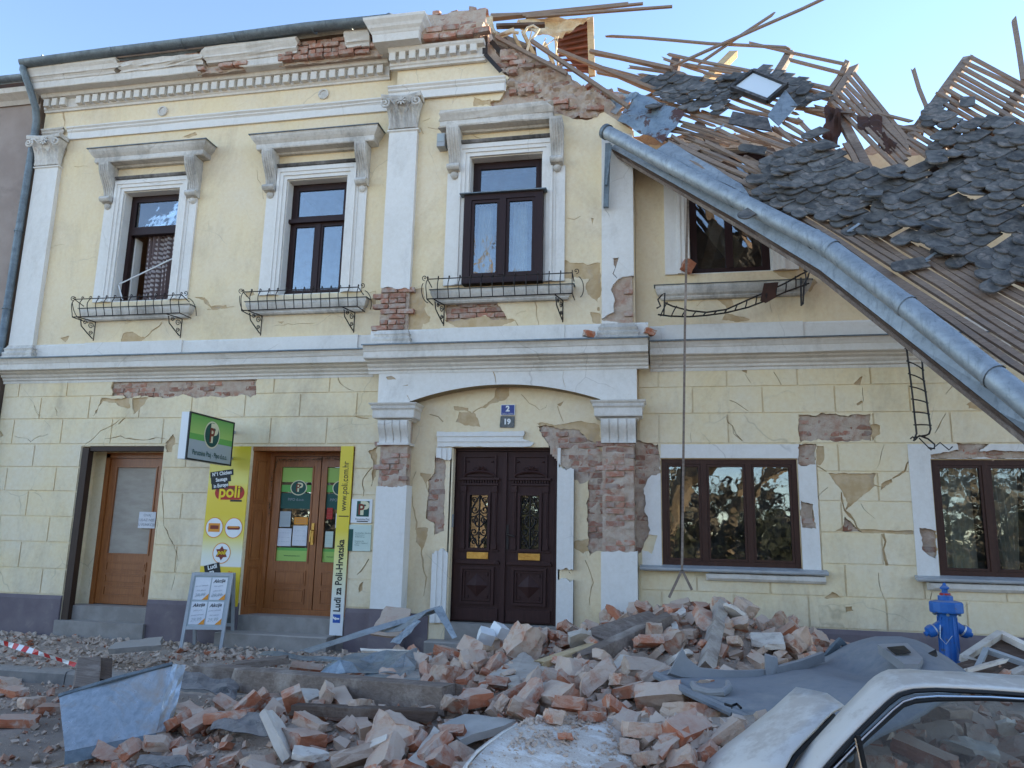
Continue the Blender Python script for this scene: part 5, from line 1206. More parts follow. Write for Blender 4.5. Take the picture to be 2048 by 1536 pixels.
for k, s in enumerate(('OVAJ', 'ULAZ NIJE', 'U FUNKCIJI')): link_mesh('lettering', text_mesh(s, 0.055, M['ptextgrey'], shear=0.1), o, (p.x, 0.318, p.z+0.07-0.07*k))
# fir garland round the shop door
gl = MB(); rg = random.Random(4)
path = [(S2[0]+0.19, y2-0.05, 1.75), (S2[0]+0.20, y2-0.06, 2.3), (S2[0]+0.27, y2-0.07, 2.56), (S2[0]+0.75, y2-0.08, 2.55), (S2[0]+1.1, y2-0.08, 2.58), (S2[1]-0.1, y2-0.07, 2.55)]
for i in range(len(path)-1):
    a, b = Vector(path[i]), Vector(path[i+1])
    for k in range(int((b-a).length/0.006)):
        c = a.lerp(b, rg.random()); d = Vector((rg.gauss(0, 1), rg.gauss(0, 1)*0.6-0.2, rg.gauss(0, 1))).normalized()*rg.uniform(0.02, 0.055)
        s_ = d.cross(Vector((rg.random(), rg.random(), 1))).normalized()*0.004; gl.add([c-s_, c+s_, c+d], [(0, 1, 2)])
tag(gl.build('fir_garland', M['hedge']), 'green fir garland round the top of the shop door', 'garland')

# --- wrought-iron window guards
def guard(w, Y, x0, x1, parent, zb=4.66, zt=4.94, dep=0.30):
    yo = Y-dep; mb = MB()
    mb.tube([(x0, yo, zt), (x1, yo, zt)], 0.008, 5); mb.tube([(x0, yo, zb), (x1, yo, zb)], 0.009, 5)
    for x in (x0, x1): mb.tube([(x, yo, zb), (x, Y-0.02, zb)], 0.008, 5); mb.tube([(x, yo, zt), (x, Y-0.10, zt-0.05)], 0.007, 5)
    for x in (x0-0.02, x1+0.02):
        s = -1 if x < (x0+x1)/2 else 1
        mb.tube([(x+s*(0.06+0.05*math.sin(a)), yo+0.05+0.03*i, (zb+zt)/2+0.10*math.cos(a)) for i, a in enumerate([0.4*k for k in range(9)])], 0.006, 5)
        mb.tube([(x+s*(0.03+0.04*(1-i/14)*math.sin(i*0.6)), yo+0.02, zt+0.03-0.04*(1-i/14)*math.cos(i*0.6)) for i in range(15)], 0.006, 5)
    g0 = mb.build('window_guard', M['iron'], parent, smooth=True)
    bar = MB(); pts = []
    for i in range(11):
        t = i/10; pts.append((0, -0.045*math.sin(t*math.pi)*1.0+0.012*math.sin(t*2*math.pi), (zt-zb)*t))
    for i in range(10): a = i/9*1.5*math.pi; pts.append((0, -0.018*math.sin(a)-0.0, (zt-zb)+0.018+0.018*(1-math.cos(a))-0.018))
    bar.tube(pts, 0.0065, 5); bm_ = bar.mesh('guard_bar', M['iron'], True)
    n = 14
    for i in range(n):
        x = x0+(x1-x0)*i/(n-1); link_mesh('bar', bm_, g0, (x, yo, zb), (0, 0, rnd.uniform(-.15, .15)))
    br = MB()
    br.tube([(0, -dep+0.02, 0), (0, 0, 0)], 0.009, 5); br.tube([(0, 0, 0), (0, 0, -0.30)], 0.009, 5)
    br.tube([(0, -dep+0.03+0.02, -0.02), (0, -dep*0.75, -0.12), (0, -dep*0.4, -0.20), (0, -0.02, -0.27)], 0.009, 5)
    for (cy, cz, r) in ((-0.07, -0.08, 0.05), (-0.17, -0.05, 0.035), (-0.06, -0.19, 0.035)):
        br.tube([(0, cy+r*(1-i/20*.8)*math.cos(i*0.45), cz+r*(1-i/20*.8)*math.sin(i*0.45)) for i in range(21)], 0.006, 5)
    bme = br.mesh('guard_bracket', M['iron'], True)
    for x in (x0+0.16, x1-0.16): link_mesh('bracket', bme, g0, (x, Y-0.0, zb-0.0), (0, 0, R(-14)))
guard(W1, 0.0, W1[0]-0.40, W1[1]+0.42, house); guard(W2, 0.0, W2[0]-0.40, W2[1]+0.40, house); guard(W3, YM, W3[0]-0.46, W3[1]+0.46, house)

# --- gutter and downpipe of the left wing, roof behind
gu = MB(); yg, zg, rgut = -0.46, 9.03, 0.095
def half_round(mb, path, r, n=9, t=0.008):
    vs = []
    for (x, y, z) in path:
        for i in range(n): a = math.pi+math.pi*i/(n-1); vs.append((x, y+r*math.cos(a), z+r*math.sin(a)))
        for i in range(n-1, -1, -1): a = math.pi+math.pi*i/(n-1); vs.append((x, y+(r-t)*math.cos(a), z+(r-t)*math.sin(a)))
    k = 2*n; m_ = len(path)
    fs = [(i*k+j, i*k+(j+1) % k, (i+1)*k+(j+1) % k, (i+1)*k+j) for i in range(m_-1) for j in range(k)]
    fs += [tuple(range(n)), tuple((m_-1)*k+j for j in range(n-1, -1, -1))]
    return mb.add(vs, fs)
gpath = [(-10.25, yg, zg-0.03), (-8.6, yg, zg), (-6.6, yg, zg+0.01), (-5.2, yg-0.02, zg+0.02), (-4.2, yg-0.05, zg-0.02), (-3.92, yg-0.06, zg-0.03)]
gut = half_round(gu, gpath, rgut).build('gutter', M['zinc_dark'], house, smooth=True)
for x in (-9.8, -8.55, -7.3, -6.4, -5.1, -4.5): half_round(MB(), [(x-0.012, yg, zg-0.0), (x+0.012, yg, zg)], rgut+0.006).build('gutter_bracket', M['zinc_dark'], gut)
MB().sweepx([(-0.36, 8.935), (-0.37, 8.955), (0.0, 9.06), (0.0, 9.04)], XL-0.1, -6.7).build('eaves_flashing', M['zinc_dark'], gut)
fl = MB(); vs = []
for i in range(9):
    t = i/8; x = -6.7+t*2.5; dz = 0.10*math.sin(t*math.pi)*0.5+0.06*t; vs += [(x, -0.40-0.06*t, 8.95+dz), (x, -0.02, 9.08+0.05*t)]
fl.add(vs, [(i*2, i*2+2, i*2+3, i*2+1) for i in range(8)]); fl.build('eaves_flashing', M['zinc_dark'], gut)
MB().sweepx([(-0.30, 8.945), (-0.30, 8.985), (-0.15, 9.0), (-0.15, 8.945)], -7.2, -4.25, 0.03, 0.06, 0.3, 0.01).build('eaves_board', M['beam_dark'], gut)
rf = MB(); rf.add([(XL-0.2, -0.42, 9.05), (-4.3, -0.42, 9.05), (-2.7, 1.4, 10.0), (-2.7, 5.2, 12.3), (XL-0.2, 5.2, 12.3)], [(0, 1, 2, 3, 4)])
rf.add([(XL-0.2, 5.2, 12.3), (-2.7, 5.2, 12.3), (-2.7, 10.5, 9.0), (XL-0.2, 10.5, 9.0)], [(0, 1, 2, 3)]); rf.build('roof', M['tile'], house)
wedge = MB().add([pY(730, 45, -0.45), pY(778, 25, -0.3), pY(802, 42, -0.25), pY(795, 30, 0.1)], [(0, 1, 2), (1, 3, 2)]).build('ridge_cap', M['zinc_dark'], gut)
body = MB(); body.box(XL, -2.9, 4.3, 10.0, 0, 8.9); body.box(-2.9, XR, 4.4, 10.0, 0, 6.6); body.box(XL, XL+0.3, 0.43, 4.3, 0, 8.9); body.box(XR-0.3, XR, 0.43, 4.4, 0, 6.6); body.box(5.5, XR-0.3, 0.5, 4.4, 3.5, 6.6)
body.build('rear_wall', M['neighbour'], house)
dp = MB(); dp.tube([(-10.22, yg, 8.96), (-10.22, yg+0.0, 8.86), (-10.16, -0.36, 8.62), (-10.13, -0.20, 8.32), (-10.15, -0.13, 8.12), (-10.17, -0.11, 7.9), (-10.19, -0.11, 6.0), (-10.19, -0.11, 4.2), (-10.19, -0.30, 3.9), (-10.17, -0.12, 3.55), (-10.17, -0.11, 0.4)], 0.058, 10)
dpo = dp.build('downpipe', M['zinc_dark'], house, smooth=True)
for z in (7.85, 6.2, 4.9, 2.6): MB().lathe([(0.07, -0.012), (0.07, 0.012)], 10, (-10.19, -0.11, z)).build('pipe_clip', M['zinc_dark'], dpo)
# flood lamp box, steel strap, broken downpipe stub
p = pY(885, 282, YM-0.1); lb = MB(); lb.box(p.x-0.065, p.x+0.05, YM-0.16, YM, p.z-0.11, p.z+0.09); o = lb.build('lamp_box', M['steel_grey']); tag(o, 'small grey lamp box on the wall left of the middle window', 'lamp')
MB().box(p.x-0.055, p.x+0.04, YM-0.165, YM-0.159, p.z-0.04, p.z+0.08).build('lens', M['pgrey'], o)
st = MB(); a, b, c, d = pY(970, 72, YM-0.08), pY(970, 108, YM-0.08), pY(1002, 143, YM-0.08), pY(1004, 108, YM+0.05)
st.bar(a, b, 0.014, 0.075, (1, 0, 0)); st.bar(b, c, 0.014, 0.06, (1, 0, 0)); st.bar(pY(982, 82, YM), d, 0.014, 0.07, (1, 0, 0))
tag(st.build('steel_strap', M['iron']), 'black perforated steel strap bent at the broken end of the cornice', 'strap')
st = MB(); st.bar(pY(1216, 288, -0.40), pY(1212, 415, -0.36), 0.07, 0.06, (0, 1, 0)); st.bar(pY(1222, 290, -0.45), pY(1212, 370, -0.44), 0.03, 0.025, (0, 1, 0))
tag(st.build('torn_downpipe', M['zinc_dark']), 'torn grey downpipe strip hanging in front of the right pilaster', 'pipe')
# ------------------------------------------------------------------ neighbouring house at the left edge
nb = empty('neighbour_house', (-12, 0, 0), 'pinkish grey rendered house at the far left edge', 'building')
MB().box(-5, 1.72, 0.03, 8.0, 0.0, 8.72).build('wall', M['neighbour'], nb)
MB().sweepx([(0.0, 8.55), (-0.06, 8.6), (-0.20, 8.66), (-0.22, 8.74), (0.0, 8.76)], -5, 1.70).build('cornice', M['cornice'], nb)
half_round(MB(), [(-5, -0.30, 8.86), (1.66, -0.30, 8.86)], 0.085).build('gutter', M['zinc_dark'], nb, smooth=True)
MB().add([(-5, -0.3, 8.86), (1.72, -0.3, 8.86), (1.72, 4.5, 11.2), (-5, 4.5, 11.2)], [(0, 1, 2, 3)]).build('roof', M['tile_red'], nb)
MB().sweepx([(-0.0, 0.0), (-0.02, 0.5), (0.03, 0.52), (0.03, 0.0)], -5, 1.70).build('plinth', M['plinth'], nb)

# ------------------------------------------------------------------ the collapsed roof
A_ = pD(1205, 262, 1/0.095); B_ = pD(2000, 760, 1/0.165); T_ = pD(1650, 150, 1/0.1)
nrm = (B_-A_).cross(T_-A_).normalized()
if nrm.y > 0: nrm = -nrm
def RP(u, v, lift=0.0):
    """photograph point on the plane the collapsed roof lies in, lifted towards the street"""
    d = ray(u, v); p = CAM + d*((A_-CAM).dot(nrm)/d.dot(nrm)); return p + nrm*lift
def Z3(x, y): return (1150+x/2.2806, y/2.2806)
roof = empty('collapsed_roof', A_, 'grey tiled roof with bare battens slid down over the right half of the house', 'roof')
roof.location = (0, 0, 0)
rg = random.Random(21)
def batten(a, b, w=0.045, h=0.03, lift=0.0, mat='batten', name='batten', tw=0.0, split=True):
    pa, pb = a, b
    mb = MB(); L = (pb-pa).length; d = (pb-pa)/L
    up = (nrm + Vector((rg.uniform(-tw, tw), rg.uniform(-tw, tw), rg.uniform(-tw, tw)))).normalized()
    n = max(2, int(L/0.6)); sx = d.cross(up).normalized(); sy = sx.cross(d)
    sag = [Vector((0, 0, 0)) + sx*rg.uniform(-.012, .012) + sy*rg.uniform(-.014, .014) for _ in range(n+1)]
    vs = []
    for i in range(n+1):
        p = pa.lerp(pb, i/n) + sag[i]
        for (q, r) in ((-1, -1), (1, -1), (1, 1), (-1, 1)):
            k = d*(rg.uniform(-.05, .06)) if (split and i in (0, n)) else Vector((0, 0, 0))
            vs.append(p + sx*(q*w/2) + sy*(r*h/2) + k)
    fs = [(i*4+k, i*4+(k+1) % 4, i*4+4+(k+1) % 4, i*4+4+k) for i in range(n) for k in range(4)] + [(3, 2, 1, 0), (n*4, n*4+1, n*4+2, n*4+3)]
    return mb.add(vs, fs).build(name, M[mat], roof)
def line(a, b, la=0.0, lb=None, **k): return batten(RP(*Z3(*a), la), RP(*Z3(*b), la if lb is None else lb), **k)
# long loose battens of the upper left, most of them sprung free
for (a, b, la, lb) in (((155, 190), (970, 228), .10, .02), ((70, 240), (500, 340), .0, .0), ((0, 268), (560, 440), .02, .0), ((455, 315), (1235, 30), .05, .25), ((560, 292), (905, 115), .0, .15), ((420, 255), (1160, 402), .03, .0), ((800, 200), (1225, 312), .0, .05), ((980, 268), (1225, 338), .0, .0),
                       ((250, 305), (720, 385), .0, .0), ((70, 300), (430, 440), .0, .0), ((300, 335), (700, 412), .0, .0), ((500, 290), (1100, 395), -.02, 0), ((580, 330), (700, 355), .0, .0), ((560, 360), (690, 400), 0, 0), ((570, 390), (680, 425), 0, 0), ((540, 300), (760, 330), .0, .0), ((1060, 380), (1170, 415), 0, 0), ((1055, 405), (1160, 440), 0, 0),
                       ((450, 490), (700, 560), .0, .0), ((520, 520), (1060, 700), .02, .0), ((480, 575), (900, 700), .0, .0), ((440, 620), (560, 690), .0, .0), ((640, 600), (930, 730), .03, .0), ((590, 650), (880, 800), .02, .0), ((480, 690), (830, 870), .0, .0), ((430, 650), (840, 830), .0, .0), ((740, 590), (1000, 690), .0, .0), ((1010, 540), (1120, 640), .0, .0), ((930, 590), (1060, 690), .0, .0), ((960, 560), (1100, 660), 0, 0)):
    line(a, b, la, lb, tw=0.25)
# the tangle of thin broken battens between the attic and the notch
r9 = random.Random(93)
for k in range(34):
    u, v = r9.uniform(1225, 1640), 0; v = 118+(u-1225)*0.10+r9.uniform(-14, 118); L = r9.uniform(60, 230); sl = 0.27+r9.gauss(0, 0.10)+(0 if r9.random() < .8 else r9.uniform(-.9, .5))
    batten(RP(u, v, r9.uniform(-.12, .05)), RP(u+L, v+L*sl, r9.uniform(-.12, .05)), w=r9.uniform(0.028, 0.042), h=0.024, tw=0.4)
for k in range(12):
    u = r9.uniform(1340, 1760); v = 285+(u-1340)*0.33+r9.uniform(-40, 40); L = r9.uniform(60, 200); sl = 0.50+r9.gauss(0, 0.07)
    batten(RP(u, v, r9.uniform(-.1, .03)), RP(u+L, v+L*sl, r9.uniform(-.1, .03)), w=r9.uniform(0.03, 0.045), h=0.025, tw=0.4)
# battens of the left notch, running down to the right
for k in range(7):
    t = k/6; a = (1268+t*(1175-1268), 330+t*(470-330)); b = (1515+t*(1500-1515)+rg.uniform(-14, 14), 628+t*(800-628)); line(a, b, 0.0, 0.0, tw=0.1)
line((1155, 418), (1248, 264), -.05, -.05, w=0.07, h=0.06, name='rafter'); line((1160, 465), (1275, 292), -.05, -.05, w=0.09, h=0.07, name='rafter')
# right field of battens on its rafters
for k in range(17):
    t = k/16; a = (1802+t*(1500-1802)+rg.uniform(-6, 6), 258+t*(650-258)); b = (2085+600, 398+t*(1010-398)+(314+t*65)); line(a, b, 0.0, 0.0, tw=0.08)
line((1798, 250), (1490, 660), -.06, -.06, w=0.10, h=0.08, name='rafter', mat='beam'); line((2090, 300), (1800, 760), -.08, -.08, w=0.10, h=0.08, name='rafter', mat='beam_dark'); line((1985, 175), (2045, 400), .25, .05, w=0.05, h=0.035); line((1535, 372), (1605, 492), .15, .0, w=0.04)
line((1740, 420), (1620, 830), -.09, -.09, w=0.1, h=0.1, name='rafter', mat='beam_dark'); line((1215, 520), (1370, 800), -.07, -.09, w=0.1, h=0.08, name='rafter', mat='beam'); line((1450, 540), (1580, 528), -.2, -.2, w=0.12, h=0.12, name='rafter', mat='beam')
line((580, 350), (725, 232), -.1, -.05, w=0.12, h=0.10, name='rafter', mat='pale_wood'); line((905, 330), (985, 222), -.1, -.05, w=0.10, h=0.09, name='rafter', mat='beam'); line((430, 320), (455, 225), -.2, -.2, w=0.14, h=0.12, name='rafter', mat='beam_dark')
line((1060, 900), (880, 640), -.12, -.12, w=0.1, h=0.08, name='rafter', mat='beam_dark'); line((740, 780), (560, 540), -.12, -.1, w=0.1, h=0.08, name='rafter', mat='beam_dark'); line((1230, 650), (1290, 760), .0, .0, w=0.06)
# lower battens between the tiles and the gutter
for k in range(10):
    t = k/9
    a = (1530+t*(1930-1530), 402+t*(520-402)+rg.uniform(-5, 5)); b = (2085, 760-t*(760-585)+rg.uniform(-4, 4)); b = (b[0]+260, b[1]+260*(b[1]-a[1])/(b[0]-a[0]))
    batten(RP(*a, 0.0), RP(*b, 0.0), tw=0.08, w=0.055)
for k in range(5):
    t = k/4; a = (1330+t*60, 300-t*20); b = (1530+t*60, 402+t*(-40)); batten(RP(*a), RP(*b), tw=0.1)

# tiles: beaver-tail, hung in lapped courses
def tile_mesh(seed, mat):
    r2 = random.Random(seed); w, L, t = 0.150, 0.31, 0.013; n = 8
    out = [(-w/2, 0), (-w/2, -L+0.06)] + [(-w/2*math.cos(math.pi*i/n), -L+0.06-0.06*math.sin(math.pi*i/n)) for i in range(1, n)] + [(w/2, -L+0.06), (w/2, 0)]
    if seed % 4 == 3: out = [(x, y if y < -0.1 else y-r2.uniform(0, 0.08)) for x, y in out]
    mb = MB(); k = len(out)
    vs = [(x, y, t/2+0.004*math.cos(x*14)) for x, y in out] + [(x, y, -t/2) for x, y in out]
    mb.add(vs, [tuple(range(k)), tuple(range(2*k-1, k-1, -1))] + [(i, k+i, k+(i+1) % k, (i+1) % k) for i in range(k)])
    mb.box(-0.015, 0.015, -0.03, 0.0, -t/2-0.02, -t/2)
    return mb.mesh('tile', mat)
tiles = [tile_mesh(i, M['tile']) for i in range(6)]
e1 = (RP(1900, 480)-RP(1700, 365)).normalized()          # along the courses
e2 = nrm.cross(e1).normalized()
if e2.z < 0: e2 = -e2
def proj_px(p):
    d = p-CAM; z = d.dot(_f); return (1024+F_PX*d.dot(_r2)/z, 768-F_PX*d.dot(_u2)/z)
TILES = []
def tile_field(polys, rot, origin_px, seed, gaps=0.06, lift0=0.02, mess=1.0):
    r2 = random.Random(seed); o = RP(*origin_px); c, s = math.cos(rot), math.sin(rot)
    a1 = e1*c + e2*s; a2 = nrm.cross(a1); 
    if a2.z < 0: a2 = -a2
    Pn = [np.array(p) for p in polys]; cnt = 0
    for row in range(-32, 33):
        for k in range(-29, 30):
            p = o + a1*(k*0.158+(0.079 if row % 2 else 0)) + a2*(row*0.102)
            px = proj_px(p)
            if not any(in_poly(np.array([px[0]]), np.array([px[1]]), q)[0] for q in polys): continue
            if r2.random() < gaps: continue
            sl = 0.0
            tz = nrm; ty = a2; 
            ang = r2.gauss(0, 0.075)*mess + (r2.gauss(0, 0.5) if r2.random() < 0.09*mess else 0); tilt = 0.10 + r2.gauss(0, 0.035)*mess + (r2.uniform(0.1, 0.4) if r2.random() < 0.05*mess else 0)
            B = Matrix((a1, ty, a1.cross(ty))).transposed()
            if (B.col[2]).dot(nrm) < 0: B = Matrix((-a1, ty, (-a1).cross(ty))).transposed()
            Rm = B @ Matrix.Rotation(ang, 3, 'Z') @ Matrix.Rotation(-tilt, 3, 'X')
            q = p + nrm*(lift0+0.02+r2.uniform(0, 0.01)+0.05*mess*noise.noise(p*2.3)) + a2*(0.10+sl+r2.gauss(0, 0.022)*mess+0.05*mess*noise.noise(p*1.7+Vector((5, 0, 0)))) + a1*r2.gauss(0, 0.008)*mess
            TILES.append(((q-CAM).length + (50 if px[0] > 2060 else 0), Matrix.Translation(q) @ Rm.to_4x4(), r2.randrange(6))); cnt += 1
    return cnt
n1 = tile_field([[(1535, 325), (1590, 300), (1625, 285), (1660, 300), (1700, 335), (1760, 345), (1830, 338), (1870, 355), (1925, 333), (2090, 385), (2200, 430), (2200, 640), (2090, 585), (2015, 560), (1960, 525), (1900, 520), (1850, 490), (1780, 478), (1700, 458), (1640, 430), (1560, 425), (1515, 385)]], 0.10, (1750, 410), 1, 0.10)
n2 = tile_field([[Z3(*q) for q in ((330, 365), (450, 350), (570, 360), (640, 430), (700, 340), (860, 325), (1065, 380), (1065, 500), (980, 500), (960, 450), (820, 400), (700, 470), (720, 520), (560, 500), (400, 440))]], 0.45, (1480, 190), 2, 0.10)
n3 = tile_field([[(1850, 222), (1885, 190), (1960, 228), (2090, 292), (2200, 345), (2200, 440), (2090, 405), (2000, 372), (1960, 345), (1925, 330), (1870, 330), (1862, 280)]], 0.22, (1930, 270), 3, 0.30)
TILES.sort(key=lambda q: q[0]); rest = MB()
for i, (_, Mt, k) in enumerate(TILES):
    if i < 286: o = link_mesh('tile', tiles[k], roof); o.matrix_local = Mt
    else: rest.add([Mt @ v.co for v in tiles[k].vertices], [tuple(p.vertices) for p in tiles[k].polygons])
if rest.f: tag(rest.build('tiles', M['tile'], roof), kind='stuff')
# single tiles and plates lying loose on the slope
for i, (u, v, ang, tl) in enumerate(((1313, 222, .3, .3), (1632, 275, .1, .1), (1642, 205, .0, .2), (1545, 375, -.6, .1), (1730, 400, .8, .4), (1515, 320, -.8, .2), (1850, 320, .9, .2), (1770, 470, .2, .2), (1572, 410, .1, .1), (1700, 350, .1, .1), (1505, 430, .2, .1), (1995, 575, .1, .1), (1830, 545, -.3, .1), (1640, 300, .2, .1))):
    p = RP(u, v, 0.06); B = Matrix((e1, e2, e1.cross(e2))).transposed()
    if B.col[2].dot(nrm) < 0: B = Matrix((-e1, e2, (-e1).cross(e2))).transposed()
    o = link_mesh('tile', tiles[i % 6], roof); o.matrix_local = Matrix.Translation(p+e2*0.12) @ (B @ Matrix.Rotation(ang, 3, 'Z') @ Matrix.Rotation(-tl, 3, 'X')).to_4x4() @ Matrix.Scale(1.25 if i in (3, 6) else 1.05, 4)
# fallen roof window lying on the tiles
def quad_plate(name, pts, t, mat, parent, inset=None):
    pts = [Vector(p) for p in pts]; n = (pts[1]-pts[0]).cross(pts[-1]-pts[0]).normalized()
    if n.dot(CAM-pts[0]) < 0: n = -n
    vs = pts + [p-n*t for p in pts]; k = len(pts)
    return MB().add(vs, [tuple(range(k)), tuple(range(2*k-1, k-1, -1))] + [(i, k+i, k+(i+1) % k, (i+1) % k) for i in range(k)]).build(name, mat, parent)
sk = [RP(*Z3(*q), l) for q, l in (((718, 452), .16), ((818, 410), .26), ((968, 468), .24), ((880, 510), .14))]
sw = empty('roof_window', (0, 0, 0), 'pale glazed roof window lying askew among the upper tiles', 'window')
c_ = sum(sk, Vector())/4
fr = MB()
for i in range(4): fr.bar(sk[i], sk[(i+1) % 4], 0.05, 0.06, nrm)
fr.build('frame', M['blacksheet'], sw); quad_plate('pane', [c_+(q-c_)*0.93 for q in sk], 0.01, pm('milky_glass', (0.62, 0.68, 0.72), rough_=0.15, spec=0.6), sw)
quad_plate('hood', [RP(*Z3(960, 475), .2), RP(*Z3(1015, 515), .1), RP(*Z3(930, 590), .05), RP(*Z3(880, 560), .1)], 0.015, M['zinc_blue'], sw); quad_plate('apron', [RP(*Z3(720, 520), .04), RP(*Z3(880, 550), .04), RP(*Z3(900, 610), .04), RP(*Z3(700, 575), .04)], 0.02, M['blacksheet'], sw)
# sheets by the left end of the gutter
def crumple(name, quad, nu, nv, mat, amp, seed, parent=None, thick=0.004, bend=None):
    """bent sheet metal spanned between four corner points"""
    a, b, c, d = [Vector(q) for q in quad]; n = (b-a).cross(d-a).normalized()
    if n.dot(CAM-a) < 0: n = -n
    vs = []
    for i in range(nu+1):
        for j in range(nv+1):
            s, t = i/nu, j/nv; p = a*(1-s)*(1-t)+b*s*(1-t)+c*s*t+d*(1-s)*t
            h = amp*(noise.noise(Vector((s*3+seed, t*3, seed)))*0.8+abs(noise.noise(Vector((s*2.2, t*1.7+seed, 4))))*0.7)
            if bend: h += bend(s, t)
            vs.append(p+n*h)
    k = (nu+1)*(nv+1); w = nv+1
    vs += [v-n*thick for v in vs]
    fs = [(i*w+j, (i+1)*w+j, (i+1)*w+j+1, i*w+j+1) for i in range(nu) for j in range(nv)]
    fs += [tuple(k+q for q in reversed(f)) for f in fs]
    rim = [i*w for i in range(nu)] + [nu*w+j for j in range(nv)] + [i*w+nv for i in range(nu, 0, -1)] + [j for j in range(nv, 0, -1)]
    fs += [(rim[i], k+rim[i], k+rim[(i+1) % len(rim)], rim[(i+1) % len(rim)]) for i in range(len(rim))]
    return MB().add(vs, fs).build(name, mat, parent, smooth=False)
crumple('flashing_sheet', [RP(*Z3(195, 560), .03), RP(*Z3(400, 665), .03), RP(*Z3(510, 545), .08), RP(*Z3(290, 460), .12)], 10, 8, M['zinc_rust'], 0.09, 3, roof)
crumple('flashing_sheet', [RP(*Z3(95, 500), .05), RP(*Z3(190, 540), .06), RP(*Z3(300, 470), .15), RP(*Z3(200, 468), .12)], 8, 6, M['zinc_blue'], 0.08, 5, roof)
crumple('flashing_sheet', [RP(*Z3(370, 690), .02), RP(*Z3(800, 905), .02), RP(*Z3(760, 850), .03), RP(*Z3(430, 655), .03)], 14, 4, M['zinc'], 0.03, 7, roof)
crumple('ceiling_board', [RP(*Z3(580, 745), -.35), RP(*Z3(780, 840), -.35), RP(*Z3(850, 720), -.35), RP(*Z3(650, 660), -.3)], 6, 5, M['board_cream'], 0.05, 9, roof)
crumple('chimney_hood', [RP(*Z3(1125, 590), -.1), RP(*Z3(1200, 640), -.1), RP(*Z3(1225, 540), .1), RP(*Z3(1150, 505), .05)], 8, 8, M['rusty'], 0.14, 11, roof)
crumple('rusty_sheet', [RP(*Z3(1290, 600), .0), RP(*Z3(1400, 630), .0), RP(*Z3(1400, 550), .05), RP(*Z3(1285, 540), .03)], 6, 6, M['rusty'], 0.08, 12, roof)
crumple('rusty_sheet', [RP(*Z3(1380, 670), .0), RP(*Z3(1440, 710), .0), RP(*Z3(1470, 680), .05), RP(*Z3(1400, 620), .03)], 5, 5, M['rusty'], 0.08, 13, roof)
for (u, v) in ((1430, 268), (1710, 398), (1845, 530), (1610, 350), (1695, 470)):
    hk = MB(); a = RP(u, v, .04); hk.bar(a, a+e2*0.14+nrm*0.03, 0.03, 0.006, nrm); hk.bar(a, a+e1*0.07+nrm*0.05, 0.03, 0.006, nrm); hk.build('snow_hook', M['zinc'], roof)
# the dangling gutter and the eaves flashing below it
gp = [pD(u, v, d) for (u, v, d) in ((1213, 264, 10.35), (1330, 326, 9.55), (1470, 397, 8.65), (1640, 484, 7.55), (1655, 494, 7.45), (1812, 612, 6.45), (1988, 753, 5.6), (2100, 845, 5.2), (2330, 1035, 4.55))]
gm = MB()
def gutter_tube(mb, path, r, up, n=14, arc=1.55):
    vs = []; m_ = len(path)
    for i, p in enumerate(path):
        d = (path[min(i+1, m_-1)]-path[max(i-1, 0)]).normalized(); sx = d.cross(up).normalized(); sy = sx.cross(d)
        for q in (r, r-0.008):
            for k in range(n):
                a = -math.pi/2 - arc*math.pi/2 + arc*math.pi*k/(n-1); vs.append(p + sx*q*math.cos(a) + sy*q*math.sin(a))
    w = 2*n
    fs = []
    for i in range(m_-1):
        for k in range(n-1): fs.append((i*w+k, i*w+k+1, (i+1)*w+k+1, (i+1)*w+k)); fs.append((i*w+n+k+1, i*w+n+k, (i+1)*w+n+k, (i+1)*w+n+k+1))
        fs.append((i*w, (i+1)*w, (i+1)*w+n, i*w+n)); fs.append((i*w+n-1, i*w+2*n-1, (i+1)*w+2*n-1, (i+1)*w+n-1))
    fs.append(tuple(range(n)))
    return mb.add(vs, fs)
upg = (nrm*-0.3+Vector((0.3, 0.5, 0.8))).normalized()
gt = gutter_tube(gm, gp, 0.092, upg).build('gutter', M['zinc'], roof, smooth=True)
for (u, v, d) in ((1470, 397, 8.65), (1628, 478, 7.63), (1661, 498, 7.4), (1812, 612, 6.45), (1988, 753, 5.6), (1345, 334, 9.45)):
    a = pD(u-4, v-2.4, d+0.02); b = pD(u+4, v+2.4, d-0.02); gutter_tube(MB(), [a, b], 0.099, upg).build('gutter_joint', M['zinc'], gt, smooth=True)
gutter_tube(MB(), [gp[0]-(gp[1]-gp[0]).normalized()*0.03, gp[0]+(gp[1]-gp[0]).normalized()*0.03], 0.105, upg).build('gutter_end', M['zinc_dark'], gt)
low = [pD(u, v, d) for (u, v, d) in ((1222, 296, 10.4), (1470, 437, 8.75), (1640, 540, 7.65), (1830, 690, 6.5), (2000, 825, 5.75), (2100, 905, 5.3), (2330, 1090, 4.65))]
up_ = [pD(u, v, d) for (u, v, d) in ((1235, 284, 10.45), (1470, 412, 8.85), (1640, 503, 7.75), (1822, 645, 6.6), (1990, 785, 5.85), (2100, 870, 5.4), (2330, 1055, 4.75))]
bk = [p + Vector((0.14, 0.30, 0.10)) for p in up_]
dk = [p + Vector((0.02, 0.10, -0.03)) for p in low]
fl = MB(); k = len(low)
fl.add(low+up_+bk, [(i, i+1, k+i+1, k+i) for i in range(k-1)] + [(k+i, k+i+1, 2*k+i+1, 2*k+i) for i in range(k-1)]); fl.build('eaves_flashing', M['zinc_pale'], roof)
sf = MB(); vs = []
for i in range(k): vs += [low[i]+Vector((0.0, 0.004, -0.004)), dk[i], bk[i]+Vector((0.1, 0.25, -0.05)), bk[i]]
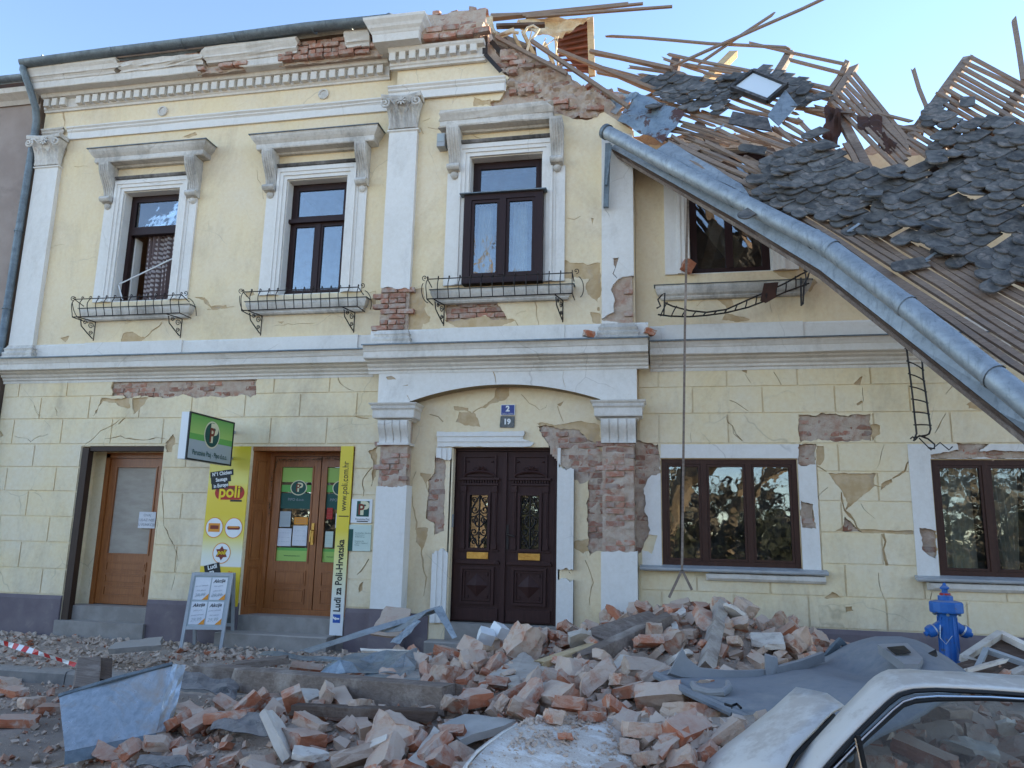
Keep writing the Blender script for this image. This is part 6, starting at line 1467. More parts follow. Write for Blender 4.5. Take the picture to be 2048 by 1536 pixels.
sf.add(vs, [(i*4+j, i*4+4+j, i*4+5+j, i*4+1+j) for i in range(k-1) for j in range(3)]); sf.build('soffit_board', M['beam_dark'], roof)
for i in range(k-1):
    mb = MB(); mb.bar(dk[i], dk[i+1], 0.03, 0.05, nrm); mb.build('eaves_board', M['beam'], roof)
# strip of zinc between gutter and battens
z1_ = [RP(u, v, .01) for u, v in ((1300, 300), (1470, 380), (1640, 465), (1815, 590), (1990, 725), (2090, 800), (2320, 975))]
z2_ = [g+Vector((0.03, 0.06, 0.06)) for g in (gp[1], gp[2], gp[3], gp[5], gp[6], gp[7], gp[8])]
MB().add(z1_+z2_, [(i, i+1, 8+i, 7+i) for i in range(6)]).build('eaves_strip', M['zinc'], roof)

# ------------------------------------------------------------------ torn attic behind the middle bay
at = MB()
at_o = empty('torn_attic', (0, 0, 0), 'sunlit torn attic end with red tile underside behind the broken cornice', 'attic'); at_o.location = (0, 0, 0)
def aq(name, pts, mat, t=0.03): return quad_plate(name, pts, t, mat, at_o)
Ya = 1.25
def atz(x, y, Y): return pY(*(700+x/3.4133, y/3.4133), Y)
# underside of the remaining roof strip: boards and battens seen from below
aq('tile_underside', [atz(1400, 250, 1.3), atz(1625, 130, 1.0), atz(1660, 515, 1.0), atz(1560, 480, 1.3), atz(1420, 330, 1.5)], M['tile_red'])
for i in range(9):
    t = i/8; a = atz(1330, 150+t*330, 1.35).lerp(atz(1620, 150, 1.0), 0); b = atz(1640, 140+t*350, 0.97)
    mb = MB(); mb.bar(atz(1400+20*t, 225+t*250, 1.28), b, 0.03, 0.035, (0, 1, 0)); mb.build('batten', M['tile_red'], at_o)
mb = MB(); mb.bar(atz(1640, 120, 0.95), atz(1652, 520, 0.95), 0.10, 0.05, (0, 1, 0)); mb.build('verge_board', M['pale_wood'], at_o)
for (a, b, w) in (((940, 130), (1900, 30), 0.10), ((1180, 110), (2000, 25), 0.05), ((1200, 118), (2200, 45), 0.05), ((960, 110), (1160, 100), 0.08)):
    mb = MB(); mb.bar(atz(*a, 0.6), atz(*b, 0.75), 0.04, w, (0, 1, 0), 0.8); mb.build('rafter', M['batten'], at_o)
crumple('torn_lining', [atz(1140, 150, 0.7), atz(1640, 125, 0.85), atz(1450, 260, 0.8), atz(1180, 220, 0.6)], 16, 8, M['attic'], 0.18, 31, at_o, 0.012)
crumple('torn_lining', [atz(890, 80, 0.25), atz(960, 110, 0.35), atz(1010, 260, 0.3), atz(935, 210, 0.2)], 8, 10, M['attic'], 0.10, 33, at_o, 0.02)
for i, (a, b, w, mt) in enumerate((((1010, 250), (1120, 205), 0.08, 'attic'), ((1180, 220), (1260, 380), 0.10, 'pale_wood'), ((1120, 240), (1175, 350), 0.09, 'pale_wood'), ((1060, 260), (1110, 360), 0.08, 'beam_dark'), ((1330, 300), (1390, 440), 0.10, 'pale_wood'), ((1240, 210), (1200, 400), 0.03, 'attic'), ((1000, 180), (1330, 170), 0.09, 'beam_dark'), ((1400, 250), (1420, 450), 0.06, 'pale_wood'), ((1010, 330), (1200, 420), 0.12, 'beam_dark'))):
    mb = MB(); mb.bar(atz(*a, 0.45), atz(*b, 0.5), w*0.5, w, (0, 1, 0)); mb.build('stud', M[mt], at_o)
cd = MB(); cd.tube([atz(*q, 0.25) for q in ((1180, 240), (1210, 190), (1250, 175), (1290, 200), (1270, 230), (1230, 280), (1190, 400))], 0.02, 6); cd.tube([atz(*q, 0.25) for q in ((1020, 240), (1100, 215), (1150, 225))], 0.025, 6); cd.tube([atz(*q, 0.3) for q in ((1335, 260), (1310, 330), (1420, 250), (1400, 400))], 0.012, 5)
cd.build('conduit', M['attic'], at_o, smooth=True)
# battens that span from the attic to the fallen roof
for i, (a, b, Y0, Y1) in enumerate((((1000, 255), (1480, 505), -.2, -.35), ((1240, 280), (1900, 730), -.1, -.5), ((1420, 345), (2150, 640), .2, .0), ((1640, 350), (2200, 470), .6, .2), ((1690, 490), (2250, 600), .5, .1))):
    mb = MB(); mb.bar(atz(*a, Y0), atz(*b, Y1), 0.05, 0.06, (0, 1, 0)); mb.build('batten', M['batten'], roof)
bb = random.Random(61)
torn_heap = [(1480+bb.uniform(0, 420), 560+bb.uniform(0, 90)) for _ in range(22)]
for (a, b) in torn_heap:
    link_mesh('brick', bb.choice(wall_brick+half_brick), wall_m, atz(a, b+ (a-1480)*0.22, -0.02+bb.uniform(-.1, .25)), (bb.uniform(-.5, .5), bb.uniform(-.5, .5), bb.uniform(-1, 1)))
# ------------------------------------------------------------------ signs on the shop front
# projecting light-box sign
sx_ = -6.02
sg = empty('projecting_sign', (sx_, 0, 0), 'green and grey projecting shop sign with round P emblem on the wall', 'sign')
MB().box(-0.12, 0.0, -1.20, -0.16, 2.43, 3.04).build('sign_box', M['pw'], sg)
def face(name, y0, y1, z0, z1, x, mat): return MB().add([(x, y0, z0), (x, y1, z0), (x, y1, z1), (x, y0, z1)], [(0, 1, 2, 3)]).build(name, mat, sg)
fr = MB()
for (a, b, c, d) in ((-1.205, -0.155, 2.425, 2.445), (-1.205, -0.155, 3.025, 3.045), (-1.205, -1.185, 2.445, 3.025), (-0.175, -0.155, 2.445, 3.025)): fr.box(-0.01, 0.012, a, b, c, d)
fr.build('sign_frame', M['pblack'], sg)
M['sgrad'] = gradient_mat('sign_green_print', 2.77, 3.03, [(0, (0.36, 0.55, 0.13)), (1, (0.10, 0.34, 0.06))])
face('panel', -1.185, -0.175, 2.445, 2.70, 0.004, M['pgrey']); face('panel', -1.185, -0.175, 2.77, 3.025, 0.004, M['sgrad']); face('panel', -1.185, -0.175, 2.695, 2.775, 0.005, M['pgreen'])
lg = empty('emblem', (0, 0, 0)); 
def turned(me, y, z, x):      # lettering that reads along +Y on a face looking towards +X
    o = link_mesh('lettering', me, sg, (x, y, z), (0, 0, R(90))); return o
def disc_x(cy, cz, r, x, mat):
    n = 28; MB().add([(x, cy+r*math.cos(2*math.pi*k/n), cz+r*math.sin(2*math.pi*k/n)) for k in range(n)], [tuple(range(n))]).build('emblem', mat, sg)
bpy.data.objects.remove(lg)
disc_x(-0.68, 2.80, 0.185, 0.007, M['pcream']); disc_x(-0.68, 2.80, 0.165, 0.009, M['pdgreen'])
turned(text_mesh('P', 0.34, M['pcream'], bold=0.016), -0.645, 2.81, 0.011); turned(text_mesh('P', 0.27, M['pbrown'], bold=0.006, sx=0.85), -0.69, 2.785, 0.013)
turned(text_mesh('Perutnina Ptuj - Pipo d.o.o.', 0.098, M['pdgreen'], bold=0.0012, sx=0.76), -0.68, 2.53, 0.008)
br = MB(); br.bar((-0.07, -0.16, 2.92), (-0.07, 0.0, 2.92), 0.04, 0.04); br.bar((-0.07, -0.16, 2.55), (-0.07, 0.0, 2.55), 0.04, 0.04); br.build('bracket', M['steel_grey'], sg)
# wide yellow banner
bn = empty('yellow_banner', (0, 0, 0), 'wide yellow advertising panel with sausage picture left of the shop door', 'sign')
bx0, bx1 = -6.42, -5.80; yb_ = -0.028; bz0, bz1 = 0.20, 2.72
M['bgrad'] = gradient_mat('banner_print', 0.2, 2.72, [(0, (0.72, 0.50, 0.03)), (0.33, (0.74, 0.53, 0.03)), (0.335, (0.74, 0.73, 0.66)), (0.40, (0.74, 0.72, 0.55)), (0.50, (0.74, 0.60, 0.10)), (0.62, (0.72, 0.52, 0.015)), (0.74, (0.74, 0.54, 0.03)), (0.80, (0.70, 0.62, 0.14)), (1, (0.66, 0.50, 0.02))])
MB().box(bx0, bx1, yb_, -0.014, bz0, bz1).build('panel', M['bgrad'], bn)
cx = (bx0+bx1)/2
for k, s in enumerate(('N°1 Chicken', 'Sausage', 'in Europe')):
    z = 2.33-k*0.085; o = MB().box(-0.19+0.02*k, 0.17-0.03*k, -0.003, 0, -0.042, 0.042).build('caption_strip', M['pblack'], bn); o.location = (cx-0.10, yb_-0.001, z); o.rotation_euler = (0, R(-8), 0)
    t = link_mesh('lettering', text_mesh(s, 0.072, M['pw'], bold=0.002, sx=0.8), bn, (cx-0.105, yb_-0.006, z), (0, R(-8), 0))
def sausage(cx, cz, w, h, y, parent, mat='pbrown'):
    n = 24; vs = []
    for k in range(n):
        a = 2*math.pi*k/n; vs.append((cx+(w-h)*(1 if math.cos(a) > 0 else -1)/2+h/2*math.cos(a), y, cz+h/2*math.sin(a)))
    MB().add(vs, [tuple(range(n))]).build('sausage_print', M[mat], parent)
sausage(cx+0.04, 2.06, 0.46, 0.20, yb_-0.002, bn, 'pred'); sausage(cx+0.04, 2.10, 0.40, 0.08, yb_-0.003, bn, 'pbrown')
link_mesh('lettering', text_mesh('poli', 0.24, M['pyellow'], bold=0.006, sx=0.95), bn, (cx+0.04, yb_-0.006, 2.07)); MB().rectY(cx+0.06, cx+0.24, 1.935, 1.96, yb_-0.004).build('caption_strip', M['pblack'], bn)
for (dx, z, kk) in ((-0.15, 1.57, 0), (0.15, 1.57, 1), (0.0, 1.22, 2)):
    MB().disc((cx+dx, z), 0.145, yb_-0.002, 24, 0.14).build('roundel', M['porange'], bn); MB().disc((cx+dx, z), 0.133, yb_-0.0035, 24, 0.128).build('roundel', M['pw'], bn)
    if kk == 0:
        MB().rectY(cx+dx-0.09, cx+dx+0.09, z-0.06, z+0.06, yb_-0.005).build('product_print', M['porange'], bn); MB().rectY(cx+dx-0.06, cx+dx+0.07, z-0.02, z+0.03, yb_-0.006).build('product_print', M['pbrown'], bn)
    elif kk == 1: sausage(cx+dx, z, 0.20, 0.05, yb_-0.005, bn, 'pbrown'); sausage(cx+dx, z+0.012, 0.16, 0.02, yb_-0.006, bn, 'porange')
    else:
        n = 12; MB().add([(cx+dx+(0.10 if k % 2 else 0.06)*math.cos(2*math.pi*k/n), yb_-0.005, z+(0.10 if k % 2 else 0.065)*math.sin(2*math.pi*k/n)) for k in range(n)], [tuple(range(n))]).build('product_print', M['pbrown'], bn)
        link_mesh('lettering', text_mesh('poli', 0.085, M['pyellow'], bold=0.002, shear=0.2), bn, (cx+dx, yb_-0.008, z+0.01))
o = MB().box(-0.12, 0.12, -0.003, 0, -0.07, 0.07).build('caption_strip', M['pblack'], bn); o.location = (cx-0.12, yb_-0.002, 1.0); o.rotation_euler = (0, R(-14), 0)
for k, s in enumerate(('Ludi', 'za')): link_mesh('lettering', text_mesh(s, 0.085, M['pw'], bold=0.002), bn, (cx-0.12, yb_-0.008, 1.03-0.07*k), (0, R(-14), 0))
link_mesh('lettering', text_mesh('poli', 0.15, M['porange'], bold=0.006), bn, (cx+0.08, yb_-0.004, 0.92))
# narrow banner with vertical lettering
b2 = empty('narrow_banner', (0, 0, 0), 'narrow yellow and white banner with vertical lettering right of the shop door', 'sign')
nx0, nx1 = -4.42, -4.235
M['ngrad'] = gradient_mat('narrow_banner_print', 0.2, 2.72, [(0, (0.70, 0.71, 0.72)), (0.18, (0.70, 0.70, 0.62)), (0.40, (0.74, 0.68, 0.25)), (0.55, (0.74, 0.56, 0.03)), (1, (0.72, 0.54, 0.02))])
MB().box(nx0, nx1, -0.045, -0.022, 0.20, 2.72).build('panel', M['ngrad'], b2)
def vert(s, size, z, bold=0.0, sx=1.0): return link_mesh('lettering', text_mesh(s, size, M['pblack'], bold=bold, align='LEFT', sx=sx), b2, ((nx0+nx1)/2+0.0, -0.049, z), (0, R(-90), 0))
vert('Ludi za Poli-Hrvatska', 0.135, 0.50, 0.003, 0.82); vert('|', 0.16, 1.74); vert('www.poli.com.hr', 0.13, 1.83, 0.0, 0.75)
MB().rectY(nx0+0.04, nx1-0.04, 0.36, 0.47, -0.048).build('blue_square', M['fblue'], b2); link_mesh('lettering', text_mesh('f', 0.12, M['pw'], bold=0.004), b2, ((nx0+nx1)/2, -0.051, 0.415), (0, R(-90), 0))
# plaques by the shop door
pq = empty('emblem_plaque', (0, 0, 0), 'white square plaque with dark green P emblem beside the narrow banner', 'sign')
MB().box(-4.22, -3.92, -0.03, -0.014, 1.675, 1.995).build('panel', M['pw'], pq); MB().rectY(-4.14, -3.96, 1.76, 1.97, -0.032).build('panel', M['pdgreen'], pq)
link_mesh('lettering', text_mesh('P', 0.24, M['pcream'], bold=0.012), pq, (-4.03, -0.034, 1.865)); link_mesh('lettering', text_mesh('P', 0.20, M['pbrown'], bold=0.005, sx=0.9), pq, (-4.075, -0.036, 1.85)); link_mesh('lettering', text_mesh('Perutnina Ptuj', 0.036, M['pblack']), pq, (-4.05, -0.034, 1.725)); MB().rectY(-4.13, -3.97, 1.69, 1.703, -0.033).build('panel', M['pblack'], pq)
pq = empty('address_plaque', (0, 0, 0), 'pale green company plaque with dark edge below the emblem plaque', 'sign')
MB().box(-4.235, -3.915, -0.03, -0.014, 1.30, 1.65).build('panel', M['pale_green'], pq); MB().rectY(-4.235, -4.17, 1.30, 1.59, -0.032).build('panel', M['pdgreen'], pq)
for k, s in enumerate(('Perutnina Ptuj - Pipo d.o.o.', 'Rade Koncara 1', '40 000 Cakovec', 'Poslovnica 104', 'Trg Dr. F. Tudmana 2', 'Petrinja')): link_mesh('lettering', text_mesh(s, 0.021, M['pdgreen'], align='LEFT'), pq, (-4.14, -0.033, 1.54-0.026*k-(0.03 if k > 2 else 0)))
# house numbers over the door
hn = empty('number_plate', (0, 0, 0), 'blue enamel number plate reading 2 above the main door', 'sign')
MB().box(-2.165, -1.97, -0.02, -0.002, 3.14, 3.285).build('panel', M['pw'], hn); MB().box(-2.157, -1.978, -0.023, -0.0205, 3.147, 3.278).build('panel', M['pblue'], hn)
link_mesh('lettering', text_mesh('2', 0.105, M['pw'], bold=0.005), hn, (-2.068, -0.026, 3.225)); link_mesh('lettering', text_mesh('Trg dr. F. Tudmana', 0.02, M['pw']), hn, (-2.068, -0.026, 3.162))
hn = empty('number_plate', (0, 0, 0), 'old grey number plate reading 19 below the blue one', 'sign')
MB().prismY([(-2.17, 2.975), (-1.985, 2.97), (-1.975, 3.0), (-1.975, 3.125), (-2.165, 3.13), (-2.175, 3.0)], -0.016, -0.002).build('panel', M['slate'], hn); link_mesh('lettering', text_mesh('19', 0.10, M['pw'], bold=0.005), hn, (-2.075, -0.019, 3.05))
ib = MB(); p = pY(896, 1042, 0.0); ib.box(DR[0]+0.02, DR[0]+0.03, 0.04, 0.10, p.z-0.08, p.z+0.09); tag(ib.build('intercom', M['steel_grey']), 'small grey intercom plate on the left jamb of the main door', 'intercom')
# A-frame board
ab = empty('sandwich_board', (-6.0, -0.55, 0), 'grey metal sandwich board with four posters standing by the shop door', 'board')
f0 = Vector((-6.12, -0.62, 0.0)); 
def board_panel(w, h, lean, yfoot, front):
    M4 = Matrix.Translation((0, yfoot, 0)) @ Matrix.Rotation(lean, 4, 'X')
    mb = MB()
    for x in (-w/2, w/2): mb.box(x-0.02, x+0.02, -0.018, 0.018, 0.0, h)
    mb.box(-w/2+0.02, w/2-0.02, -0.017, 0.017, h-0.04, h); mb.box(-w/2+0.02, w/2-0.02, -0.017, 0.017, 0.27, 0.31)
    mb.move(M4); lg_ = mb.build('frame', M['steel_grey'], ab)
    pb = MB().box(-w/2+0.02, w/2-0.02, -0.004, 0.006, 0.31, h-0.04); pb.move(M4); pb.build('panel', M['pgrey'] if front else M['slate'], ab)
    return M4
M4 = board_panel(0.50, 1.0, R(-14), -0.28, True); board_panel(0.50, 1.0, R(14), 0.28, False)
ab.rotation_euler = (0, 0, R(16)); ab.location = (-5.98, -0.38, 0.0)
M['corner'] = M['porange']
for i in range(2):
    for j in range(2):
        x0_, z0_ = (-0.21+i*0.215), 0.335+j*0.315
        ps = MB().box(x0_, x0_+0.20, -0.009, -0.004, z0_, z0_+0.29); ps.move(M4); po = ps.build('poster', M['paper'], ab)
        cr = MB().add([(x0_+0.12, -0.0105, z0_), (x0_+0.20, -0.0105, z0_), (x0_+0.20, -0.0105, z0_+0.08)], [(0, 1, 2)]); cr.move(M4); cr.build('corner_print', M['porange'], po)
        def put(s, size, x, z, mat, sh=0.3, b_=0.0):
            o = link_mesh('lettering', text_mesh(s, size, M[mat], shear=sh, bold=b_), po); o.matrix_local = M4 @ Matrix.Translation((x, -0.012, z)) @ Matrix.Rotation(R(-6), 4, 'Y')
        if not (i == 0 and j == 1): put('Akcija', 0.062, x0_+0.095, z0_+0.245, 'pblack', 0.35, 0.001)
        for q in range(2 if j == 0 else 3): put(('pileca prsa', 'pureci odrezak', 'Poli salama')[(i+j+q) % 3], 0.026, x0_+0.095, z0_+0.18-0.06*q, 'ptextgrey')
        put('29,99', 0.06, x0_+0.085, z0_+0.06, 'pgrey')

# ------------------------------------------------------------------ hanging things on the right half
def hang_ladder(name, top, bot, n, label, cat, cutend=None):
    """top, bot: two polylines of points; rungs between them"""
    mb = MB(); mb.tube(top, 0.011, 6); mb.tube(bot, 0.011, 6)
    def at_(pl, t):
        L = [0]
        for i in range(len(pl)-1): L.append(L[-1]+(pl[i+1]-pl[i]).length)
        d = t*L[-1]
        for i in range(len(pl)-1):
            if d <= L[i+1]+1e-9: return pl[i].lerp(pl[i+1], (d-L[i])/max(1e-6, L[i+1]-L[i]))
        return pl[-1]
    o = mb.build(name, M['iron'], smooth=True); tag(o, label, cat)
    for i in range(n):
        t = (i+0.3)/(n-0.4); a, b = at_(top, t), at_(bot, t); d = (b-a)
        MB().tube([a-d*0.14, a, a+d*0.3+Vector((0, -0.03, 0)), a+d*0.7+Vector((0, -0.03, 0)), b, b+d*0.1], 0.0085, 5).build('bar', M['iron'], o, smooth=True)
    return o
Yh = -0.28
tp = [pY(*q, Yh) for q in zoomed([(405, 512), (445, 530), (520, 550), (600, 558), (690, 545), (780, 505), (860, 470), (960, 425), (1030, 385), (1062, 370)], 1150, 380, 2.2806)]
bt = [pY(*q, Yh) for q in zoomed([(378, 568), (430, 575), (520, 578), (600, 572), (690, 560), (790, 535), (870, 505), (960, 465), (1030, 440), (1068, 425)], 1150, 380, 2.2806)]
gd = hang_ladder('fallen_window_guard', tp, bt, 15, 'wrought iron window guard sagging below the window right of the pilaster', 'railing')
MB().tube([pY(*q, Yh) for q in zoomed([(405, 575), (410, 470), (395, 480), (378, 500), (390, 530), (372, 540)], 1150, 380, 2.2806)], 0.011, 6).build('end_scroll', M['iron'], gd, smooth=True)
MB().tube([pY(*q, -0.15) for q in zoomed([(1042, 365), (1070, 370), (1062, 400), (1045, 430), (1040, 520), (1032, 528), (1030, 400)], 1150, 380, 2.2806)], 0.012, 6).build('bracket', M['iron'], gd, smooth=True)
quad_plate('rusty_plate', [pY(*q, Yh-0.03) for q in zoomed([(862, 425), (928, 420), (915, 490), (870, 515), (845, 505)], 1150, 380, 2.2806)], 0.01, M['rusty'], gd)
hang_ladder('hanging_window_guard', [pY(*q, -0.45) for q in zoomed([(1500, 655), (1512, 720), (1525, 820), (1540, 940), (1550, 1040), (1558, 1110), (1545, 1145)], 1150, 380, 2.2806)],
            [pY(*q, -0.45) for q in zoomed([(1578, 705), (1582, 760), (1588, 850), (1600, 930), (1612, 1020), (1622, 1090), (1615, 1112), (1590, 1125)], 1150, 380, 2.2806)], 9, 'ladder like iron window guard hanging upright from the string course', 'railing')
sc = MB(); sc.tube([pY(*q, -0.40) for q in zoomed([(1530, 1135), (1540, 1125), (1552, 1140), (1570, 1120), (1610, 1135), (1640, 1160), (1640, 1180), (1610, 1175)], 1150, 380, 2.2806)], 0.010, 6); sc.tube([pY(*q, -0.40) for q in ((1838, 876), (1862, 900), (1880, 885), (1898, 900), (1905, 893))], 0.008, 5)
tag(sc.build('iron_scroll', M['iron'], smooth=True), 'bent iron scroll under the hanging window guard above the right shop window', 'ironwork')
hw = MB(); hw.bar(pY(1376, 385, -0.5), pY(1370, 640, -0.5), 0.03, 0.02, (0, 1, 0)); hw.bar(pY(1370, 640, -0.5), pY(1364, 1142, -0.5), 0.028, 0.02, (0, 1, 0)); hw.bar(pY(1365, 1138, -0.5), pY(1338, 1195, -0.5), 0.03, 0.015, (0, 1, 0)); hw.bar(pY(1364, 1140, -0.5), pY(1384, 1180, -0.5), 0.03, 0.02, (0, 1, 0))
tag(hw.build('hanging_strip', M['beam']), 'long thin grey strip hanging down past the window, split at its end', 'strip')
# bricks left on ledges
for i, (u, v, Y, lab) in enumerate(((1376, 535, -0.08, 'brick standing on the sill of the window right of the pilaster'), (1178, 668, -0.40, 'orange brick lump on the string course left of the right pilaster base'), (1300, 664, -0.22, 'orange brick flake on the string course right of the right pilaster base'))):
    p = pY(u, v, Y); me = chunk_mesh('ledge_brick', 0.20, 0.12, 0.11 if i else 0.22, M['rubble'], 400+i, 2, 0.02, 1 if i else 0)
    o = link_mesh('brick', me, None, (p.x, Y, p.z+(0.0 if i else 0.02)), (0.1, 0.15*i+0.5*(i == 0), 0.4), (0.75, 0.75, 0.75)); tag(o, lab, 'brick')
# broken wood behind the right upper window
for i, (a, b) in enumerate((((1440, 430), (1410, 540)), ((1530, 470), (1460, 545)), ((1480, 420), (1540, 520)))):
    mb = MB(); mb.bar(pY(*a, 0.8), pY(*b, 0.6), 0.14, 0.05, (0, 1, 0)); tag(mb.build('fallen_board', M['beam']), ('tilted board', 'thick dark board', 'crossing board')[i] + ' fallen inside the window right of the pilaster', 'board')

# ------------------------------------------------------------------ across the street: what the panes reflect
def bare_tree(x, y, h, seed, label):
    r2 = random.Random(seed); t = empty('bare_tree', (x, y, -0.1), label, 'tree', 'bare trees across the street')
    tr = MB(); cr = MB()
    def grow(p, d, L, r, lev):
        n = 3; pts = [p]; q = p; dd = d
        for i in range(n): dd = (dd+Vector((r2.gauss(0, .13), r2.gauss(0, .13), r2.gauss(0, .07)+0.03))).normalized(); q = q+dd*L/n; pts.append(q)
        (tr if lev == 0 else cr).tube(pts, [r, r*.9, r*.78, r*.66], 6 if lev < 2 else 4, False)
        if lev >= 5: return
        for k in range(3 if lev < 3 else 2+(r2.random() < .5)):
            a = r2.uniform(0, 2*math.pi); sp_ = r2.uniform(.35, .8); s = dd.cross(Vector((math.cos(a), math.sin(a), .3))).normalized()
            grow(pts[2 if k else 3], (dd+s*sp_).normalized(), L*r2.uniform(.6, .8), r*.55, lev+1)
    grow(Vector((0, 0, 0)), Vector((0, 0, 1)), h*0.28, h*0.022, 0)
    tr.build('trunk', M['bark'], t, smooth=True); cr.build('crown', M['bark'], t)
for i, (x, y, h) in enumerate(((-3.5, -27, 17), (2.5, -24, 14), (9, -28, 15), (-12, -29, 16), (-7.5, -19.5, 20), (-0.5, -20, 21))): bare_tree(x, y, h, 50+i, 'bare tree across the street, mirrored in the panes')
def bush(x, y, w, h, seed, label, mat='hedge'):
    r2 = random.Random(seed); b_ = empty('evergreen_shrub', (x, y, -0.1), label, 'shrub', 'evergreen shrubs across the street'); mb = MB()
    for k in range(2600):
        a, e = r2.uniform(0, 2*math.pi), math.acos(r2.uniform(0, 1)); rr = r2.uniform(.55, 1)**.5
        c = Vector((w/2*rr*math.sin(e)*math.cos(a), w/2*rr*math.sin(e)*math.sin(a), h*rr*math.cos(e)))*(1+.25*noise.noise(Vector((a*2, e*3, seed))))
        d = Vector((r2.gauss(0, 1), r2.gauss(0, 1), r2.gauss(0, 1))).normalized()*.16*max(1, w/4.2); s = d.cross(Vector((r2.random(), r2.random(), 1))).normalized()*.09*max(1, w/4.2)
        mb.add([c-s, c+s, c+d], [(0, 1, 2)])
    mb.build('foliage', M[mat], b_); st_ = MB(); st_.tube([(0, 0, 0), (0, 0, h*.6)], .08, 6); st_.build('stem', M['bark'], b_)
for i, (x, y, w, h) in enumerate(((-6, -21, 4, 3), (-1, -20.5, 4.5, 3.4), (3.5, -21, 4, 2.8), (8.5, -20, 4.5, 3.2), (13, -21, 4, 3), (-11, -21, 4, 3))): bush(x, y, w, h, 80+i, 'evergreen shrub across the street, mirrored in the panes')
for i in range(15): bush(-36+i*5.0, -31-1.5*(i % 3), 8.5, 4.8+0.5*(i % 4), 180+i, 'brown winter thicket across the street, mirrored in the panes', 'thicket')
ORD = ['first', 'second', 'third', 'fourth', 'fifth', 'sixth', 'seventh', 'eighth', 'ninth', 'tenth', 'eleventh', 'twelfth', 'thirteenth', 'fourteenth', 'fifteenth', 'sixteenth']
_sets = {}
for o in col.objects:
    if o.parent is None and o.name.split('.')[0] in ('bare_tree', 'evergreen_shrub'): _sets.setdefault(o['label'], []).append(o)
for lab, os_ in _sets.items():
    os_.sort(key=lambda q: q.location.x)
    for k, o in enumerate(os_): o['label'] = ORD[k] + ' from the left: ' + lab
M['bounce_ground'] = pm('pale_bounce_gravel', (0.52, 0.42, 0.30), (0.45, 0.355, 0.25), 2, c3=(0.30, 0.25, 0.14), s3=4, rough_=0.95)
tag(MB().add([(-60, -45, -0.11), (60, -45, -0.11), (60, -12, -0.11), (-60, -12, -0.11)], [(0, 1, 2, 3)]).build('bounce_gravel', M['bounce_ground']), kind='structure')  # unseen pale ground, added to bounce warm sunlight onto the house front
# ------------------------------------------------------------------ the rubble heap
def bump_(x, y, cx, cy, sx, sy, h): return h*math.exp(-((x-cx)/sx)**2-((y-cy)/sy)**2)
def heap(x, y):
    z = bump_(x, y, -0.35, -0.9, 1.1, 1.2, 0.57) + bump_(x, y, 0.85, -1.1, 0.8, 1.2, 0.47) + bump_(x, y, -0.9, -2.6, 1.7, 1.5, 0.36) + bump_(x, y, -1.7, -4.4, 1.6, 1.3, 0.33) + bump_(x, y, 0.3, -4.6, 1.2, 1.6, 0.42) + bump_(x, y, -3.1, -4.4, 1.2, 0.9, 0.17) + bump_(x, y, 2.6, -1.2, 1.6, 1.2, 0.30) + bump_(x, y, -0.6, -6.6, 0.9, 0.9, 0.40) + bump_(x, y, 2.6, -4.0, 2.2, 2.0, 0.35) + bump_(x, y, -2.3, -2.2, 0.9, 1.0, 0.14)
    base = 0.0 if y > KY-0.1 else -0.12
    return max(base, base+z*1.0-0.02)
bed = MB(); xs = [-5.2+0.07*i for i in range(146)]; ys = [-7.6+0.07*i for i in range(108)]
def bedh(x, y):
    h = heap(x, y); k = min(1.0, max(0.0, (h+0.125)*6))
    return h - 0.05 + k*(0.05*noise.noise(Vector((x*4, y*4, 1))) + 0.035*noise.noise(Vector((x*11, y*11, 2))) + 0.02*noise.noise(Vector((x*27, y*27, 3))))
gridsheet(bed, xs, ys, bedh)
tag(bed.build('rubble_bed', M['dustbed'], smooth=False), 'grey dust and crushed mortar bedding the rubble heap', 'rubble', kind='stuff')
SH = []       # (mesh, half height, label noun)
for i in range(7): SH.append((chunk_mesh('whole_brick', 0.29, 0.14, 0.07, M['rubble'], 500+i, 3, 0.005, 0), 'whole brick'))
for i in range(9): SH.append((chunk_mesh('broken_brick', 0.24, 0.13, 0.075, M['rubble'], 520+i, 3, 0.007, 1+i % 2), 'broken brick'))
for i in range(9): SH.append((chunk_mesh('mortared_brick', 0.27, 0.15, 0.095, M['rubble_pale'], 540+i, 3, 0.010, i % 3), 'mortared brick'))
for i in range(5): SH.append((chunk_mesh('masonry_lump', 0.27, 0.22, 0.17, M['rubble_pale'], 560+i, 3, 0.020, 2), 'lump of masonry'))
for i in range(4): SH.append((chunk_mesh('plaster_slab', 0.30, 0.20, 0.045, M['plaster_piece'], 580+i, 2, 0.012, 2), 'white plaster fragment'))
def zone(x, y):
    if x > 1.7: return 'near the hydrant'
    if y > -1.9 and x > -0.75: return 'on the high heap under the shop window'
    if y > -1.9: return 'on the heap before the main door'
    if x < -3.6: return 'on the roadway at the left'
    if x < -1.9: return 'between the bent tin box and the long beam'
    if y < -5.2 and x > -0.9: return 'against the crushed car'
    if y > -3.4: return 'in the middle of the rubble heap'
    return 'at the front of the rubble heap'
def hit(u, v, D):
    """distance at which the line of sight meets the heap, at most D"""
    d = ray(u, v); t = 3.2
    while t < 12:
        p = CAM + d*t
        if p.z < heap(p.x, p.y)+0.07: return min(D, t)
        t += 0.03
    return D
OCC = []
def occ(q): OCC.append(([(a_, b_) for a_, b_, _ in q], min(c_ for _, _, c_ in q)+0.25))
def dq(*q):
    r = [(u, v, hit(u, v, D)) for (u, v, D) in q]; occ(r); return [pD(u, v, D) for (u, v, D) in r]
def ht(u, v, D, off=0.0): return pD(u, v, hit(u, v, D)-off)
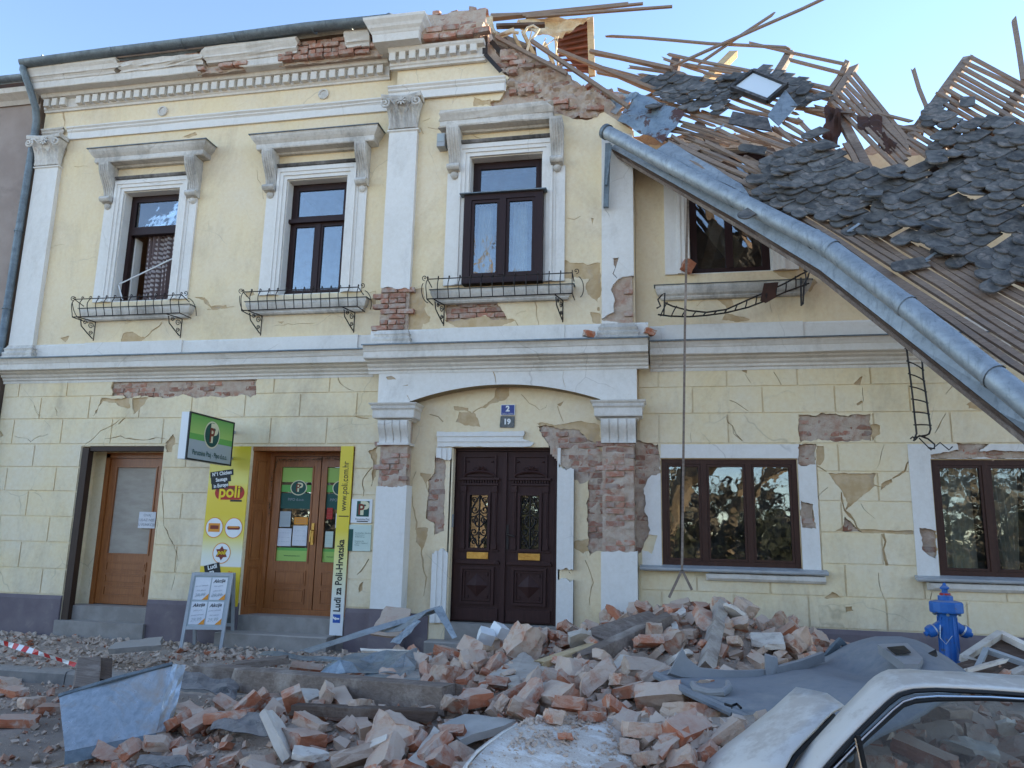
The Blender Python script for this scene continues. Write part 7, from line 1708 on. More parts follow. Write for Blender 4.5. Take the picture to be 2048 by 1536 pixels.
def occ_bar(u0, v0, u1, v1, wpx, D):
    dx, dy = u1-u0, v1-v0; L = math.hypot(dx, dy); nx, ny = -dy/L*wpx, dx/L*wpx
    OCC.append(([(u0+nx, v0+ny), (u1+nx, v1+ny), (u1-nx, v1-ny), (u0-nx, v0-ny)], D))
# single bricks on the road at the left and others that stand out
def brick_at(u, v, z, k, rot, label, sc=1.0, dz=0.03):
    p = pZ(u, v, z); me, noun = SH[k]; o = link_mesh(me.name, me, None, (p.x, p.y, z+dz*sc), rot, (sc, sc, sc)); return tag(o, label, 'brick' if 'brick' in noun else 'rubble')
brick_at(35, 1450, -0.11, 0, (0.1, 0.05, 0.5), 'red brick nearest the left edge on the roadway', 1.05)
brick_at(28, 1390, -0.11, 1, (0.1, 0.0, -0.3), 'red brick by the kerb at the left edge', 1.0)
brick_at(92, 1425, -0.11, 8, (0.1, 0.1, 0.9), 'broken red brick left of the bent tin box', 1.0)
brick_at(10, 1372, -0.11, 17, (0, 0.1, 0.2), 'mortar crusted brick half hidden at the left edge below the kerb', 1.0)
brick_at(70, 1412, -0.11, 18, (0, 0.1, 1.2), 'pale mortared brick on the road left of the tin box', 1.0)
brick_at(612, 1345, 0.10, 2, (0.25, 0.1, 0.35), 'pink brick lying on the blue sheet metal left of the heap', 1.15)
brick_at(420, 1308, 0.015, 9, (0.0, 0.0, 0.4), 'small broken brick at the foot of the sandwich board', 0.55)
# big plaster and stone slabs that stand out
def plate(name, quad, t, mat, label, cat, amp=0.0, seed=1, jag=True):
    a, b, c, d = [Vector(q) for q in quad]; n = (b-a).cross(d-a).normalized()
    if n.dot(CAM-a) < 0: n = -n
    r2 = random.Random(seed); pts = []
    for p, q in ((a, b), (b, c), (c, d), (d, a)):
        L = (q-p).length; k = max(1, int(L/0.09))
        for i in range(k): pts.append(p.lerp(q, i/k) + ((q-p).cross(n).normalized()*r2.uniform(-.018, .018) if jag and i else Vector((0, 0, 0))))
    k = len(pts); ctr = sum(pts, Vector())/k
    vs = [p+n*amp*r2.uniform(-1, 1) for p in pts] + [p-n*t+(ctr-p)*r2.uniform(0, .05) for p in pts] + [ctr+n*0.004, ctr-n*t]
    fs = [(i, (i+1) % k, 2*k) for i in range(k)] + [((i+1) % k+k, i+k, 2*k+1) for i in range(k)] + [(i, k+i, k+(i+1) % k, (i+1) % k) for i in range(k)]
    return tag(MB().add(vs, fs).build(name, mat), label, cat)
plate('plaster_slab', dq((975, 1352, 7.0), (1050, 1302, 7.4), (1082, 1330, 7.1), (1030, 1372, 6.8)), 0.07, M['plaster_piece'], 'large square white plaster slab in the middle of the heap', 'slab', seed=1)
plate('plaster_slab', dq((1035, 1345, 7.05), (1085, 1332, 7.15), (1125, 1358, 6.9), (1085, 1380, 6.7)), 0.06, M['plaster_piece'], 'smaller white plaster slab touching the large square one', 'slab', seed=2)
plate('plaster_strip', dq((1112, 1318, 7.3), (1130, 1312, 7.35), (1245, 1352, 7.1), (1238, 1368, 7.0)), 0.06, M['plaster_piece'], 'long white plaster strip right of the large slab', 'slab', seed=3)
plate('cement_board', dq((876, 1452, 5.7), (930, 1428, 6.0), (1032, 1440, 5.9), (920, 1480, 5.5)), 0.05, pm('cement_board', (0.44, 0.41, 0.37), (0.36, 0.335, 0.30), 5, rough_=0.95, bump=0.4, bscale=60), 'flat grey cement slab lying in front of the heap', 'slab', seed=4)
plate('pale_block', dq((655, 1378, 5.95), (690, 1370, 6.0), (748, 1450, 5.75), (720, 1458, 5.7)), 0.10, M['rubble_pale'], 'long pale block leaning in front of the old beam', 'block', seed=5)
plate('pale_block', dq((868, 1452, 5.1), (880, 1462, 5.05), (845, 1545, 4.8), (805, 1540, 4.85)), 0.12, M['plaster_piece'], 'pale upright block at the bottom edge below the cement slab', 'block', seed=6)
plate('plaster_slab', dq((740, 1268, 8.7), (772, 1212, 9.1), (822, 1218, 9.05), (800, 1272, 8.6)), 0.03, M['rubble_pale'], 'brown backed plaster slab leaning on the wall left of the main door', 'slab', seed=7)
plate('concrete_slab', dq((215, 1298, 8.6), (232, 1284, 8.8), (326, 1273, 8.7), (322, 1290, 8.5)), 0.06, M['kerb'], 'flat concrete slab on the pavement before the first shop doorway', 'slab', seed=8)
for i, (u, v, D, r_) in enumerate(((972, 1272, 7.9, .4), (1000, 1262, 8.0, 1.0))):
    p = pD(u, v, D); me = chunk_mesh('white_block', 0.16, 0.14, 0.12, M['pw'], 700+i, 1, 0.004, 0); o = link_mesh('white_block', me, None, p, (0.4, 0.3, r_)); tag(o, ('lower', 'upper')[i] + ' of two clean white blocks below the main door', 'block')
for i, (q, lab) in enumerate((([(1348, 1226, 8.3), (1366, 1208, 8.35), (1372, 1224, 8.3), (1362, 1230, 8.25)], 'small white plaster piece at the top of the high heap'), ([(1340, 1245, 8.1), (1352, 1242, 8.1), (1356, 1262, 8.05), (1350, 1280, 8.0)], 'narrow white plaster piece standing below the heap top'))): plate('plaster_chip', dq(*q), 0.03, M['plaster_piece'], lab, 'slab', seed=20+i)
# --- timber
def timber(name, a, b, w, h, mat, label, cat='beam', up=(0, 0, 1), seed=0, jag=0.06):
    r2 = random.Random(seed); a, b = Vector(a), Vector(b); d = (b-a).normalized(); sx = d.cross(Vector(up)).normalized(); sy = sx.cross(d); L = (b-a).length; n = max(3, int(L/0.16)); vs = []
    prof = [(-1, -.9), (-.9, -1), (.92, -1), (1, -.9), (1, .92), (.9, 1), (-.93, 1), (-1, .9)]
    for i in range(n+1):
        for (p, q) in prof:
            e = d*(r2.uniform(-jag, jag)) if i in (0, n) else Vector((0, 0, 0))
            vs.append(a.lerp(b, i/n)+sx*(p*w/2*(1+r2.uniform(-.02, .02)))+sy*(q*h/2*(1+r2.uniform(-.02, .02)))+e)
    fs = [(i*8+k, i*8+(k+1) % 8, i*8+8+(k+1) % 8, i*8+8+k) for i in range(n) for k in range(8)] + [tuple(range(7, -1, -1)), tuple(n*8+k for k in range(8))]
    o = MB().add(vs, fs).build(name, M[mat])
    tag(o, label, cat); return o
occ_bar(478, 1358, 908, 1400, 15, 7.00); timber('old_beam', ht(478, 1358, 6.9), ht(908, 1400, 6.35), 0.16, 0.20, 'beam', 'long grey worm eaten beam across the front of the heap', seed=1)
occ_bar(395, 1346, 492, 1352, 14, 7.30); timber('beam_piece', ht(395, 1346, 7.2), ht(492, 1352, 7.05), 0.15, 0.16, 'beam', 'short grey beam end left of the long beam', seed=2)
occ_bar(1165, 1322, 1340, 1240, 13, 8.00); timber('dark_timber', ht(1165, 1322, 7.3), ht(1340, 1240, 7.9), 0.14, 0.14, 'beam', 'dark brown timber leaning on the heap before the right pier', seed=3)
occ_bar(1195, 1275, 1318, 1236, 23, 8.20); timber('broad_board', ht(1195, 1275, 7.7), ht(1318, 1236, 8.1), 0.24, 0.05, 'beam', 'broad grey board lying on the dark timber', 'board', (0.1, -0.6, 0.8), 4)
occ_bar(1082, 1328, 1190, 1292, 11, 7.60); timber('wood_splinter', ht(1082, 1328, 7.2), ht(1190, 1292, 7.5), 0.12, 0.06, 'pale_wood', 'orange brown splintered wood under the broad board', 'board', seed=5)
occ_bar(1412, 1340, 1442, 1212, 11, 8.15); timber('grey_post', ht(1412, 1340, 6.9), ht(1442, 1212, 8.05), 0.12, 0.14, 'beam_pale', 'grey split post standing up out of the heap', 'post', (0, 1, 0.1), 6, 0.1)
occ_bar(170, 1392, 176, 1336, 17, 7.30); timber('timber_stump', ht(170, 1392, 6.5), ht(176, 1336, 7.2), 0.18, 0.2, 'beam', 'squat weathered wooden stump behind the tin box', 'post', (0, 1, 0.1), 7)
occ_bar(200, 1372, 203, 1334, 15, 7.40); timber('dark_stump', ht(200, 1372, 6.9), ht(203, 1334, 7.3), 0.16, 0.16, 'beam_dark', 'dark square stump beside the weathered stump', 'post', (0, 1, 0.1), 8)
occ_bar(470, 1331, 580, 1318, 19, 7.85); timber('roof_board', ht(470, 1331, 7.6), ht(580, 1318, 7.75), 0.2, 0.06, 'beam', 'grey plank between the pavement and the blue sheet', 'board', seed=9)
occ_bar(585, 1418, 870, 1430, 10, 6.20); timber('low_board', ht(585, 1418, 6.1), ht(870, 1430, 5.95), 0.1, 0.07, 'beam_dark', 'dark plank under the long beam', 'board', seed=10)
# --- sheet metal
tb = empty('tin_box', (0, 0, 0), 'bent galvanised tin box lying open on the roadway at the left', 'sheet metal')
p1, p2, p3, p4 = pD(118, 1392, 5.75), pD(345, 1328, 5.95), pD(312, 1466, 5.55), pD(130, 1503, 5.25)
crumple('side', [p4, p3, p2, p1], 14, 8, M['tin'], 0.012, 41, tb)
q3, q4 = pD(322, 1466, 5.5), pD(145, 1512, 5.2)
lo3, lo4 = pD(308, 1480, 5.9), pD(128, 1512, 5.6)
crumple('floor', [p4, p3, p3+Vector((-0.02, 0.30, -0.02)), p4+Vector((-0.02, 0.28, -0.03))], 10, 4, M['zinc_dark'], 0.01, 42, tb)
crumple('lip', [p4+Vector((0.03, -0.03, -0.075)), p3+Vector((0.02, -0.02, -0.07)), p3, p4], 10, 2, M['zinc_dark'], 0.006, 43, tb)  # darker metal than the side: the lip's shade is put into its colour
crumple('end', [p3, p2, p2+Vector((0.05, 0.10, -0.02)), p3+Vector((0.05, 0.10, 0.0))], 8, 3, M['tin'], 0.02, 44, tb)
mb = MB(); mb.tube([p1, p1.lerp(p2, .5)+Vector((0, 0, .01)), p2], 0.02, 6); mb.build('rolled_edge', M['zinc_dark'], tb)
tag(crumple('black_sheet', dq((350, 1372, 6.7), (470, 1400, 6.5), (480, 1372, 6.8), (360, 1336, 7.0)), 12, 6, M['blacksheet'], 0.10, 45), 'torn black sheet between the tin box and the beam', 'sheet metal')
tag(crumple('black_sheet', dq((415, 1462, 5.75), (545, 1470, 5.7), (520, 1428, 6.0), (440, 1425, 5.95)), 10, 6, M['blacksheet'], 0.05, 46), 'dusty black board lying among the bricks below the beam', 'sheet metal')
tag(crumple('black_sheet', dq((272, 1532, 5.0), (385, 1535, 5.0), (370, 1512, 5.2), (280, 1512, 5.2)), 8, 4, M['blacksheet'], 0.03, 47), 'dusty black sheet at the bottom edge below the tin box', 'sheet metal')
tag(crumple('blue_sheet', dq((640, 1345, 7.2), (830, 1356, 7.0), (835, 1300, 7.5), (690, 1312, 7.5)), 7, 3, M['zinc_blue'], 0.10, 48), 'crumpled blue grey sheet metal left of the heap', 'sheet metal')
tag(crumple('blue_sheet', dq((715, 1372, 6.9), (840, 1368, 6.85), (838, 1340, 7.1), (735, 1345, 7.1)), 5, 2, M['zinc_blue'], 0.06, 49), 'lower blue sheet metal fold behind the long beam', 'sheet metal')
tag(crumple('blue_sheet', dq((515, 1310, 8.0), (690, 1328, 7.6), (700, 1318, 7.7), (530, 1303, 8.1)), 14, 3, M['zinc_blue'], 0.03, 50), 'long narrow blue sheet strip lying on the pavement', 'sheet metal')
zf = empty('zinc_flashing', (0, 0, 0), 'pale folded zinc flashing propped up before the door jamb', 'sheet metal')
crumple('strip', dq((600, 1300, 8.3), (880, 1213, 8.6), (872, 1226, 8.55), (620, 1306, 8.2)), 8, 1, M['zinc'], 0.02, 51, zf)
crumple('strip', dq((800, 1262, 8.3), (868, 1220, 8.5), (880, 1212, 8.6), (745, 1262, 8.5)), 5, 2, M['zinc'], 0.04, 52, zf)
crumple('strip', dq((868, 1220, 8.5), (905, 1278, 8.2), (914, 1274, 8.2), (884, 1212, 8.55)), 5, 1, M['zinc'], 0.02, 53, zf)
crumple('strip', dq((780, 1285, 8.2), (830, 1240, 8.4), (842, 1242, 8.4), (800, 1288, 8.15)), 6, 3, M['zinc'], 0.03, 54, zf)
tag(crumple('white_batten', dq((720, 1296, 7.9), (838, 1302, 7.7), (838, 1308, 7.7), (722, 1302, 7.85)), 12, 1, M['plaster_piece'], 0.02, 55, None, 0.03), 'thin white crumbly strip above the blue sheet', 'strip')
# --- red and white tape
tp_ = empty('barrier_tape', (0, 0, 0), 'sagging red and white barrier tape at the left edge', 'tape')
a, b, c = pD(-60, 1278, 8.6), pD(10, 1288, 8.3), pD(150, 1334, 7.7)
n = 22
def tpt(t): return (a*(1-t)**2+b*2*t*(1-t)+c*t*t)
for i in range(n):
    t0, t1 = i/n, (i+1)/n; p, q = tpt(t0), tpt(t1); h = Vector((0.01, 0.0, 0.065))*(1-0.4*(i/n)); tw = Vector((0, -0.02*math.sin(i*0.6), 0))
    tw2 = Vector((0, -0.02*math.sin((i+1)*0.6), 0)); h2 = Vector((0.01, 0, 0.065))*(1-0.4*((i+1)/n))
    MB().add([p+tw, q+tw2, q+h2-tw2, p+h-tw], [(0, 1, 2, 3)]).build('stripe', M['tapered'] if i % 2 else M['pw'], tp_)
# --- broken window frames at the right edge
wf = [((1905, 1322, 6.9), (2010, 1266, 7.3), (2100, 1300, 7.1), (1990, 1350, 6.7))]
def loose_frame(q, w, mat, label):
    o = empty('broken_window_frame', (0, 0, 0), label, 'window'); P_ = dq(*q)
    for i in range(4): MB().bar(P_[i], P_[(i+1) % 4], w, w*1.1, (0, -0.5, 1)).build('rail', M[mat], o)
    return o
o = loose_frame(((1925, 1318, 7.2), (2000, 1268, 7.6), (2100, 1318, 7.2), (2020, 1352, 6.9)), 0.06, 'plaster_piece', 'white painted window frame fallen right of the hydrant'); quad_plate('pane', dq((1935, 1320, 7.25), (2000, 1275, 7.65), (2090, 1318, 7.25), (2020, 1350, 6.95)), 0.006, M['beam_dark'], o)
o = loose_frame(((1950, 1345, 6.9), (1972, 1300, 7.2), (2100, 1345, 6.9), (2080, 1375, 6.6)), 0.045, 'steel_grey', 'grey window frame lying across the white one right of the hydrant')
occ_bar(1932, 1342, 2005, 1322, 5, 6.95); timber('white_strip', ht(1932, 1342, 6.7), ht(2005, 1322, 6.85), 0.05, 0.03, 'plaster_piece', 'short white slat at the foot of the fallen frames', 'slat', seed=31)
occ_bar(1920, 1330, 1990, 1345, 21, 7.20); timber('brown_board', ht(1920, 1330, 7.1), ht(1990, 1345, 6.8), 0.22, 0.04, 'beam_dark', 'brown board under the fallen frames', 'board', (0, -.6, 1), 32)
LMK = [(x_, y_, n_) for (x_, y_, n_) in (
    (-4.5, -4.5, 'bent tin box'), (-2.83, -3.5, 'middle of the long beam'), (-1.9, -3.8, 'right end of the long beam'), (-3.9, -3.2, 'left end of the long beam'), (-2.2, -2.6, 'blue sheet metal'), (-2.0, -1.3, 'zinc flashing'), (-1.7, -1.0, 'main door step'), (-1.2, -2.5, 'large square plaster slab'), (-0.6, -2.6, 'long white plaster strip'), (-0.4, -1.6, 'dark leaning timber'), (-0.1, -1.2, 'broad grey board'), (0.4, -1.5, 'grey split post'), (0.0, -0.8, 'top of the high heap'), (0.9, -0.8, 'right slope of the high heap'), (-0.9, -0.7, 'right door jamb'), (-1.5, -4.1, 'cement slab'), (-2.4, -4.2, 'leaning pale block'), (-1.6, -5.0, 'upright pale block'), (-3.0, -4.4, 'dusty black board'), (-3.3, -4.9, 'black sheet at the bottom edge'), (-0.3, -3.6, 'left tip of the torn car roof'), (0.2, -4.6, 'lower edge of the torn car roof'), (-0.6, -5.6, 'car bonnet'), (0.1, -5.3, 'windscreen hollow of the car'), (1.6, -1.2, 'far edge of the torn car roof'), (2.7, -1.3, 'blue hydrant'), (3.2, -2.2, 'fallen window frames'), (-3.4, -2.4, 'plank by the pavement'), (-2.2, -4.9, 'bottom edge of the heap'), (-1.0, -4.6, 'foot of the heap front'), (-0.9, -3.4, 'centre of the heap'), (-1.6, -3.2, 'hollow behind the cement slab'), (0.5, -2.4, 'foot of the grey post'), (-0.5, -4.0, 'gap left of the torn car roof'))]
def where(noun, x, y):
    b_ = sorted(LMK, key=lambda q: (q[0]-x)**2+(q[1]-y)**2)[0]; dx, dy = x-b_[0], y-b_[1]; r = math.hypot(dx, dy)
    rel = 'right beside' if r < 0.14 else (('just ' if r < 0.34 else '') + (('right of' if dx > 0 else 'left of') if abs(dx) > abs(dy) else ('behind' if dy > 0 else 'in front of')))
    return noun + ' ' + rel + ' the ' + b_[2]
rg = random.Random(33); placed = []; cnt = 0
KEEP_OUT = []
def seen(x, y, z):
    u, v = proj_px(Vector((x, y, z))); return -40 < u < 2090 and 1150 < v < 1600
def put_brick(x, y, k, dz=0.0, rot=None, sc=1.0, label=None):
    me, noun = SH[k]
    r_ = rot or (rg.gauss(0, 0.45), rg.gauss(0, 0.45), rg.uniform(0, 6.28))
    o = link_mesh(me.name, me, None, (x, y, heap(x, y)+dz), r_, (sc, sc, sc))
    lab = label or (('large ' if sc > 1.15 else 'small ' if sc < 0.95 else '') + where(noun, x, y)); RUB.append(o); tag(o, lab, 'brick' if 'brick' in noun else 'rubble', 'rubble: ' + lab); return o
def dens(x, y):
    h = heap(x, y)-(0.0 if y > KY-0.1 else -0.12)
    return min(1.0, max(0.0, (h-0.02)/0.16))
RUB = []
tries = 0
while cnt < 345 and tries < 12000:
    tries += 1
    x, y = rg.uniform(-4.6, 4.2), rg.uniform(-7.2, -0.3)
    if rg.random() > dens(x, y): continue
    if y < -5.4 and x > -0.2: continue
    z = heap(x, y)
    if not seen(x, y, z): continue
    if any((x-a)**2+(y-b)**2 < 0.0135 for a, b in placed): continue
    pu, pv = proj_px(Vector((x, y, z+0.06))); dd = (Vector((x, y, z))-CAM).dot(_f)
    if any(dd < D_ and in_poly(np.array([pu]), np.array([pv]), q_)[0] for q_, D_ in OCC): continue
    placed.append((x, y))
    k = rg.choices(range(len(SH)), weights=[1.0]*7+[1.2]*9+[1.5]*9+[0.9]*5+[1.0]*4)[0]
    put_brick(x, y, k, rg.uniform(0.02, 0.09), sc=0.6*(2.3**rg.random())); cnt += 1
same = {}
for o in RUB: same.setdefault(o['label'], []).append(o)
for lab, os_ in same.items():
    if len(os_) == 2:
        os_.sort(key=lambda q: q.location.y); os_[0]['label'] = lab + ', street side'; os_[1]['label'] = lab + ', wall side'
    if len(os_) == 4:
        os_.sort(key=lambda q: q.location.x)
        for q, w in zip(os_, ('leftmost', 'second', 'third', 'rightmost')): q['label'] = lab + ', ' + w
    if len(os_) == 3:
        os_.sort(key=lambda q: q.location.x)
        for q, w in zip(os_, ('leftmost', 'middle', 'rightmost')): q['label'] = lab + ', ' + w + ' of three'
for o in RUB: del o['group']
for o in RUB: o['group'] = 'bricks and lumps of the rubble heap'
# the many smaller lumps, joined
def scatter(name, n, dom, size, mat, seed, label, cat, hfun, dfun, flat_=0.6):
    r2 = random.Random(seed); mb = MB(); c = 0; t = 0
    while c < n and t < n*30:
        t += 1; x, y = dom(r2)
        if r2.random() > dfun(x, y): continue
        z = hfun(x, y)
        if not seen(x, y, z): continue
        s = size[0]*(size[1]/size[0])**(r2.random()**2.2); 
        E_ = Euler((r2.uniform(-.9, .9), r2.uniform(-.9, .9), r2.uniform(0, 6.28))).to_matrix()
        vs = []
        for q in ((-1,-1,-1),(1,-1,-1),(1,1,-1),(-1,1,-1),(-1,-1,1),(1,-1,1),(1,1,1),(-1,1,1)):
            v = Vector((q[0]*s*r2.uniform(.5, 1.1), q[1]*s*r2.uniform(.4, .9), q[2]*s*flat_*r2.uniform(.35, .9))); vs.append(Vector((x, y, z+s*0.25))+E_ @ v)
        mb.add(vs, [(0,3,2,1),(4,5,6,7),(0,1,5,4),(1,2,6,5),(2,3,7,6),(3,0,4,7)]); c += 1
    return tag(mb.build(name, mat), label, cat, kind='stuff')
domH = lambda r2: (r2.uniform(-5.0, 4.2), r2.uniform(-7.4, -0.25))
scatter('rubble_lumps', 2300, domH, (0.02, 0.10), M['rubble_pale'], 1, 'small lumps of mortar and brick through the heap', 'rubble', lambda x, y: bedh(x, y)+0.01, dens)
scatter('brick_crumbs', 1200, domH, (0.016, 0.085), M['rubble'], 2, 'red brick crumbs through the heap', 'rubble', lambda x, y: bedh(x, y)+0.01, dens)
scatter('mortar_grit', 7000, domH, (0.006, 0.026), M['grit'], 3, 'fine mortar grit over the heap', 'rubble', lambda x, y: bedh(x, y)+0.004, lambda x, y: 0.25+0.75*dens(x, y))
hp = lambda x, y: 0.012 if y > KY-0.1 else -0.118
scatter('pavement_debris', 2600, lambda r2: (r2.uniform(-11, -3.2), r2.uniform(-2.2, -0.1)), (0.006, 0.05), M['grit'], 4, 'plaster crumbs and grit strewn over the pavement', 'rubble', hp, lambda x, y: 0.35+0.65*max(0, noise.noise(Vector((x*1.3, y*1.6, 5)))+0.4))
scatter('road_debris', 1700, lambda r2: (r2.uniform(-10, -2.2), r2.uniform(-6.2, -2.4)), (0.005, 0.04), M['grit'], 5, 'grit and crumbs strewn over the roadway', 'rubble', hp, lambda x, y: 0.2+0.8*max(0, noise.noise(Vector((x*1.1, y*1.3, 9)))+0.45))
scatter('brick_splinters', 350, lambda r2: (r2.uniform(-10, -2.6), r2.uniform(-6.0, -0.2)), (0.008, 0.05), M['rubble'], 6, 'red brick splinters on pavement and road', 'rubble', hp, lambda x, y: 0.4)
# --- hydrant
hy = empty('fire_hydrant', (2.77, -1.25, 0.0), 'bright blue fire hydrant standing in front of the wall', 'hydrant')
MB().lathe([(0.10, 0.0), (0.10, 0.28), (0.118, 0.30), (0.118, 0.345), (0.105, 0.36), (0.112, 0.38), (0.112, 0.40), (0.093, 0.43), (0.09, 0.60), (0.088, 0.86), (0.10, 0.885)], 20).build('body', M['hydrant'], hy, smooth=True)
rb = MB()
for k in range(10):
    a_ = 2*math.pi*k/10; rb.bar((0.091*math.cos(a_), 0.091*math.sin(a_), 0.45), (0.089*math.cos(a_), 0.089*math.sin(a_), 0.85), 0.012, 0.012, (math.cos(a_), math.sin(a_), 0))
rb.build('rib', M['hydrant'], hy)
MB().lathe([(0.12, 0.885), (0.152, 0.895), (0.155, 0.91), (0.155, 0.985), (0.145, 1.0), (0.10, 1.01), (0.07, 1.015), (0.07, 1.055), (0.055, 1.062), (0.052, 1.062)], 14).build('bonnet', M['hydrant'], hy)
MB().lathe([(0.052, 1.06), (0.05, 1.085), (0.03, 1.09), (0.03, 1.12), (0.045, 1.125), (0.045, 1.14), (0.02, 1.16), (0.012, 1.185)], 6).build('operating_nut', M['hydrant'], hy)
for k in range(6):
    a_ = 2*math.pi*k/6+0.3; MB().lathe([(0.014, -0.012), (0.014, 0.012)], 6, (0.128*math.cos(a_), 0.128*math.sin(a_), 0.880)).build('bolt', M['zinc_dark'], hy)
MB().lathe([(0.053, 1.065), (0.053, 1.083)], 8).build('red_mark', M['pred'], hy)
for s, nm in ((-1, 0), (1, 1)):
    nz = MB(); nz.lathe([(0.055, 0.05), (0.05, 0.15), (0.052, 0.155)], 12); nz.lathe([(0.062, 0.168), (0.064, 0.19), (0.055, 0.225), (0.025, 0.24), (0.025, 0.262)], 12)
    Mz = Matrix.Translation((0, 0, 0.80)) @ Matrix.Rotation(R(10), 4, 'Z') @ Matrix.Rotation(s*R(118), 4, 'Y'); nz.move(Mz); no = nz.build('outlet', M['hydrant'], hy, smooth=True)
    bd_ = MB(); bd_.lathe([(0.058, 0.152), (0.060, 0.155), (0.060, 0.168), (0.058, 0.17)], 14); bd_.move(Mz); bd_.build('ring', M['silver'], no)
ch = MB(); ch.tube([(-0.10, -0.10, 0.78), (-0.12, -0.13, 0.66), (-0.07, -0.13, 0.60), (0.0, -0.11, 0.68)], 0.004, 4); ch.build('chain', M['silver'], hy)
# ------------------------------------------------------------------ the crushed car
car = empty('crushed_car', (0.6, -6.8, 0), 'crushed off white saloon car half buried in rubble at the lower right', 'car')
car.location = (0, 0, 0)
def sheet(name, rows, mat, parent, t=0.012, smooth=True):
    """curved body panel through rows of points, given thickness"""
    nu, nv = len(rows), len(rows[0]); vs = [p for r in rows for p in r]
    fs = [(i*nv+j, (i+1)*nv+j, (i+1)*nv+j+1, i*nv+j+1) for i in range(nu-1) for j in range(nv-1)]
    me = bpy.data.meshes.new(name); me.from_pydata([tuple(v) for v in vs], [], fs); me.materials.append(mat)
    bm = bmesh.new(); bm.from_mesh(me)
    for _ in range(1): bmesh.ops.subdivide_edges(bm, edges=bm.edges, cuts=1, use_grid_fill=True, smooth=0.6)
    bm.to_mesh(me); bm.free()
    for p in me.polygons: p.use_smooth = smooth
    o = link_mesh(name, me, parent); md = o.modifiers.new('thickness', 'SOLIDIFY'); md.thickness = t; md.offset = -1
    return o
def C(u, v, d): return pD(u, v, d)
# bonnet with its rounded far corner, dented, grit on top
hood_rows = [[C(925, 1600, 2.72), C(938, 1530, 2.86), C(985, 1482, 3.02), C(1040, 1447, 3.2), C(1062, 1440, 3.28)],
             [C(1020, 1620, 2.7), C(1030, 1545, 2.87), C(1060, 1486, 3.05), C(1095, 1448, 3.24), C(1110, 1432, 3.34)],
             [C(1120, 1640, 2.68), C(1125, 1560, 2.86), C(1145, 1495, 3.06), C(1165, 1452, 3.26), C(1175, 1435, 3.37)],
             [C(1220, 1660, 2.66), C(1225, 1580, 2.85), C(1232, 1510, 3.05), C(1245, 1462, 3.26), C(1250, 1442, 3.38)],
             [C(1310, 1680, 2.64), C(1305, 1600, 2.83), C(1280, 1530, 3.02), C(1262, 1492, 3.2), C(1255, 1470, 3.3)]]
hood_o = sheet('bonnet', hood_rows, M['bonnet'], car)
# front wing and nose under the bonnet edge
sheet('front_wing', [[C(925, 1600, 2.72), C(936, 1531, 2.85), C(983, 1484, 3.01), C(1038, 1449, 3.19)], [C(915, 1620, 2.73), C(926, 1548, 2.86), C(976, 1500, 3.03), C(1034, 1465, 3.2)], [C(915, 1720, 2.75), C(925, 1640, 2.88), C(975, 1590, 3.05), C(1034, 1550, 3.22)]], M['carpaint'], car)
# screen opening: rubber edge lines and the dust-filled hollow
MB().tube([C(1262, 1478, 3.22), C(1268, 1505, 3.12), C(1290, 1540, 3.0), C(1320, 1600, 2.85)], 0.010, 6).build('screen_seal', M['black'], car, smooth=True)
MB().tube([C(1460, 1560, 2.9), C(1540, 1492, 3.05), C(1610, 1432, 3.2), C(1640, 1405, 3.25)], 0.008, 6).build('screen_seal', M['black'], car, smooth=True)
# far pillar and wing, bent up like a broad blade
blade = [[C(1370, 1600, 2.95), C(1470, 1545, 2.82), C(1560, 1560, 2.68)], [C(1420, 1525, 3.02), C(1510, 1500, 2.9), C(1585, 1510, 2.76)], [C(1490, 1468, 3.1), C(1570, 1450, 3.0), C(1632, 1462, 2.86)], [C(1550, 1420, 3.17), C(1622, 1408, 3.08), C(1665, 1428, 2.95)], [C(1594, 1379, 3.24), C(1655, 1392, 3.14), C(1690, 1418, 3.02)]]
sheet('bent_panel', blade, M['carpaint'], car)
MB().tube([C(1370, 1603, 2.94), C(1422, 1527, 3.0), C(1492, 1471, 3.08), C(1552, 1423, 3.15), C(1594, 1383, 3.22)], 0.007, 5).build('edge_seal', M['black'], car, smooth=True)
MB().tube([C(1560, 1565, 2.7), C(1590, 1512, 2.79), C(1635, 1465, 2.89), C(1668, 1432, 2.98)], 0.012, 5).build('edge_seal', M['black'], car, smooth=True)
# near side: roof rail, pillar, window with vent light
rail = [[C(1545, 1600, 2.72), C(1585, 1600, 2.66), C(1605, 1610, 2.62)], [C(1595, 1530, 2.78), C(1628, 1530, 2.70), C(1645, 1540, 2.66)], [C(1665, 1450, 2.84), C(1695, 1455, 2.74), C(1712, 1465, 2.70)], [C(1728, 1382, 2.90), C(1760, 1395, 2.78), C(1772, 1407, 2.73)],
        [C(1752, 1358, 2.93), C(1785, 1376, 2.80), C(1795, 1388, 2.74)], [C(1778, 1345, 2.95), C(1815, 1368, 2.80), C(1825, 1380, 2.74)], [C(1860, 1347, 2.95), C(1870, 1366, 2.80), C(1872, 1378, 2.74)], [C(1980, 1353, 2.95), C(1980, 1372, 2.80), C(1980, 1383, 2.74)], [C(2130, 1362, 2.95), C(2130, 1382, 2.80), C(2130, 1393, 2.74)]]
sheet('roof_rail', rail, M['carpaint'], car)
win_line = [C(1608, 1615, 2.60), C(1648, 1542, 2.645), C(1715, 1468, 2.69), C(1776, 1408, 2.72), C(1800, 1390, 2.73), C(1828, 1382, 2.735), C(1874, 1380, 2.735), C(1980, 1385, 2.735), C(2130, 1396, 2.735)]
MB().tube(win_line, 0.008, 6).build('window_seal', M['black'], car, smooth=True)
ch_line = [p + (C(1824, 1500, 2.7)-p).normalized()*0.016 for p in win_line]
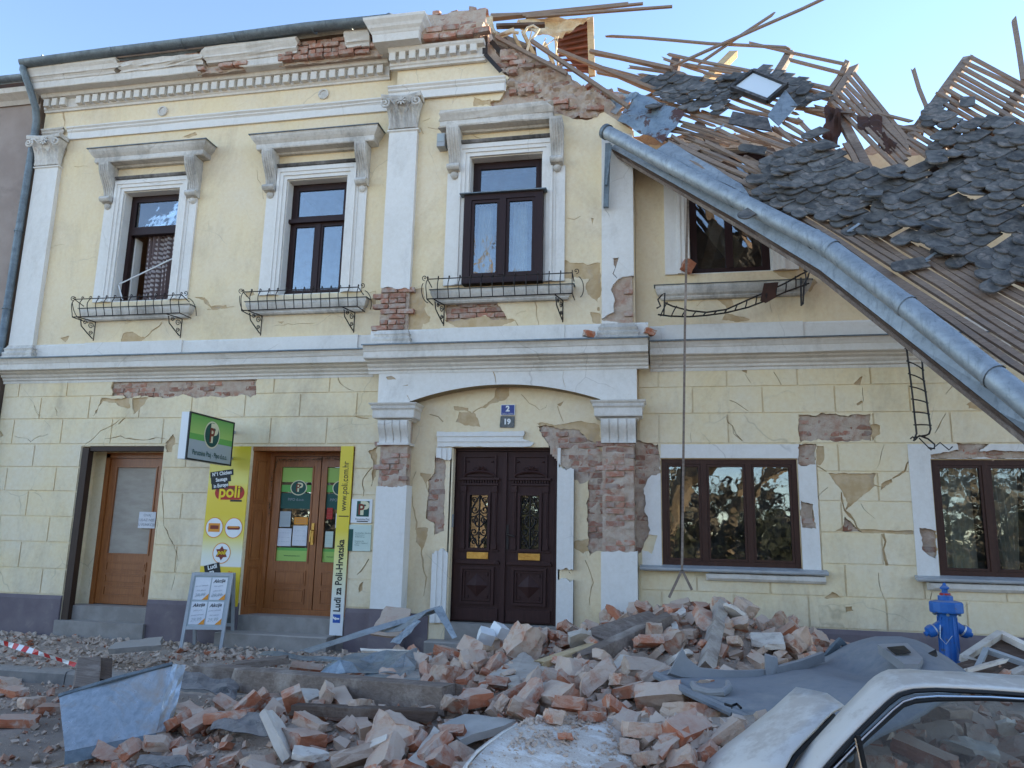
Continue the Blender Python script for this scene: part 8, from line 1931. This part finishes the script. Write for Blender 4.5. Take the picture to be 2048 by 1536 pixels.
MB().tube([p+Vector((0.004, -0.01, -0.004)) for p in ch_line], 0.0042, 6).build('chrome_trim', M['chrome'], car, smooth=True)
MB().tube([p + (C(1824, 1500, 2.7)-p).normalized()*0.034 for p in win_line], 0.010, 6).build('window_seal', M['black'], car, smooth=True)
gl_ = MB(); k = len(win_line); low_ = [C(1608, 1660, 2.6), C(1660, 1680, 2.63), C(1720, 1690, 2.65), C(1780, 1700, 2.68), C(1810, 1700, 2.69), C(1840, 1700, 2.7), C(1880, 1700, 2.7), C(1980, 1710, 2.7), C(2130, 1720, 2.7)]
gl_.add(win_line+low_, [(i, i+1, k+i+1, k+i) for i in range(k-1)]); gl_.build('side_window', M['carglass'], car)
MB().bar(C(1716, 1470, 2.675), C(1752, 1640, 2.60), 0.012, 0.022, (0, 1, 0)).build('vent_post', M['black'], car); MB().bar(C(1710, 1476, 2.66), C(1744, 1640, 2.585), 0.004, 0.006, (0, 1, 0)).build('chrome_trim', M['chrome'], car)
sheet('door', [[C(1500, 1680, 2.62), C(1480, 1850, 2.66)], [C(1800, 1705, 2.6), C(1790, 1880, 2.66)], [C(2140, 1725, 2.6), C(2140, 1900, 2.66)]], M['carpaint'], car)
# inside: sagging roof lining edge, far sill, rubble on the seats
# grit and lumps on the bonnet
ctrl = hood_rows
def hood_pt(s, t):
    i = min(int(s*4), 3); j = min(int(t*4), 3); a_, b_ = s*4-i, t*4-j
    return ctrl[i][j]*(1-a_)*(1-b_)+ctrl[i+1][j]*a_*(1-b_)+ctrl[i+1][j+1]*a_*b_+ctrl[i][j+1]*(1-a_)*b_
r2 = random.Random(91); gm_ = MB(); 
def crumb(mb, p, s):
    E_ = Euler((r2.uniform(-.9, .9), r2.uniform(-.9, .9), r2.uniform(0, 6.28))).to_matrix(); vs = []
    for q in ((-1,-1,-1),(1,-1,-1),(1,1,-1),(-1,1,-1),(-1,-1,1),(1,-1,1),(1,1,1),(-1,1,1)):
        vs.append(p+E_ @ Vector((q[0]*s*r2.uniform(.5, 1.1), q[1]*s*r2.uniform(.4, .9), q[2]*s*.6*r2.uniform(.35, .9))))
    mb.add(vs, [(0,3,2,1),(4,5,6,7),(0,1,5,4),(1,2,6,5),(2,3,7,6),(3,0,4,7)])
for _ in range(6500):
    s, t = r2.random(), r2.random()
    dn = 0.15+0.85*max(0, noise.noise(Vector((s*4, t*5, 3)))+0.25)+0.6*(t-0.4)
    if s < 0.12 and t < 0.75: dn *= 0.25
    if r2.random() > dn: continue
    sz = 0.0022*(6.0)**(r2.random()**2.8); crumb(gm_, hood_pt(s, t)+Vector((0, 0, sz*0.4)), sz)
tag(gm_.build('bonnet_grit', M['grit']), 'mortar grit strewn over the car bonnet', 'rubble', kind='stuff')
for i, (s, t, k_, sc) in enumerate(((0.45, 0.55, 8, .32), (0.75, 0.35, 20, .42), (0.55, 0.9, 10, .55), (0.9, 0.6, 25, .35), (0.3, 0.8, 27, .35), (0.8, 0.85, 17, .6))):
    me, noun = SH[k_]; o = link_mesh(me.name, me, None, hood_pt(s, t)+Vector((0, 0, 0.02)), (r2.uniform(-.4, .4), r2.uniform(-.4, .4), r2.uniform(0, 6)), (sc, sc, sc)); tag(o, 'small ' + noun + ' on the car bonnet, ' + ('in its middle', 'towards its right', 'at its back edge', 'by the screen opening', 'on its left part', 'in its back right corner')[i], 'brick' if 'brick' in noun else 'rubble')
# rubble poured through the screen opening
sm = MB()
for _ in range(900):
    u, v = r2.uniform(1265, 1600), r2.uniform(1435, 1600)
    if v < 1500-(u-1300)*0.42 and u > 1420: continue
    if v < 1478 and u < 1300: continue
    if v > 1545-(u-1440)*0.72+40: continue
    p = C(u, v, 3.28-(v-1440)*0.0026); crumb(sm, p, 0.005*(9.0)**(r2.random()**2.0))
tag(sm.build('screen_rubble', M['grit']), 'mortar lumps filling the windscreen opening of the car', 'rubble', kind='stuff')
scr = [[C(1255, 1440, 3.5), C(1265, 1500, 3.25), C(1290, 1620, 2.95)], [C(1400, 1440, 3.5), C(1400, 1510, 3.22), C(1400, 1630, 2.92)], [C(1540, 1430, 3.5), C(1530, 1500, 3.24), C(1520, 1620, 2.95)], [C(1640, 1420, 3.4), C(1640, 1480, 3.2), C(1640, 1600, 2.95)]]
tag(sheet('dust_fill', scr, M['dustbed'], None), 'dust and mortar bed filling the front of the car', 'rubble', kind='stuff')
for i, (u, v, k_, sc) in enumerate(((1345, 1475, 10, .75), (1375, 1455, 3, .8), (1300, 1515, 20, .5), (1415, 1500, 12, .5), (1360, 1520, 27, .45), (1285, 1460, 22, .6), (1450, 1470, 18, .6), (1330, 1500, 24, .5))):
    me, noun = SH[k_]; o = link_mesh(me.name, me, None, C(u, v, 3.25-(v-1440)*0.0028), (r2.uniform(-.6, .6), r2.uniform(-.6, .6), r2.uniform(0, 6)), (sc, sc, sc)); tag(o, noun + ' in the windscreen hollow of the car, ' + ('at its top', 'uppermost towards the torn roof', 'by the bonnet corner', 'near the bent panel', 'low in its middle', 'at its upper left', 'under the bent panel tip', 'left of its middle')[i], 'brick' if 'brick' in noun else 'rubble')
# ------------------------------------------------------------------ the torn-off car roof, lining upwards
rf_ = empty('torn_car_roof', (0, 0, 0), 'torn off car roof lying upside down with its grey lining showing', 'car part')
rows = [[C(1312, 1350, 5.3), C(1380, 1385, 4.9), C(1470, 1425, 4.5), C(1590, 1475, 4.0), C(1700, 1510, 3.7)],
        [C(1345, 1345, 5.5), C(1440, 1372, 5.05), C(1530, 1402, 4.62), C(1640, 1445, 4.15), C(1760, 1480, 3.8)],
        [C(1450, 1352, 5.6), C(1520, 1366, 5.2), C(1590, 1380, 4.8), C(1690, 1415, 4.3), C(1820, 1450, 3.9)],
        [C(1530, 1352, 5.8), C(1600, 1350, 5.3), C(1650, 1362, 4.85), C(1730, 1392, 4.4), C(1850, 1430, 4.0)],
        [C(1600, 1338, 6.0), C(1660, 1334, 5.75), C(1715, 1352, 5.45), C(1780, 1380, 4.9), C(1880, 1415, 4.4)],
        [C(1680, 1306, 6.2), C(1730, 1290, 5.9), C(1780, 1300, 5.5), C(1840, 1335, 5.0), C(1920, 1385, 4.5)],
        [C(1735, 1288, 6.3), C(1775, 1280, 6.0), C(1830, 1292, 5.7), C(1880, 1325, 5.3), C(1950, 1385, 4.8)],
        [C(1790, 1290, 6.5), C(1830, 1290, 6.4), C(1870, 1312, 6.1), C(1920, 1350, 5.7), C(1980, 1400, 5.2)]]
rows = [[p + Vector((0, 0, 0.035*noise.noise(p*2.1)+0.02*noise.noise(p*5))) for p in r] for r in rows]
sheet('headliner', rows, M['headliner'], rf_, 0.03)
ed = [C(1312, 1350, 5.28), C(1380, 1386, 4.88), C(1470, 1427, 4.48), C(1590, 1478, 3.98), C(1700, 1513, 3.68)]
MB().tube(ed, 0.028, 8).build('edge_roll', M['headliner'], rf_, smooth=True)
# plastic pillar trims along the far edge
def strip3(name, pts, w, mat, parent, up=(0, 0, 1), th=0.03):
    vs = []; m_ = len(pts)
    for i, p in enumerate(pts):
        d = (pts[min(i+1, m_-1)]-pts[max(i-1, 0)]).normalized(); ww = w[i] if isinstance(w, (list, tuple)) else w
        s = Vector(up); s = (s-d*s.dot(d)).normalized(); n = d.cross(s)
        for (a_, b_) in ((-.5, -.3), (-.42, .5), (.42, .5), (.5, -.3)): vs.append(p+s*a_*ww+n*b_*th)
    fs = [(i*4+k, i*4+(k+1) % 4, i*4+4+(k+1) % 4, i*4+4+k) for i in range(m_-1) for k in range(4)] + [(3, 2, 1, 0), tuple((m_-1)*4+k for k in range(4))]
    return MB().add(vs, fs).build(name, mat, parent, smooth=True)
strip3('pillar_trim', [C(1350, 1322, 5.2), C(1368, 1336, 5.2), C(1398, 1346, 5.2), C(1450, 1349, 5.2), C(1500, 1349, 5.25), C(1530, 1347, 5.3)], [0.22, 0.15, 0.075, 0.06, 0.06, 0.06], M['trim_grey'], rf_, (0.1, 0.2, 1))
strip3('pillar_trim', [C(1530, 1332, 5.3), C(1546, 1334, 5.3), C(1549, 1344, 5.3)], [0.17, 0.16, 0.07], M['trim_grey'], rf_, (0.1, 0.2, 1))
strip3('pillar_trim', [C(1550, 1345, 5.3), C(1600, 1331, 5.5), C(1645, 1314, 5.8)], 0.08, M['trim_grey'], rf_, (0.1, 0.2, 1))
strip3('torn_corner', [C(1650, 1315, 6.0), C(1668, 1298, 6.05), C(1680, 1282, 6.1), C(1694, 1295, 6.1)], [0.05, 0.08, 0.06, 0.04], M['zinc_dark'], rf_)
mb = MB(); mb.tube([C(1386, 1368, 4.95), C(1392, 1378, 4.85), C(1420, 1385, 4.75), C(1446, 1385, 4.7), C(1458, 1376, 4.75), C(1455, 1364, 4.85)], [0.022, 0.026, 0.024, 0.024, 0.024, 0.016], 8); mb.build('grab_handle', M['trim_grey'], rf_, smooth=True)
cn = MB(); P_ = [C(1755, 1288, 5.25), C(1815, 1286, 5.3), C(1846, 1316, 4.95), C(1838, 1328, 4.85), C(1808, 1328, 4.85)]; vs = P_+[p-Vector((0, 0, 0.06)) for p in P_]
cn.add(vs, [(0, 1, 2, 3, 4), (9, 8, 7, 6, 5)] + [(i, 5+i, 5+(i+1) % 5, (i+1) % 5) for i in range(5)]).build('roof_console', M['trim_grey'], rf_)
quad_plate('lamp_opening', [C(1774, 1294, 5.15), C(1808, 1291, 5.19), C(1822, 1304, 5.02), C(1792, 1309, 5.0)], 0.004, M['black'], rf_)
quad_plate('sun_visor_clip', [C(1856, 1306, 5.3), C(1872, 1298, 5.35), C(1874, 1306, 5.3), C(1860, 1316, 5.2)], 0.02, M['black'], rf_)
MB().tube([C(1450, 1408, 4.4), C(1462, 1412, 4.35), C(1474, 1408, 4.4), C(1482, 1416, 4.3)], 0.008, 5).build('clip', M['black'], rf_); MB().tube([C(1464, 1415, 4.5), C(1462, 1435, 4.45), C(1450, 1450, 4.4)], 0.004, 4).build('wire', M['black'], rf_)
tag(MB().bar(C(1452, 1440, 4.35), C(1440, 1462, 4.2), 0.035, 0.02).build('black_bracket', M['black']), 'small black plastic bracket dangling below the torn car roof', 'bracket')
